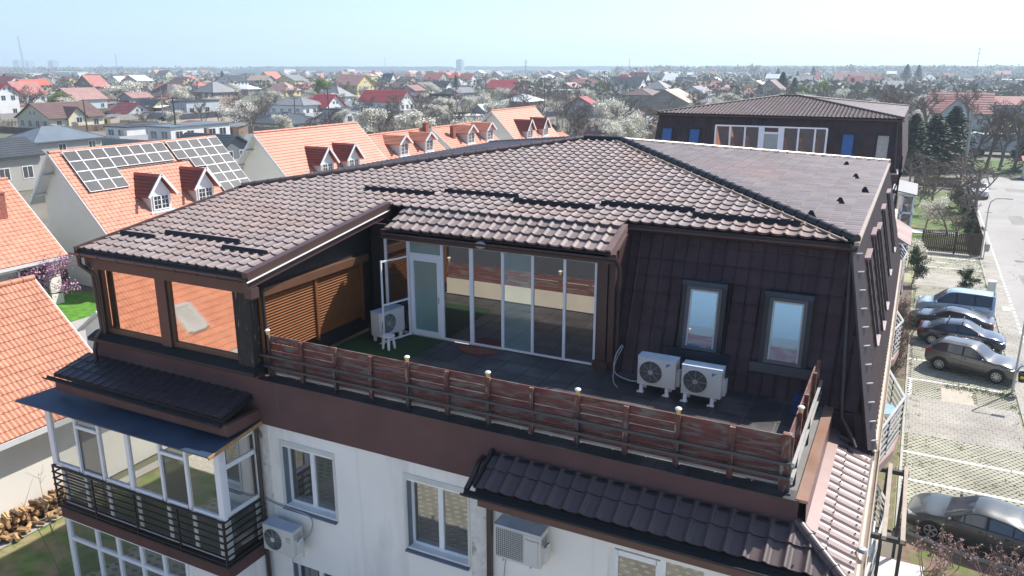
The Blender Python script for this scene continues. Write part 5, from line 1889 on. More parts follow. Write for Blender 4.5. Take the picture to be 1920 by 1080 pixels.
        mm.xf(Matrix.Translation((XX(mx), sd_ * (hw + .1), zb_ + .07)) @ Matrix.Rotation(pi / 2, 4, 'X') @ Matrix.Diagonal((.8, 1, 1, 1)))
        mm.bar((XX(mx), sd_ * hw * .93, zb_ + .03), (XX(mx), sd_ * (hw + .03), zb_ + .05), .05, .03)
        mm.build('mirror', paint, t, smooth=True)
        for f in ((sides[-1][0] + .012, sides[-2][0] + .012)):
            zz = catmull(K, f)[1] * hs - .12
            MB().box(XX(f) - .01, XX(f) + .13, min(sd_ * (hw * .985), sd_ * (hw + .018)), max(sd_ * (hw * .985), sd_ * (hw + .018)), zz, zz + .03).build('door_handle', PLAST if kind != 'van' else paint, t)
        for f in (sides[-1][0] - .012, sides[-1][1] + .028, sides[0][0] if len(sides) < 3 else sides[1][0] - .012):
            mm = MB()
            pts = []
            for q in range(7):
                pts.append((XX(f), sd_ * (sec(f)[1 + min(q, 4)][0] + .002), sec(f)[1 + min(q, 4)][1] + (.0 if q < 5 else 0)))
            mm.tube(pts[:5], .005, 4)
            mm.build('door_gap', BLACKF, t)
        MB().box(XX(wx[0]) + wr + .05, XX(wx[1]) - wr - .05, min(sd_ * hw * .93, sd_ * hw * .992), max(sd_ * hw * .93, sd_ * hw * .992), sec(.5)[0][1] - .01, sec(.5)[0][1] + .12).build('sill_trim', PLAST, t)
        if rails:
            pts = [(XX(f), sd_ * (sec(f)[6][0] * .93), sec(f)[7][1] + .05) for f in (.14, .2, .3, .4, .5, .54)]
            pts[0] = (pts[0][0], pts[0][1], pts[0][2] - .05)
            pts[-1] = (pts[-1][0], pts[-1][1], pts[-1][2] - .05)
            MB().tube(pts, .018, 6).build('roof_rail', STEEL, t, smooth=True)
    if bars:
        for f in (.33, .5):
            z = sec(f)[9][1] + .07
            mm = MB().bar((XX(f), -hw * .72, z), (XX(f), hw * .72, z), .05, .03)
            for sd_ in (-1, 1):
                mm.bar((XX(f), sd_ * hw * .66, z), (XX(f), sd_ * hw * .70, z - .1), .05, .05)
            mm.build('roof_bar', PLAST, t)
    for f, dx in ((.997, 1), (.003, -1)):
        zz = .42 if dx > 0 else .6
        zz2 = catmull(K, f)[0]
        MB().box(XX(f) + dx * .012 - .012, XX(f) + dx * .012 + .012, -.26, .26, zz2 + .08, zz2 + .19).build('number_plate', SOLARW, t)
    MB().box(XX(.975), XX(.995) + .012, -hw * .45, hw * .45, catmull(K, .99)[0] + .22, catmull(K, .99)[0] + .3).build('front_grille', PLAST, t)
    return t

PG = M('paint_graphite', (.055, .062, .06), .3, metal=.15, var=.03, coat=.55)
PGS = M('paint_pewter', (.12, .118, .112), .28, metal=.35, var=.03, coat=.8)
PN = M('paint_navy', (.018, .022, .045), .25, metal=.3, var=.03, coat=.9)
PD = M('paint_smoke', (.06, .07, .085), .26, metal=.4, var=.03, coat=.9)
PB = M('paint_iceblue', (.40, .50, .58), .3, metal=.35, var=.03, coat=.7)
PW_ = M('paint_whitecar', (.70, .71, .71), .35, var=.03, coat=.6)
gz = G + .032
car('graphite grey saloon at the lower right, nose towards the block', 'sedan', 4.72, 1.84, (3.08, 24.5, gz), radians(168), PG, sc=.86)
car('pewter grey compact crossover with silver roof rails beside the lamp post', 'suv', 4.14, 1.78, (3.46, 39.75, gz), radians(-17), PGS, rim='multi', rails=True, clad=True, sc=.9)
car('dark navy saloon with two black roof bars, second car from the lamp post', 'sedan', 4.4, 1.72, (3.12, 43.7, gz), radians(-6), PN, rim='multi', bars=True, sc=.88)
car('smoke grey low coupe between the navy saloon and the ice-blue van', 'coupe', 4.5, 1.78, (2.75, 46.4, gz), radians(172), PD, sc=.88)
car('ice-blue passenger van with three dark side windows, farthest of the parked row', 'van', 4.3, 1.8, (2.95, 48.85, gz), radians(176), PB, rim='multi', sc=.89)
car('white car parked on the street beside the bare spreading tree, facing the camera', 'suv', 4.2, 1.8, (6.5, 98.5, G + .0), radians(-92), PW_)
t = thing('covered_trailer', 'long grey-white covered trailer standing behind the roadside trees', 'trailer', (10.5, 148, G))
m = MB()
pts = [(6.6, 0, .7), (6.6, 0, 3.1), (8, 0, 3.45), (9.3, 0, 3.2), (10.6, 0, 3.5), (12, 0, 3.25), (13.5, 0, 3.45), (15.5, 0, 3.1), (15.5, 0, .7)]
m.prism([(a, 146.8, G + c) for a, b, c in pts], (0, 2.6, 0))
m.build('tarpaulin', M('tarp', (.48, .48, .46), .7, var=.15, vs=.8, bump=.5, bs=1.5), t, fix=True)
MB().box(6.6, 15.5, 146.9, 149.3, G + .55, G + .698).build('chassis', PLAST, t)
for x in (8, 9.2, 13.6, 14.6):
    for y in (146.9, 149.1):
        MB().lathe([(0, -.12), (.48, -.12), (.48, .12), (0, .12)], 16, (x, y, G + .48), 'y').build('wheel', TYRE, t)
t = thing('kiosk', 'small white kiosk with a red roof at the right edge by the road', 'kiosk', (13.2, 118, G))
MB().box(12.2, 14.6, 117, 119, G, G + 2.1).build('wall', MATS['wall_white'], t)
MB().prism([(11.9, 116.7, G + 2.1), (14.9, 116.7, G + 2.1), (14.9, 119.3, G + 2.5), (11.9, 119.3, G + 2.5)], (0, 0, .15)).build('roof', MATS['roof_crimson'], t)
MB().box(12.5, 13.4, 116.96, 117.0, G + .9, G + 1.8).build('window', FARG, t)

# ------------------------------------------------------------------ street furniture
t = thing('street_lamp', 'slim grey lamp post carrying a dark litter basket, beside the compact crossover', 'lamp post', (4.9, 37.75, G))
MB().tube([(4.9, 37.75, G), (4.9, 37.75, G + .6), (4.9, 37.75, G + .62), (4.9, 37.75, G + 3.5), (5.0, 37.75, G + 3.68), (5.8, 37.85, G + 3.8)], [.06, .06, .042, .036, .03, .026], 10).build('pole', STEEL, t, smooth=True)
MB().box(5.7, 6.15, 37.77, 37.93, G + 3.77, G + 3.86).build('lamp_head', STEEL, t)
MB().lathe([(0, 0), (.16, 0), (.14, .06), (0, .08)], 12, (4.9, 37.75, G + .004)).build('base', CONC, t)
t = thing('litter_bin', 'dark litter basket with hoop and yellow sticker hung on the slim lamp post', 'litter bin', (5.2, 37.75, G + .7))
MB().lathe([(0, .62), (.13, .62), (.17, 1.05), (.15, 1.05), (.12, .66), (0, .66)], 14, (5.16, 37.72, G)).build('basket', PLAST, t)
MB().tube([(5.16 + .2 * cos(a), 37.72, G + 1.02 + .32 * sin(a)) for a in [pi * k / 12 for k in range(13)]], .022, 6).build('hoop', PLAST, t, smooth=True)
MB().box(5.07, 5.2, 37.545, 37.555, G + .8, G + .92).build('sticker', M('sticker_yellow', (.6, .5, .05), .5), t)
t = thing('street_lamp', 'curved grey street lamp at the corner of the brown plank fence', 'lamp post', (5.15, 66.2, G))
MB().tube([(5.15, 66.2, G), (5.15, 66.2, G + 3.6), (5.22, 66.2, G + 4.1), (5.5, 66.25, G + 4.35), (6.2, 66.3, G + 4.4)], [.06, .045, .04, .035, .03], 8).build('pole', STEEL, t, smooth=True)
MB().box(6.1, 6.55, 66.2, 66.4, G + 4.36, G + 4.44).build('lamp_head', STEEL, t)
t = thing('litter_bin', 'grey litter basket hung on the curved street lamp', 'litter bin', (5.4, 66.1, G))
MB().lathe([(0, .5), (.15, .5), (.2, 1.0), (.17, 1.0), (0, .6)], 14, (5.45, 66.1, G)).build('basket', GRILL, t)
MB().box(5.3, 5.34, 66.05, 66.15, G, G + 1.2).build('stake', PLAST, t)
t = thing('utility_cabinet', 'grey roadside utility cabinet behind the ice-blue van', 'cabinet', (4.98, 53.6, G))
MB().box(4.78, 5.18, 53.4, 53.8, G, G + 1.15).build('cabinet_body', OFFW, t)
MB().box(4.75, 5.21, 53.37, 53.83, G + 1.15, G + 1.22).build('cabinet_top', SOLARW, t)
def boards_fence(label, p, q, h, w=.11, gap=.02, mat=FENCEB, name='plank_fence', posts=2.2, t_=.025, solid=False):
    p, q = Vector((*p, G)), Vector((*q, G))
    t = thing(name, label, 'fence', (p + q) / 2)
    d = (q - p)
    L_ = d.length
    d.normalize()
    n = int(L_ / (w + gap))
    nrm = Vector((-d.y, d.x, 0))
    rnd = random.Random(int(L_ * 10))
    bm_ = None
    for i in range(n):
        c = p + d * (i + .5) * (w + gap)
        hh = h * rnd.uniform(.97, 1.0)
        mm = MB().obox(c + Vector((0, 0, hh / 2 + .06)), d * w / 2, nrm * t_ / 2, (0, 0, hh / 2))
        if solid:
            bm_ = bm_ or MB()
            bm_.add(mm.v, mm.f)
        else:
            mm.build('plank', mat, t)
    if bm_:
        o = bm_.build('planks', mat, t)
        o['kind'] = 'stuff'
    for i in range(int(L_ / posts) + 1):
        c = p + d * min(i * posts, L_)
        MB().obox(c + nrm * .07 + Vector((0, 0, h / 2)), d * .05, nrm * .05, (0, 0, h / 2 + .05)).build('post', mat, t)
    for z in (.35, h - .2):
        MB().bar(p + nrm * .03 + Vector((0, 0, z)), q + nrm * .03 + Vector((0, 0, z)), .03, .07).build('rail', mat, t)
    return t
boards_fence('dark brown upright plank fence across the parking strip behind the paved bays', (1.2, 66.55), (5.1, 66.45), 1.65)
boards_fence('dark plank fence running along the pavement beside the garden hedge', (5.12, 66.6), (5.25, 96), 1.5, w=.5, solid=True)
boards_fence('dark low fence in the garden strip behind the rear block', (.2, 104), (5, 104), 1.2, w=.14)
t = boards_fence('black iron railing of thin upright bars round the bright lawn by the magnolia', (-46, 24.95), (-40.65, 24.95), 1.1, w=.025, gap=.11, mat=BLACKF, name='iron_fence', t_=.025)
boards_fence('dark slatted timber fence between the two left orange houses', (-51, 29.6), (-45.5, 29.75), 1.5, w=.3)
boards_fence('dark brown plank fence behind the magnolia lawn', (-42.5, 30.35), (-36, 30.35), 1.7, w=.2)
# white gable hood and shed near the orange house
t = thing('shed', 'small pale shed roof peeping out right of the nearest orange roof', 'shed', (-33.3, 24.5, G))
MB().prism([(-34.7, 23.1, G), (-31.9, 23.1, G), (-31.9, 23.1, G + 1.4), (-33.3, 23.1, G + 2.38), (-34.7, 23.1, G + 1.4)], (0, 3, 0)).build('wall', RWALL, t, fix=True)
m = MB()
m.prism([(-31.6, 22.8, G + 1.2), (-33.3, 22.8, G + 2.42), (-33.3, 22.8, G + 2.5), (-31.6, 22.8, G + 1.28)], (0, 3.5, 0))
m.prism([(-35, 22.8, G + 1.2), (-33.3, 22.8, G + 2.42), (-33.3, 22.8, G + 2.5), (-35, 22.8, G + 1.28)], (0, 3.5, 0))
m.build('roof', BARGE, t, fix=True)
# windows under the eave of the left orange house
t = thing('glazed_veranda', 'white framed veranda window under the eave of the left orange house', 'veranda', (-44, 24, G))
m = MB()
for k in range(6):
    m.box(-43.98, -43.9, 19 + k * 1.7, 19.1 + k * 1.7, G, G + 2.6)
m.box(-43.98, -43.9, 19, 27.6, G + 2.5, G + 2.62)
m.build('frame', PAINT, t)
MB().box(-43.97, -43.95, 19.1, 27.5, G + .4, G + 2.5).build('pane', FARG, t)
# woodpile of split logs against the wall of the nearest orange house
wp = thing('woodpile', 'stack of split firewood logs against the wall of the nearest orange house', 'woodpile', (-22.75, 11, G))
rnd = random.Random(9)
lms = []
for k in range(6):
    a0 = rnd.random() * 6
    shape = [(0, (.055 + .018 * rnd.random()) * cos(a0 + a), (.055 + .018 * rnd.random()) * sin(a0 + a)) for a in ((0, .8, 1.7, 2.6, 3.6, 4.6, 5.5) if k % 2 else (0, 1.2, 2.2, 3.4, 5.0))]
    mm = MB().prism(shape, (.36, 0, 0))
    me = mm.mesh('log', LOGE if k % 3 else LOG)
    lms.append(me)
for r in range(6):
    y = 9.0
    while y < 14.6:
        if rnd.random() < .95 - .08 * r:
            link('log', rnd.choice(lms), wp, Vector((-23.2 + rnd.uniform(-.06, .06) + .03 * r, y + rnd.uniform(-.03, .03), G + .08 + r * .1 + rnd.uniform(-.02, .02))) - OFF[wp.name], (rnd.uniform(0, 6), rnd.uniform(-.15, .15), rnd.uniform(-.35, .35)))
        y += .125
for i in range(45):
    y = 9 + rnd.random() * 5.4
    link('log', rnd.choice(lms), wp, Vector((-22.8 + rnd.uniform(0, .35), y, G + .1 + rnd.random() * .1)) - OFF[wp.name], (rnd.uniform(0, 6), rnd.uniform(-.2, .2), rnd.uniform(-1.5, 1.5)))
# poles
def pole(label, x, y, h, mat=POLE, cross=1, r=.14, arm=False):
    t = thing('utility_pole', label, 'pole', (x, y, G), 0, 'utility poles')
    MB().tube([(x, y, G), (x, y, G + h)], [r, r * .6], 8).build('pole', mat, t, smooth=True)
    for k in range(cross):
        z = G + h - .35 - k * .7
        MB().bar((x - .9, y - .4, z), (x + .9, y + .4, z), .09).build('crossarm', mat, t)
        for f in (-.8, -.3, .3, .8):
            MB().lathe([(0, 0), (.06, 0), (.06, .2), (0, .22)], 6, (x + .9 * f, y + .4 * f, z + .04)).build('insulator', DARK, t)
    if arm:
        MB().tube([(x, y, G + h - .2), (x + .5, y, G + h + .15), (x + 1.5, y, G + h + .25)], .05, 6).build('lamp_arm', STEEL, t)
        MB().box(x + 1.3, x + 2.0, y - .12, y + .12, G + h + .2, G + h + .32).build('lamp_head', STEEL, t)
    return t
pole('grey concrete pole with a lamp arm standing among the street trees at the right', 5.7, 116.5, 7.9, POLE, 0, .22, True)
pole('dark timber pole with two crossarms in front of the charcoal clad house', -122, 104.5, 8.2, POLED, 2, .2)
pole('slim pole in front of the cream cross-gabled house', -142, 101, 7.5, POLED, 0, .16)
pole('grey pole right of the yellow house', -165, 138, 8.4, POLE, 1, .16)
pole('dark pole between the grey workshop and the red-gabled white house', -120.5, 146, 9, POLED, 1, .17)
pole('pole beside the white blossom tree in front of the white hipped house', -134, 150, 6.5, POLED, 1, .15)
pole('lamp pole with a bent arm behind the third orange house', -92, 133, 7.5, STEEL, 0, .1, True)
pole('dark pole in front of the brown wooden shed', -120, 196, 9, POLED, 1, .16)
pole('dark pole right of the brown wooden shed', -143, 262, 11, POLED, 1, .18)
pole('slim pole in front of the zinc-roofed brick house', -104, 228, 10, POLED, 0, .14)
pole('slim dark pole right of the zinc-roofed brick house', -96, 226, 10.5, POLED, 1, .14)
pole('pole behind the taupe house with the red sheet roof', -110, 296, 12, POLED, 1, .2)
pole('pole left of the brown-roofed house with white gable', -130, 395, 13, POLED, 1, .2)

# ------------------------------------------------------------------ neighbourhood houses
WMESH = {}
def unit_window(w, h):
    k = (w, h)
    if k not in WMESH:
        m = MB().box(-w / 2 - .08, w / 2 + .08, -.03, .0, 0, .08).box(-w / 2 - .08, w / 2 + .08, -.03, 0, h - .08, h)
        m.box(-w / 2 - .08, -w / 2, -.031, 0, .08, h - .08).box(w / 2, w / 2 + .08, -.031, 0, .08, h - .08).box(-.03, .03, -.029, 0, .08, h - .08)
        WMESH[k] = (m.mesh('window', PAINT), MB().box(-w / 2, w / 2, -.015, -.004, .08, h - .08).mesh('pane', FARG))
    return WMESH[k]

def house(kx, ky, wx, wy, h, axis, pitch, kind, roof, wall, label, win=True, group=None, detail=True, name='house', simple=False):
    cx, cy = kx - wx / 2, ky + wy / 2
    t = thing(name, label, 'house', (cx, cy, G), 0, group, local=True)
    wm, rm = MATS['wall_' + wall], MATS['roof_' + roof]
    a, b = wx / 2, wy / 2
    cross = kind == 'cross'
    half = b if axis == 'X' else a
    rise = half * pitch
    ov = .45
    m = MB()
    r = MB()
    if kind == 'flat':
        m.box(-a, a, -b, b, 0, h)
        r.box(-a - .25, a + .25, -b - .25, b + .25, h + .002, h + .22)
        r.box(-a * .5, a * .3, -b * .4, b * .4, h + .22, h + .3)
    elif kind == 'hip':
        m.box(-a, a, -b, b, 0, h)
        A, Bb = a + ov, b + ov
        hh = min(A, Bb)
        z1 = h + hh * pitch
        if A >= Bb:
            t1, t2 = (-(A - hh), 0, z1), (A - hh, 0, z1)
        else:
            t1, t2 = (0, -(Bb - hh), z1), (0, Bb - hh, z1)
        c = [(-A, -Bb, h - .05), (A, -Bb, h - .05), (A, Bb, h - .05), (-A, Bb, h - .05)]
        lo = [(p[0], p[1], p[2] - .16) for p in c]
        vs = c + lo + [t1, t2]
        if A >= Bb:
            fs = [(0, 1, 9, 8), (1, 2, 9), (2, 3, 8, 9), (3, 0, 8)]
        else:
            fs = [(0, 1, 8), (1, 2, 9, 8), (2, 3, 9), (3, 0, 8, 9)]
        r.add(vs, fs + [(0, 4, 5, 1), (1, 5, 6, 2), (2, 6, 7, 3), (3, 7, 4, 0), (7, 6, 5, 4)])
        if detail:
            for c_ in c:
                tt = min((t1, t2), key=lambda q: (Vector(q) - Vector(c_)).length)
                r.tube([c_, tt], .09, 5)
            r.tube([t1, t2], .1, 5)
    else:
        def gab(mw, mr, a, b, h, rise, axis, x0=0, y0=0):
            if axis == 'X':
                mw.prism([(x0 - a, y0 - b, 0), (x0 - a, y0 + b, 0), (x0 - a, y0 + b, h), (x0 - a, y0, h + rise), (x0 - a, y0 - b, h)], (2 * a, 0, 0))
            else:
                mw.prism([(x0 - a, y0 - b, 0), (x0 + a, y0 - b, 0), (x0 + a, y0 - b, h), (x0, y0 - b, h + rise), (x0 - a, y0 - b, h)], (0, 2 * b, 0))
            ha = a if axis == 'Y' else b
            la = b if axis == 'Y' else a
            for s_ in (-1, 1):
                e = ha + ov
                ze = h - ov * rise / ha
                n = 9 if detail else 1
                for k in range(n):
                    f0_, f1_ = k / n, (k + 1) / n
                    up_ = .07 if n > 1 else .0
                    p0 = (s_ * e * (1 - f0_), ze + (h + rise - ze) * f0_ + .03)
                    p1 = (s_ * e * (1 - f1_), ze + (h + rise - ze) * f1_ + .03)
                    th = .16
                    prof = [(p0[0], p0[1] + up_), (p1[0], p1[1] + .01), (p1[0], p1[1] - th), (p0[0], p0[1] - th)]
                    if axis == 'Y':
                        mr.prism([(x0 + q[0], y0 - la - ov, q[1]) for q in prof], (0, 2 * (la + ov), 0))
                    else:
                        mr.prism([(x0 - la - ov, y0 + q[0], q[1]) for q in prof], (2 * (la + ov), 0, 0))
        gab(m, r, a, b, h, rise, axis)
        if cross:
            if axis == 'Y':
                r1 = rise * .72
                gab(m, r, a * .5 + .5, b * .34, h, r1, 'X', a * .5, -b * .05)
            else:
                gab(m, r, a * .5, b * .5 + .7, h, rise * .8, 'Y', -a * .05, -b * .55)
    m.build('wall', wm, t, fix=True)
    ro = r.build('roof', rm, t, fix=True)
    if win:
        st = max(1, int(h / 2.5))
        rnd = random.Random(label)
        for face in ('y', 'x'):
            n = max(1, min(5, int((wx if face == 'y' else wy) / 2.6)))
            for s_ in range(st):
                hz = h / st
                if hz < 1.5:
                    continue
                fh = min(1.35, hz * .55)
                zz = s_ * hz + hz * .32
                fm, pm = unit_window(1.1 if kind != 'flat' else 1.5, round(fh, 1))
                for i in range(n):
                    if rnd.random() < .12:
                        continue
                    f = (i + .5) / n * 2 - 1
                    if face == 'y':
                        o = link('window', fm, t, (f * a * .92, -b - .003, zz), (0, 0, 0))
                    else:
                        if cross and axis == 'Y' and abs(f) < .55:
                            continue
                        o = link('window', fm, t, (a + .003, f * b * .92, zz), (0, 0, pi / 2))
                    link('pane', pm, o)
        if kind in ('gable', 'cross') and rise > 1.6:
            fm, pm = unit_window(.7, .9)
            zz = h + rise * .15
            for dx in (-.7, .7):
                if axis == 'X':
                    o = link('window', fm, t, (a + .003, dx, zz), (0, 0, pi / 2))
                else:
                    o = link('window', fm, t, (dx, -b - .003, zz))
                link('pane', pm, o)
        if cross and axis == 'Y':
            fm, pm = unit_window(1.3, 1.3)
            o = link('window', fm, t, (a + .5 + .003 + .5 - .0 - .0, -b * .05, h * .55), (0, 0, pi / 2))
            link('pane', pm, o)
    if detail and kind not in ('flat',):
        z = h + rise * (.75 if kind != 'hip' else .5)
        MB().box(-a * .3 - .25, -a * .3 + .25, b * .2 - .25, b * .2 + .25, h, z + 1.1).build('chimney', MATS['wall_brick'], ro)
    return t

HOUSES = [
(-222.4, 133.3, 11.3, 5.7, 7.0, 'X', 0.75, 'gable', 'crimson', 'white', 'tall white three-storey house with a crimson roof at the left edge', 'crimson-roofed white three-storey house'),
(-89.5, 48.7, 5.9, 8.6, 4.1, 'Y', 0.55, 'gable', 'slate', 'stone', 'grey house with dark tiled gable roof at the left edge', 'dark tiled house at the edge'),
(-116.3, 74.0, 7.7, 10.9, 2.8, 'Y', 0.42, 'hip', 'steel', 'stone', 'single-storey house with steel-grey hipped metal roof', 'steel-grey hipped house'),
(-165.4, 109.3, 11.2, 12.8, 3.0, 'Y', 0.52, 'cross', 'umber', 'cream', 'cream house with brown roof and a cross gable', 'cream cross-gabled house'),
(-225.2, 157.5, 11.2, 10.6, 4.2, 'Y', 0.55, 'gable', 'rosybrown', 'paleblue', 'pale house with rosy-brown roof behind the cream cross-gabled house', 'rosy-roofed pale house'),
(-240.4, 189.2, 6.4, 8.2, 3.4, 'Y', 0.5, 'gable', 'rosybrown', 'grey', 'grey house with rosy roof left of the yellow house', 'small rosy-roofed grey house'),
(-188.3, 145.5, 7.0, 9.1, 1.4, 'X', 0.6, 'gable', 'maroon', 'paleblue', 'low house with maroon roof and pale gable in front of the yellow house', 'maroon-roofed low house'),
(-194.3, 158.3, 7.7, 7.4, 2.2, 'X', 0.62, 'gable', 'slate', 'yellow', 'yellow house with a grey roof and three small gable windows', 'yellow grey-roofed house'),
(-193.0, 148.2, 8.2, 3.7, 1.0, 'Y', 0.25, 'gable', 'umber', 'tan', 'flat brown-roofed annexe beside the cream house', 'brown-roofed annexe'),
(-157.7, 134.5, 4, 17.9, 1.6, 'Y', 0.42, 'gable', 'charcoal', 'charcoal', 'charcoal clad shed-like house behind the white flat-roofed villas', 'charcoal clad house'),
(-177.3, 156.1, 6.0, 11.5, 4.4, 'Y', 0.1, 'flat', 'charcoal', 'greywall', 'grey box storey above the charcoal clad house', 'grey box storey'),
(-133.3, 102.8, 6.0, 10.1, 2.4, 'X', 0.05, 'flat', 'slate', 'white', 'white flat-roofed villa with wide dark windows', 'dark-windowed white villa'),
(-118.9, 100.6, 6.0, 13.9, 3.0, 'X', 0.05, 'flat', 'steel', 'white', 'white flat-roofed villa with bluish roof beside the utility pole', 'bluish-roofed white villa'),
(-84.0, 79.0, 9.0, 5.3, 3.0, 'X', 0.55, 'gable', 'slate', 'darkgrey', 'dark grey gabled house between the two nearest orange roofs', 'dark grey gabled house'),
(-372.3, 323.5, 13.6, 7.1, 2.3, 'X', 0.5, 'gable', 'orange', 'brown', 'orange-red roofed house, leftmost of the red cluster', 'leftmost orange-red house'),
(-378.6, 343.2, 13.1, 8.0, 3.0, 'X', 0.5, 'hip', 'orange', 'tan', 'hipped orange-red house in the middle of the red cluster', 'hipped orange-red house'),
(-278.6, 265.9, 12.2, 12.2, 1.6, 'X', 0.6, 'gable', 'crimson', 'white', 'red-roofed house with a white gable among blossom trees', 'white-gabled red-roofed house'),
(-382.3, 366.4, 12.6, 8.7, 2.5, 'X', 0.5, 'gable', 'crimson', 'tan', 'red-roofed house behind the one with the white gable', 'red-roofed tan house'),
(-149.2, 170.3, 12.4, 9.1, 3.5, 'Y', 0.4, 'hip', 'grey', 'white', 'large white house with grey hipped roof', 'white house with grey hipped roof'),
(-146.8, 176.8, 6.4, 8.4, 2.9, 'X', 0.75, 'gable', 'crimson', 'white', 'white house with bright red gabled roof', 'white house with red gable'),
(-117.9, 130.2, 12.8, 12.3, 1.9, 'Y', 0.3, 'hip', 'slate', 'cream', 'low house with dark hipped roof behind the second orange house', 'low dark hipped house'),
(-117.4, 147.3, 6.0, 16.8, 4.0, 'X', 0.05, 'flat', 'slate', 'greywall', 'long grey flat-roofed workshop with panelled wall', 'grey panelled workshop'),
(-155.8, 202.3, 6.2, 8.8, 1.6, 'X', 0.35, 'gable', 'mint', 'brown', 'barn with a pale green sheet roof', 'pale green barn'),
(-139.0, 201.0, 15.0, 8.0, 3.6, 'X', 0.75, 'gable', 'crimson', 'white', 'white house with large crimson roof and gable windows', 'large crimson-roofed house'),
(-185.0, 275.3, 6.2, 7.1, 2.1, 'X', 0.4, 'hip', 'charcoal', 'grey', 'dark hipped house behind the large crimson roof', 'dark hipped house'),
(-163.0, 270.0, 9.7, 2.8, 3.2, 'X', 0.05, 'flat', 'charcoal', 'darkbrown', 'dark brown wooden shed with a flat roof', 'dark wooden shed'),
(-167.7, 284.0, 8.1, 15.9, 3.4, 'Y', 0.45, 'gable', 'grey', 'grey', 'grey barn with twin corrugated roof', 'corrugated grey barn'),
(-169.9, 335.2, 13.2, 11.7, 4.1, 'X', 0.6, 'gable', 'crimson', 'yellow', 'yellow house with bright red roof', 'yellow red-roofed house'),
(-108.7, 226.1, 8.7, 11.5, 3.2, 'Y', 0.4, 'hip', 'paleroof', 'brick', 'brick house with pale zinc hipped roof', 'zinc-roofed brick house'),
(-111.4, 203.0, 4, 6.8, 1.5, 'Y', 0.8, 'gable', 'paleroof', 'grey', 'small grey stone gable with a white sheet roof', 'small stone gable'),
(-101.1, 177.8, 5.5, 8.5, 1.3, 'X', 0.05, 'flat', 'paleroof', 'greywall', 'flat white-roofed garage behind the small stone gable', 'flat white garage'),
(-339.8, 479.3, 8.3, 11.2, 2.2, 'X', 1.2, 'gable', 'charcoal', 'white', 'steep black-roofed house with white gable', 'steep black-roofed house'),
(-336.1, 499.4, 10.8, 10.6, 3.4, 'X', 0.6, 'gable', 'umber', 'brick', 'brick house with brown gabled roof', 'brown-gabled brick house'),
(-293.0, 745.6, 20.2, 11.4, 7.5, 'Y', 0.35, 'gable', 'slate', 'greywall', 'glazed two-storey house with dark pitched roof on the skyline', 'glazed two-storey house'),
(-82.1, 215.0, 10.0, 5.1, 2.5, 'Y', 0.55, 'gable', 'crimson', 'taupe', 'taupe gabled house with a red sheet roof', 'red-sheeted taupe house'),
(-76.0, 246.0, 9.1, 16.4, 5.0, 'X', 0.35, 'hip', 'umber', 'taupe', 'taupe house with broad brown hipped roof', 'broad brown hipped house'),
(-60.2, 231.8, 14.4, 14.3, 3.5, 'Y', 0.5, 'gable', 'beige', 'taupe', 'wide taupe gable with beige tiled roof beside the rear block', 'wide taupe gable'),
(-52.6, 163.1, 4.4, 3.6, 2.6, 'X', 0.6, 'gable', 'redtile', 'brick', 'low shed with red pantile roof left of the rear block', 'pantile shed'),
(-54.9, 145.0, 4, 3.8, 1.0, 'X', 0.25, 'gable', 'redtile', 'darkbrown', 'dark open shed with a pinkish roof', 'dark open shed'),
(-168.9, 532.0, 12.4, 15.6, 2.8, 'X', 0.9, 'gable', 'umber', 'white', 'brown-roofed house with white gable', 'white-gabled brown house'),
(-159.9, 570.2, 8.6, 22, 3.3, 'X', 0.5, 'gable', 'paleroof', 'paleblue', 'pale blue roofed house near the right skyline', 'pale blue roofed house'),
(-82.5, 394.9, 9.4, 22, 2.7, 'X', 0.4, 'hip', 'crimson', 'tan', 'bright red hipped roof left of the conifers', 'bright red hipped house'),
(-57.9, 351.3, 11.4, 17.4, 2.4, 'X', 0.25, 'gable', 'redtile', 'white', 'long red low roof with white wall in front of the conifers', 'long red low roof'),
(-85.0, 491.5, 7.9, 22, 3.9, 'X', 0.4, 'hip', 'grey', 'paleblue', 'pale blue house with grey hipped roof', 'pale blue hipped house'),
(-33.8, 411.6, 8.5, 17.0, 3.2, 'Y', 0.8, 'gable', 'umber', 'brown', 'steep brown gable right of the yellow-green tree', 'steep brown gable'),
(-28.0, 430.6, 6.5, 22, 2.5, 'X', 0.6, 'gable', 'maroon', 'brown', 'small maroon gabled house beside the brown gable', 'small maroon gable'),
(-9.7, 431.7, 10.5, 22, 3.5, 'X', 0.3, 'gable', 'grey', 'grey', 'long grey-roofed shed right of the rear block', 'long grey-roofed shed'),
(13.4, 202.9, 12.2, 10.0, 3.9, 'X', 0.8, 'cross', 'redtile', 'paleblue', 'big gabled house with ridged red tiles and pale plaster', 'big ridged red-tiled house'),
(33.9, 262.9, 16.8, 10.0, 3.4, 'X', 0.4, 'gable', 'redtile', 'greywall', 'long grey building with a red roof at the right edge', 'long grey red-roofed building'),
(29.5, 549.4, 17.9, 10.0, 3.6, 'X', 0.1, 'flat', 'paleroof', 'white', 'white industrial hall, left one of the pair at the right', 'white industrial hall'),
(41.6, 434.8, 22.6, 10.0, 2.6, 'X', 0.15, 'flat', 'paleroof', 'greywall', 'grey industrial hall in front of the white one', 'grey industrial hall'),
(-67.1, 264.9, 4, 8.5, 2.6, 'X', 0.5, 'gable', 'beige', 'taupe', 'small beige-roofed house left of the rear block', 'small beige-roofed house'),
(-1357.7, 926.0, 55, 22, 5.4, 'X', 0.1, 'flat', 'paleroof', 'white', 'long white warehouse under the far smokestack', 'white warehouse'),
(-236.1, 175.8, 10.5, 7.2, 1.5, 'X', 0.5, 'gable', 'maroon', 'tan', 'maroon-roofed house behind the bare trees', 'maroon-roofed tan house'),
]
for hrow in HOUSES:
    house(*hrow[:-1])
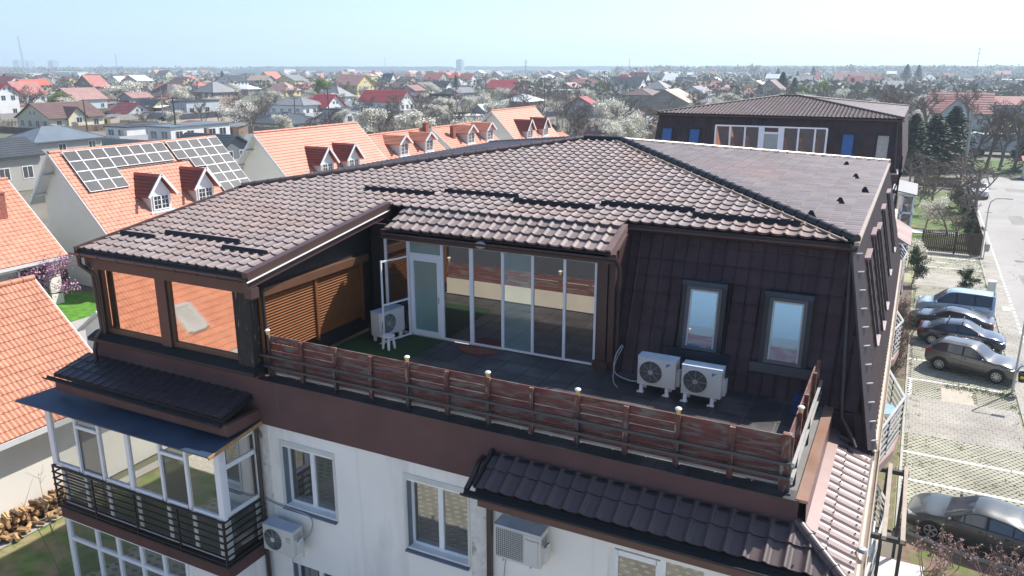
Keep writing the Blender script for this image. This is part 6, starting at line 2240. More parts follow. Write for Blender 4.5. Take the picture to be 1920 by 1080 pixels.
house(-330, 280, 9, 8, 3.0, 'X', .55, 'gable', 'orange', 'tan', 'orange-roofed house right of the red cluster')
# farther roofs, one thing each
rnd = random.Random(77)
rk = ['crimson', 'maroon', 'umber', 'grey', 'slate', 'redtile', 'paleroof', 'orange', 'brownred', 'charcoal', 'beige', 'rosybrown', 'grey', 'umber']
cname = dict(crimson='red', maroon='maroon', umber='brown', grey='grey', slate='dark grey', redtile='faded red', paleroof='pale metal', orange='orange-red', brownred='russet', charcoal='black', beige='beige', rosybrown='rosy')
wk = ['white', 'cream', 'tan', 'greywall', 'paleblue', 'yellow', 'brick', 'white', 'taupe']
LMK = [(-1380, 'left edge of the skyline, near the smokestack'), (-1000, 'far left'), (-700, 'left third of the distance'), (-400, 'left of centre in the distance'), (-100, 'centre of the distance'), (9999, 'right of the distance')]
spots = []
LAND = [(r_[0] - r_[2] / 2, r_[1] + r_[3] / 2, r_[-1]) for r_ in HOUSES]
SEEN = {}
ORD = ['', 'second ', 'third ', 'fourth ', 'fifth ', 'sixth ', 'seventh ', 'eighth ', 'ninth ', 'tenth ', 'eleventh ', 'twelfth ']
def where(what, x, y):
    """label by look and by the nearest named house"""
    az, D_ = math.degrees(atan2(x, y)), hypot(x, y)
    j = min(range(len(LAND)), key=lambda i: abs(math.degrees(atan2(LAND[i][0], LAND[i][1])) - az) * 4 + abs(math.log(hypot(LAND[i][0], LAND[i][1]) / D_)) * 30)
    hx, hy, hl = LAND[j]
    da, Dh = math.degrees(atan2(hx, hy)) - az, hypot(hx, hy)
    side = 'left of' if da > 1.3 else 'right of' if da < -1.3 else ''
    far = 'far behind' if D_ > Dh * 1.35 else 'behind' if D_ > Dh * 1.06 else 'in front of' if D_ < Dh * .94 else 'beside'
    rel = far if not side else side if far == 'beside' else far.replace('in front of', 'in front') + ', ' + side
    key = (what, rel, j)
    SEEN[key] = SEEN.get(key, 0) + 1
    return f'{ORD[min(SEEN[key] - 1, 11)]}{what} {rel} the {hl}'
def cam_xy(az, D_):
    a = radians(az)
    return D_ * sin(a), D_ * cos(a)
heading = -26.805
cnt = 0
tries = 0
while cnt < 238 and tries < 6000:
    tries += 1
    az = heading + rnd.uniform(-33.5, 33.5)
    D_ = 255 * math.exp(rnd.random() ** .9 * 1.75)
    x, y = cam_xy(az, D_)
    if y < 120 or (az > -8 and D_ < 400):
        continue
    if any(hypot(x - p, y - q) < 17 + D_ * .006 for p, q in spots):
        continue
    if any(hypot(x - (r_[0] - r_[2] / 2), y - (r_[1] + r_[3] / 2)) < 20 for r_ in HOUSES):
        continue
    # keep the sight lines to the listed houses free
    blk = False
    for r_ in HOUSES:
        hx, hy = r_[0] - r_[2] / 2, r_[1] + r_[3] / 2
        if abs(math.degrees(atan2(hx, hy)) - az) < 1.3 and D_ < hypot(hx, hy) and D_ > hypot(hx, hy) - 45:
            blk = True
    if blk:
        continue
    spots.append((x, y))
    c = rnd.choice(rk)
    w_ = rnd.choice(wk)
    kd = rnd.choice(['gable', 'gable', 'gable', 'hip', 'hip', 'flat'])
    lbl = where(f'{w_ if w_ != "greywall" else "grey"}-walled {cname[c].replace(" ", "-")}-roofed {"flat" if kd == "flat" else "hipped" if kd == "hip" else "gabled"} house', x, y)
    house(x, y, rnd.uniform(8, 15), rnd.uniform(8, 13), rnd.choice([2.8, 3, 3.4, 5.2, 5.6]), rnd.choice('XY'), rnd.uniform(.4, .8), kd, c, w_, lbl, win=D_ < 700, group='houses of the neighbourhood', detail=D_ < 330)
    cnt += 1

# far halls, tower block, smokestack, masts
def hall(label, az, D_, w, d, h, roof='paleroof', wall='white'):
    x, y = cam_xy(heading + az, D_)
    house(x + w / 2, y, w, d, h, 'X', .1, 'flat', roof, wall, label, win=False, name='warehouse', detail=False)
for i, (px, D_, w, d, h) in enumerate(((118, 1350, 60, 30, 6), (30, 1100, 45, 25, 6), (300, 1500, 110, 30, 7), (470, 1600, 160, 30, 9), (620, 1900, 90, 30, 8), (1860, 640, 40, 18, 5), (1240, 1300, 50, 25, 6), (740, 1500, 60, 25, 7), (985, 1700, 60, 25, 7), (1500, 1000, 35, 20, 5))):
    az = math.degrees(math.atan((px - 960) / 1544))
    hall(('white', 'pale', 'long white', 'very long white', 'broad pale', 'low white', 'bright', 'small pale', 'distant pale', 'white flat')[i] + ' warehouse far off, ' + ('below the smokestack', 'at the left edge', 'left of the dark forest ridge', 'under the dark forest ridge', 'under the middle of the forest ridge', 'at the right edge', 'above the rear block', 'left of the tower block', 'right of the tower block', 'between the far conifers')[i], az, D_, w, d, h)
def pxy(px, D_):
    az = math.degrees(math.atan((px - 960) / 1544))
    return cam_xy(heading + az, D_)
FARB = M('far_concrete', (.30, .31, .33), .9, var=.1, vs=.02)
def tower(label, px, D_, w, d, h, cat='building', name='tower_block', bays=6):
    x, y = pxy(px, D_)
    t = thing(name, label, cat, (x, y, G))
    MB().box(x - w / 2, x + w / 2, y - d / 2, y + d / 2, G, G + h).build('wall', FARB, t)
    MB().box(x - w * .3, x + w * .25, y - d / 3, y + d / 3, G + h, G + h + w * .12).build('roof_house', FARB, t)
    m = MB()
    for k in range(int(h / 6)):
        m.box(x - w / 2 + w * .05, x + w / 2 - w * .05, y - d / 2 - .3, y - d / 2 - .02, G + 4 + k * 6, G + 6.5 + k * 6)
    m.build('window_row', FARG, t)
tower('tall pale tower block on the skyline in the centre', 863, 2600, 20, 18, 34)
tower('blocky power-station hall left of the smokestack base', 36, 4200, 34, 30, 38, name='power_station')
tower('blocky power-station hall right of the smokestack base', 55, 4200, 40, 30, 36, name='power_station')
tower('distant office block right of the smokestack', 101, 3600, 30, 25, 34)
x, y = pxy(46, 4150)
t = thing('smokestack', 'tall grey smokestack on the skyline at the left', 'chimney', (x, y, G))
MB().tube([(x, y, G), (x - 12, y, G + 136)], [7.0, 4.0], 12).build('shaft', FARB, t, smooth=True)
MB().tube([(x - 12, y, G + 136), (x - 12.1, y, G + 139)], [4.6, 4.6], 12).build('rim', FARB, t)
def mast(label, px, D_, h, r=.5):
    x, y = pxy(px, D_)
    t = thing('radio_mast', label, 'mast', (x, y, G), 0, 'masts on the skyline')
    MB().tube([(x, y, G), (x, y, G + h)], [r, r * .5], 6).build('shaft', FARB, t)
    for f in (.55, .8, .95):
        MB().box(x - r * 2, x + r * 2, y - r, y + r, G + h * f, G + h * f + 1.2).build('antenna', FARB, t)
mast('thin mast on the skyline left of the forest ridge', 219, 2300, 44, 1.0)
mast('thin mast on the forest ridge left of the tower block', 722, 2000, 34, .6)
mast('stubby water tower on the skyline right of the tower block', 986, 1700, 26, 1.4)
mast('thin mast on the skyline above the rear block', 1180, 1500, 26, .5)
mast('lattice mast on the skyline at the right', 1832, 1300, 38, .6)

# ------------------------------------------------------------------ trees
def branches(seed, h, spread, levels=4, up=.55, nb=5, tw=1, r0=None, bare=.22):
    """trunk and limb skeleton: returns (limb mesh builder, twig mesh builder, tip positions)"""
    rnd = random.Random(seed)
    mb, tb, tips = MB(), MB(), []
    r0 = r0 or h * .022

    def grow(p, d, L_, r, lv):
        n = 3
        pts = [p]
        q = p.copy()
        dd = d.copy()
        for i in range(n):
            dd = (dd + Vector((rnd.uniform(-.2, .2), rnd.uniform(-.2, .2), rnd.uniform(-.05, .16)))).normalized()
            q = q + dd * L_ / n
            pts.append(q.copy())
        if lv >= levels - 1:
            # twig: two crossed slivers
            for s_ in (Vector((1, 0, 0)), Vector((0, 1, .3))):
                wv = dd.cross(s_)
                if wv.length < .1:
                    continue
                wv = wv.normalized() * max(r, .006 * h / 6)
                tb.add([pts[0] - wv, pts[0] + wv, pts[-1] + wv * .3, pts[-1] - wv * .3], [(0, 1, 2, 3)])
            tips.extend([pts[-1], pts[2], pts[1]])
        else:
            mb.tube(pts, [r, r * .88, r * .76, r * .62], 5 if lv < 2 else 4, cap=False)
        if lv < levels:
            k = nb if lv else nb + 1
            for j in range(k):
                f = (bare if lv == 0 else .25) + (1 - (bare if lv == 0 else .25)) * (j + rnd.random()) / k
                a = min(int(f * n), n - 1)
                s0 = pts[a].lerp(pts[a + 1], f * n - a)
                ax = Vector((rnd.gauss(0, 1), rnd.gauss(0, 1), rnd.gauss(0, .35))).normalized()
                nd = (dd * up + ax * spread + Vector((0, 0, .18))).normalized()
                grow(s0, nd, L_ * rnd.uniform(.5, .72) * (1 - .25 * f), r * (.55 if lv else .5), lv + 1)
    grow(Vector((0, 0, 0)), Vector((0, 0, 1)), h * .62, r0, 0)
    return mb, tb, tips

def leaves(tips, rnd, n, size, jit):
    m = MB()
    for i in range(n):
        c = rnd.choice(tips) + Vector((rnd.gauss(0, jit), rnd.gauss(0, jit), rnd.gauss(0, jit)))
        a = Vector((rnd.gauss(0, 1), rnd.gauss(0, 1), rnd.gauss(0, 1))).normalized()
        b = a.cross(Vector((rnd.gauss(0, 1), rnd.gauss(0, 1), rnd.gauss(0, 1)))).normalized()
        s_ = size * rnd.uniform(.6, 1.3)
        m.add([c - a * s_ * .5, c + b * s_ * .45, c + a * s_ * .5, c - b * s_ * .45], [(0, 1, 2, 3)])
    return m

def merge(a, b):
    m = MB()
    m.add(a.v, a.f)
    m.add(b.v, b.f)
    return m

TREES = {}
def tree_kind(key, trunk, crown):
    TREES.setdefault(key, []).append((trunk, crown))
for s in range(4):
    mb, tb, tips = branches(100 + s, 7, .62 + .08 * s, 4, .5, 5)
    tree_kind('bare', mb.mesh('trunk', BARK, True), tb.mesh('crown', TWIG if s % 2 == 0 else TWIGR))
for s in range(3):
    mb, tb, tips = branches(200 + s, 5, .8, 4, .4, 5, bare=.3)
    r_ = random.Random(s)
    tree_kind('blossom', merge(mb, tb).mesh('trunk', BARK), leaves(tips, r_, 4200, .15, .2).mesh('crown', PETAL))
mb, tb, tips = branches(301, 7, .7, 4, .45, 5)
tree_kind('green', merge(mb, tb).mesh('trunk', BARK), leaves(tips, random.Random(5), 4200, .2, .3).mesh('crown', LEAFG))
mb, tb, tips = branches(302, 4, .9, 4, .4, 5, bare=.1)
tree_kind('bush', merge(mb, tb).mesh('trunk', BARK), leaves(tips, random.Random(6), 3200, .13, .15).mesh('crown', LEAFD))
def conifer(seed, h, r):
    rnd = random.Random(seed)
    m = MB()
    n = 520
    for i in range(n):
        f = (i / n) ** .85
        z = h * (.06 + .94 * f)
        rr = r * (1 - f) ** .8 * rnd.uniform(.75, 1.1) + .05
        a = i * 2.4 + rnd.random()
        d = Vector((cos(a), sin(a), rnd.uniform(-.35, .05)))
        p = Vector((0, 0, z))
        for k in range(6):
            g = (k + 1) / 6
            c = p + d * rr * g
            s_ = h * .03 * rnd.uniform(.7, 1.3)
            u = Vector((rnd.gauss(0, 1), rnd.gauss(0, 1), rnd.gauss(0, .5))).normalized() * s_
            v = (d + Vector((rnd.gauss(0, .5), rnd.gauss(0, .5), -.4))).normalized() * s_ * 1.5
            m.add([c - u * .5, c + v * .6, c + u * .5, c - v * .4], [(0, 1, 2, 3)])
    tr = MB().tube([(0, 0, 0), (0, 0, h * .97)], [h * .02, h * .004], 6)
    return tr.mesh('trunk', BARK, True), m.mesh('crown', LEAFC)
for s in range(2):
    tree_kind('conifer', *conifer(40 + s, 9, 2.4 if s else 2.0))

def tree(kind, x, y, h, label, group=None, v=None, rz=None, wide=1., name=None):
    base = {'bare': 6.6, 'blossom': 4.7, 'green': 6.8, 'bush': 3.6, 'conifer': 9}[kind]
    opts = TREES[kind]
    tr, cr = opts[(v if v is not None else int(abs(x * 7 + y * 3))) % len(opts)]
    nm = name or {'bare': 'bare_tree', 'blossom': 'blossom_tree', 'green': 'leafy_tree', 'bush': 'shrub', 'conifer': 'conifer'}[kind]
    t = thing(nm, label, 'shrub' if kind == 'bush' else 'tree', (x, y, G), rz if rz is not None else (x * 1.7 + y) % 6.28, group, local=True)
    s_ = h / base
    t.scale = (s_ * wide, s_ * wide, s_)
    link('trunk', tr, t)
    link('crown', cr, t)
    return t

# trees one can single out
NEAR = [('bare', 5.7, 86.5, 6.5, 'bare spreading street tree leaning over the road beside the white car', 1.25),
        ('bare', 3.6, 70.5, 3.2, 'bare bush just behind the dark brown plank fence', 1.3),
        ('bare', 4.4, 78, 4.2, 'bare tree behind the garden path, right of the small lawn', 1.2),
        ('bare', 2.0, 84, 4.2, 'bare tree in the middle of the garden strip beside the rear block', 1.3),
        ('bare', 4.3, 96, 4.6, 'bare tree in front of the far garden fence', 1.3),
        ('bare', 1.5, 98, 3.6, 'low bare tree close to the white bay of the rear block', 1.3),
        ('blossom', 1.5, 76.5, 3.0, 'pinkish white blossoming bush behind the garden path', 1.1),
        ('blossom', 1.1, 60.5, 2.2, 'white flowering shrub between the fence and the block wall', 1.2),
        ('bush', 4.6, 72, 1.9, 'dark hedge bush just inside the garden behind the plank fence, near its lamp end', 1.2),
        ('bush', 4.5, 80.5, 1.9, 'dark hedge bush along the pavement fence halfway down the garden', 1.3),
        ('bush', 4.4, 90, 2.0, 'dark hedge bush along the pavement fence near the white car', 1.3),
        ('bare', 3.1, 74, 3.0, 'bare twiggy bush standing on the pale garden path edge', 1.5),
        ('bare', 3.4, 88, 3.8, 'bare bush between the hedge and the garden lawn', 1.5),
        ('bare', .9, 90, 3.4, 'bare bush beside the white glazed bay of the rear block', 1.4),
        ('bare', 2.4, 101, 4.2, 'bare bush in front of the low garden strip fence', 1.4),
        ('bare', -.3, 106, 4.5, 'bare bush at the far corner of the rear block', 1.3),
        ('conifer', -.5, 118, 7.6, 'dark conifer nearest to the rear block on the street side', 2.0),
        ('conifer', 2.0, 121, 7.4, 'broad dark conifer second from the rear block', 2.2),
        ('conifer', 4.2, 124, 8.4, 'dark conifer behind the concrete lamp pole', 1.9),
        ('conifer', 13.5, 127, 6.4, 'dark conifer at the right edge beside the kiosk', 1.6),
        ('bare', 7.0, 126, 9, 'bare roadside tree in front of the covered trailer, first from the left', 1.),
        ('bare', 8.8, 127, 10, 'bare roadside tree in front of the covered trailer, second from the left', 1.),
        ('bare', 10.2, 125, 9, 'bare roadside tree in front of the covered trailer, third from the left', 1.),
        ('bare', 12.0, 126, 10.5, 'bare roadside tree in front of the covered trailer, last before the right edge', 1.),
        ('green', 17.5, 170, 8, 'fresh green tree at the right edge behind the kiosk', 1.1),
        ('bare', -1.5, 150, 11, 'tall bare tree right behind the rear block roof corner', 1.),
        ('bare', 1.5, 165, 11, 'tall bare tree left of the big gabled house', 1.1),
        ('bare', -4, 185, 11, 'bare tree behind the rear block, left of the ridged red roof', 1.1),
        ('bare', -8, 200, 10, 'bare tree over the right hip of the rear block', 1.2),
        ('bare', 16.5, 150, 11, 'bare tree in front of the long grey building at the right edge', 1.1),
        ('bare', 9, 190, 11, 'bare tree against the plaster gable of the big house', .9),
        ('bush', 3.75, 54.4, 1.7, 'round dark green shrub behind the ice-blue van', 1.1),
        ('bush', .75, 55.2, 2.6, 'tall dark green clipped shrub beside the far balcony', .7),
        ('blossom', -75.5, 112, 7.2, 'large cream-white blossom tree behind the third orange house', 1.2),
        ('blossom', -83, 121, 5.2, 'smaller cream blossom tree left of the large one', 1.2),
        ('bush', -79, 106, 3.4, 'dark green bush between the third orange house and the blossom tree', 1.3),
        ('blossom', -123.5, 121, 7.5, 'white blossom tree right of the charcoal clad house', 1.1),
        ('bare', -102, 117, 6.2, 'bare tree over the low dark hipped house', 1.4),
        ('blossom', -91, 170, 6.2, 'white blossom tree left of the small stone gable', 1.2),
        ('bare', -98, 195, 8.5, 'bare tree left of the small stone gable', 1.1),
        ('bare', -92, 190, 8, 'bare tree just left of the far tall orange house', 1.1),
        ('bare', -65.5, 136, 7.5, 'dark bare tree behind the far tall orange house', 1.3),
        ('blossom', -55.5, 148, 8.0, 'tall white blossom tree left of the pantile shed', 1.1),
        ('bare', -48, 140, 8, 'bare tree in front of the pantile shed', 1.1),
        ('bush', -62, 140, 3.0, 'fresh green bush right of the dark bare tree', 1.2),
        ('bare', -50, 200, 9, 'bare tree in front of the wide taupe gable', 1.3),
        ('bare', -205, 130, 10, 'bare tree in front of the maroon-roofed house', 1.2),
        ('blossom', -252, 195, 9.5, 'broad pale blossom tree right of the white three-storey house', 1.6),
        ]
for k, px, D_, h, lb, wd in (('conifer', 1460, 800, 12.5, 'far dark conifer above the pale blue hipped house', 1.5),
        ('conifer', 1497, 760, 10, 'far low conifer between two taller ones above the rear block', 1.3),
        ('conifer', 1526, 800, 14, 'far slim conifer above the yellow-green tree', 1.1),
        ('conifer', 1437, 820, 10, 'small pointed conifer farthest from the rear block ridge', 1.0),
        ('conifer', 1702, 720, 15.5, 'broader one of the two dark skyline conifers behind the grey shed', 1.5),
        ('conifer', 1724, 730, 15, 'slimmer one of the two dark skyline conifers behind the grey shed', 1.3),
        ('conifer', 1470, 325, 11.5, 'broad dark conifer at the end of the long red low roof', 1.7),
        ('conifer', 1493, 335, 9.5, 'dark conifer close behind the broad one', 1.5),
        ('green', 1512, 322, 7.5, 'lower yellow-green tree beside the dark conifers', 1.2),
        ('green', 1538, 325, 9, 'taller yellow-green tree above the rear block roof', 1.2),
        ('bare', 1415, 1000, 19, 'tall round bare tree standing above the skyline', 1.1),
        ('green', 608, 330, 10, 'bright yellow-green tree right of the red cluster', 1.1)):
    x, y = pxy(px, D_)
    NEAR.append((k, x, y, h, lb, wd))
for k, x, y, h, lb, wd in NEAR:
    tree(k, x, y, h, lb, wide=wd)
t = tree('blossom', -43.8, 27.2, 3.4, 'pink flowering magnolia by the bright lawn and iron railing', v=1, wide=1.0, name='magnolia')
for c in t.children:
    if c.name.startswith('crown'):
        me = c.data.copy()
        me.materials[0] = PETALP
        bmx = bmesh.new()
        bmx.from_mesh(me)
        fl_ = bmx.faces[:]
        random.Random(4).shuffle(fl_)
        bmesh.ops.delete(bmx, geom=fl_[:int(len(fl_) * .72)], context='FACES')
        bmx.to_mesh(me)
        bmx.free()
        c.data = me
# saplings and winter shrubs close by
def twiggy(label, x, y, h, n, mat, seed, blossom=None, name='winter_shrub', spread=.35):
    rnd = random.Random(seed)
    t = thing(name, label, 'shrub', (x, y, G))
    m = MB()
    tips = []
    for i in range(n):
        p = Vector((x + rnd.gauss(0, .12), y + rnd.gauss(0, .12), G))
        d = Vector((rnd.gauss(0, spread), rnd.gauss(0, spread), 1)).normalized()
        L_ = h * rnd.uniform(.6, 1)
        q = p + d * L_ * .5
        e = q + (d + Vector((rnd.gauss(0, .2), rnd.gauss(0, .2), 0))).normalized() * L_ * .5
        m.tube([p, q, e], [.014, .01, .004], 4, cap=False)
        for k in range(5):
            s_ = q.lerp(e, rnd.random())
            g = s_ + Vector((rnd.gauss(0, .5), rnd.gauss(0, .5), .7)).normalized() * L_ * rnd.uniform(.12, .3)
            m.tube([s_, g], [.007, .003], 3, cap=False)
            tips += [g, s_.lerp(g, .5)]
    m.build('stems', mat, t)
    if blossom:
        leaves(tips, rnd, 420, .045, .03).build('flowers', blossom, t)['kind'] = 'stuff'
    return t
twiggy('pale budding twig shrub in the bed in front of the graphite saloon, left one', 2.3, 22.6, 1.1, 6, TWIGR, 1, M('bud_rose', (.36, .24, .22), .8, var=.2))
twiggy('pale budding twig shrub in the bed in front of the graphite saloon, middle one', 3.1, 22.3, 1.5, 8, TWIGR, 2, MATS['bud_rose'])
twiggy('budding twig shrub at the bottom edge right of the pergola', 1.6, 21.7, 1.5, 8, TWIGR, 3, MATS['bud_rose'])
twiggy('budding twig shrub nearest the lower right corner', 3.8, 22.2, 1.3, 6, TWIGR, 4, MATS['bud_rose'])
rnd = random.Random(31)
for i in range(13):
    twiggy(('' if i == 0 else ORD[i] if i < 12 else 'last ') + 'brown leafless shrub in the wall bed, counting from the upper balcony end', .32 + rnd.uniform(-.12, .2), 38 + i * .85, rnd.uniform(.8, 1.5), 22, TWIG if i % 2 else TWIGR, 50 + i, M('dry_leaf', (.16, .10, .05), .9, var=.4, vs=6), spread=.45)['group'] = 'leafless shrubs in the wall bed'
twiggy('thin bare sapling on the lawn at the lower left corner', -19.6, 11.4, 3.2, 3, TWIG, 8, name='sapling', spread=.18)
twiggy('thin bare sapling against the white wall of the nearest orange house', -21.5, 12.4, 3.4, 2, TWIG, 12, name='sapling', spread=.12)
# trees of the neighbourhood, named by the house they stand at
kinds = ['bare'] * 21 + ['blossom'] * 8 + ['conifer'] + ['green']
kn = dict(bare='bare grey-brown tree', blossom='white blossom tree', conifer='dark conifer', green='yellow-green tree')
rnd = random.Random(5)
cnt = tries = 0
tspots = []
while cnt < 360 and tries < 12000:
    tries += 1
    az = heading + rnd.uniform(-33.5, 33.5)
    D_ = 128 * math.exp(rnd.random() ** .95 * 1.6)
    x, y = cam_xy(az, D_)
    if y < 112 or (x > -58 and y < 118) or (x < -58 and y < 100) or (x > 3 and y < 200):
        continue
    if any(abs(x - (r_[0] - r_[2] / 2)) < r_[2] / 2 + 3 and abs(y - (r_[1] + r_[3] / 2)) < r_[3] / 2 + 3 for r_ in HOUSES):
        continue
    if any(hypot(x - p, y - q) < 11 for p, q in spots):
        continue
    if any(hypot(x - p, y - q) < 4 for p, q in tspots):
        continue
    blk = False
    for r_ in HOUSES:
        hx, hy = r_[0] - r_[2] / 2, r_[1] + r_[3] / 2
        dd_ = hypot(hx, hy)
        if abs(math.degrees(atan2(hx, hy)) - az) < math.degrees(r_[2] * .45 / dd_) + .3 and D_ < dd_ and D_ > dd_ * .75 and rnd.random() < .7:
            blk = True
    if blk:
        continue
    tspots.append((x, y))
    k = rnd.choice(kinds)
    if k == 'conifer' and D_ < 420:
        k = 'bare'
    h = {'bare': rnd.uniform(5, 8.5), 'blossom': rnd.uniform(4.5, 7), 'conifer': rnd.uniform(7, 12), 'green': rnd.uniform(6, 9)}[k]
    tree(k, x, y, h, where(kn[k], x, y), group=kn[k] + 's of the neighbourhood', wide=rnd.uniform(1., 1.4), v=rnd.randrange(9))
    cnt += 1
# garden walls, one in front of each of the nearer plots
rnd = random.Random(8)
for r_ in HOUSES:
    D_ = hypot(r_[0], r_[1])
    if D_ > 330 or D_ < 110 or r_[0] > 0:
        continue
    x0, x1, y = r_[0] - r_[2] - rnd.uniform(2, 7), r_[0] + rnd.uniform(2, 7), r_[1] - rnd.uniform(4, 7)
    hh = rnd.uniform(1.2, 1.8)
    t = thing('garden_wall', 'low plain garden wall along the plot of the ' + r_[-1], 'wall', ((x0 + x1) / 2, y, G), 0, 'garden walls of the plots')
    wmt = rnd.choice([CONC, MATS['wall_grey'], MATS['wall_greywall'], MATS['wall_brown'], MATS['wall_tan']])
    n = max(2, int((x1 - x0) / 2.5))
    for i in range(n):
        a, b = x0 + (x1 - x0) * i / n, x0 + (x1 - x0) * (i + 1) / n
        MB().box(a + .1, b - .1, y - .05, y + .05, G, G + hh).build('wall_panel', wmt, t)
    for i in range(n + 1):
        a = x0 + (x1 - x0) * i / n
        MB().box(a - .1, a + .1, y - .1, y + .1, G, G + hh + .1).build('pier', wmt, t)
    MB().box(x1 + .1, x1 + .22, y, y + r_[3] + 8, G, G + hh).build('side_panel', wmt, t)
# sheds and lean-tos behind the houses
rnd = random.Random(19)
for r_ in HOUSES:
    D_ = hypot(r_[0], r_[1])
    if D_ > 420 or D_ < 105 or r_[0] > 0 or rnd.random() < .25:
        continue
    x, y = r_[0] - r_[2] * rnd.uniform(.1, .9), r_[1] + r_[3] + rnd.uniform(3, 7)
    w_, d_, hh = rnd.uniform(2.5, 5), rnd.uniform(2.5, 4), rnd.uniform(1.9, 2.6)
    t = thing('garden_shed', 'small lean-to shed behind the ' + r_[-1], 'shed', (x, y, G), 0, 'garden sheds of the plots')
    MB().box(x - w_ / 2, x + w_ / 2, y - d_ / 2, y + d_ / 2, G, G + hh).build('wall', rnd.choice([MATS['wall_brown'], MATS['wall_grey'], MATS['wall_tan'], MATS['wall_brick']]), t)
    MB().prism([(x - w_ / 2 - .25, y - d_ / 2 - .3, G + hh + .02), (x + w_ / 2 + .25, y - d_ / 2 - .3, G + hh + .02), (x + w_ / 2 + .25, y + d_ / 2 + .3, G + hh + .6), (x - w_ / 2 - .25, y + d_ / 2 + .3, G + hh + .6)], (0, 0, .07)).build('roof', rnd.choice([MATS['roof_grey'], MATS['roof_paleroof'], MATS['roof_maroon'], MATS['roof_umber'], MATS['roof_redtile']]), t)
    MB().box(x - .45, x + .45, y - d_ / 2 - .03, y - d_ / 2 - .001, G, G + 1.8).build('door', MATS['wall_darkbrown'], t)
# rough growth in the gardens
rnd = random.Random(3)
m = MB()
for i in range(2600):
    az = heading + rnd.uniform(-34, 34)
    D_ = 112 * math.exp(rnd.random() * 1.5)
    x, y = cam_xy(az, D_)
    if y < 114 or (x > 2.5 and y < 150) or any(abs(x - q[0] + q[2] / 2) < q[2] / 2 + .8 and abs(y - q[1] - q[3] / 2) < q[3] / 2 + .8 for q in HOUSES):
        continue
    hh = rnd.uniform(.5, 2.0)
    for k in range(26):
        p = Vector((x + rnd.gauss(0, 1.0), y + rnd.gauss(0, 1.0), G))
        e = p + Vector((rnd.gauss(0, .3), rnd.gauss(0, .3), hh * rnd.uniform(.5, 1.1)))
        wv = Vector((rnd.gauss(0, 1), rnd.gauss(0, 1), 0)).normalized() * rnd.uniform(.02, .07)
        m.add([p - wv, p + wv, e + wv * .6, e - wv * .6], [(0, 1, 2, 3)])
m.build('garden_scrub', M('scrub', (.22, .18, .14), .95, var=.35, vs=.3, col2=(.17, .18, .08), thr=.58, soft=.05, s2=.15), None, kind='stuff')
# far woods: masses nobody could count
WOODB = M('wood_far', (.22, .19, .155), .95, var=.35, vs=.3, col2=(.17, .18, .11), thr=.58, s2=.02)
WOODG = M('wood_ridge', (.05, .065, .05), .95, var=.2, vs=.02)
def woodband(label, px0, px1, D0, D1, n, h0_, h1_, mat, seed):
    rnd = random.Random(seed)
    m = MB()
    for i in range(n):
        D_ = D0 * (D1 / D0) ** rnd.random()
        x, y = pxy(rnd.uniform(px0, px1), D_)
        h = rnd.uniform(h0_, h1_)
        r = h * rnd.uniform(.5, .9)
        c = Vector((x, y, G + h * .5))
        for k in range(26):
            d = Vector((rnd.gauss(0, 1), rnd.gauss(0, 1), rnd.gauss(0, 1))).normalized()
            p = c + Vector((d.x * r, d.y * r, d.z * h * .5)) * rnd.uniform(.3, 1.1)
            u = Vector((rnd.gauss(0, 1), rnd.gauss(0, 1), rnd.gauss(0, .7))).normalized() * h * rnd.uniform(.07, .16)
            v = u.cross(Vector((rnd.gauss(0, 1), rnd.gauss(0, 1), rnd.gauss(0, 1)))).normalized() * h * rnd.uniform(.07, .16)
            m.add([p - u, p - v, p + u, p + v], [(0, 1, 2, 3)])
    m.build('far_wood', mat, None, kind='stuff', label=label, cat='trees')
woodband('belt of bare garden trees among the distant houses on the left', -60, 960, 420, 1500, 650, 4, 8, WOODB, 1)
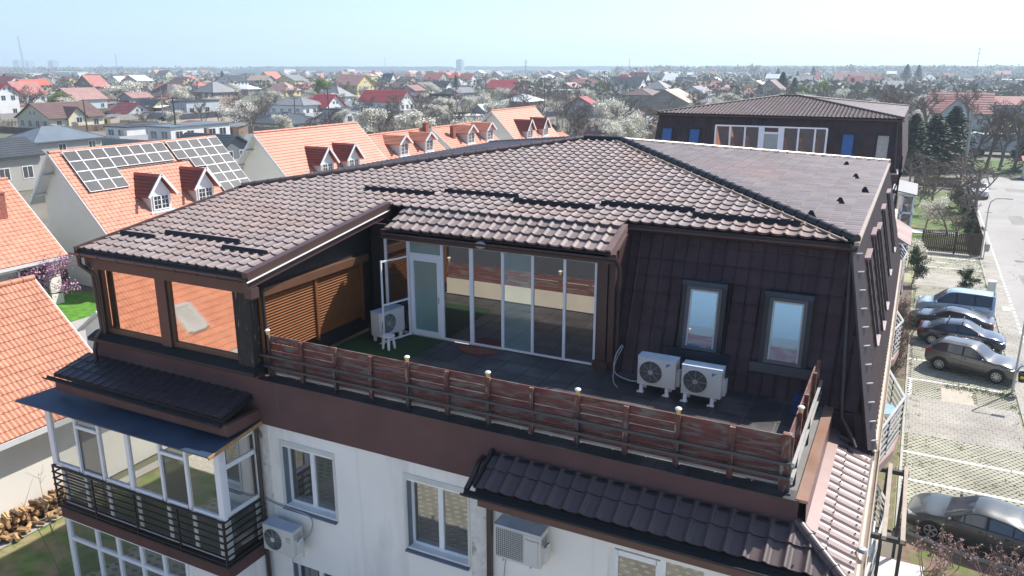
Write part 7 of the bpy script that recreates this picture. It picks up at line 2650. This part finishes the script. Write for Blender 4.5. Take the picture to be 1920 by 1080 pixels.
woodband('belt of bare garden trees among the distant houses on the right', 960, 1980, 300, 1300, 700, 5, 9, WOODB, 2)
woodband('wooded skyline on the right', 1150, 1980, 1300, 2600, 900, 9, 17, WOODB, 3)
woodband('hazy tree line along the left skyline', -60, 560, 1800, 3500, 700, 8, 15, WOODB, 4)
# the long dark forest ridge on the horizon
def ridge(label, px0, px1, D_, h, mat, seed, thick=250):
    rnd = random.Random(seed)
    m = MB()
    n = int((px1 - px0) / 4)
    top = []
    for i in range(n + 1):
        px = px0 + (px1 - px0) * i / n
        e = min(1, i / (n * .06), (n - i) / (n * .06))
        hh = h * (.86 + .14 * noise.noise(Vector((px * .02, seed, 0)))) * max(.1, e) + rnd.uniform(-.8, .8)
        x, y = pxy(px, D_)
        x2, y2 = pxy(px, D_ + thick)
        top.append(((x, y, G - 1), (x, y, G + hh * .9), (x2, y2, G + hh)))
    vs = [p for q in top for p in q]
    fs = []
    for i in range(n):
        a, b = i * 3, i * 3 + 3
        fs += [(a, b, b + 1, a + 1), (a + 1, b + 1, b + 2, a + 2)]
    m.add(vs, fs)
    m.build('forest_ridge', mat, None, kind='stuff', label=label, cat='forest')
ridge('long dark forest ridge on the horizon left of the tower block', 440, 870, 3000, 17, WOODG, 1)
ridge('lower wooded ridge on the horizon right of the tower block', 850, 1300, 3200, 18, WOODG, 2)
ridge('hazy wooded ridge along the right horizon', 1280, 1990, 3000, 20, WOODG, 3)
ridge('faint tree line along the left horizon', -80, 460, 4200, 10, WOODG, 4)

# ------------------------------------------------------------------ air
hz = bpy.data.materials.new('haze')
hz.use_nodes = True
hz.node_tree.nodes.remove(hz.node_tree.nodes['Principled BSDF'])
pv = hz.node_tree.nodes.new('ShaderNodeVolumePrincipled')
pv.inputs['Color'].default_value = (.66, .82, .93, 1)
pv.inputs['Density'].default_value = .00034
pv.inputs['Anisotropy'].default_value = .25
hz.node_tree.links.new(pv.outputs[0], hz.node_tree.nodes['Material Output'].inputs['Volume'])
MB().box(-6200, 6200, -1900, 6200, G - 1.2, 150).build('haze', hz, None, kind='stuff')
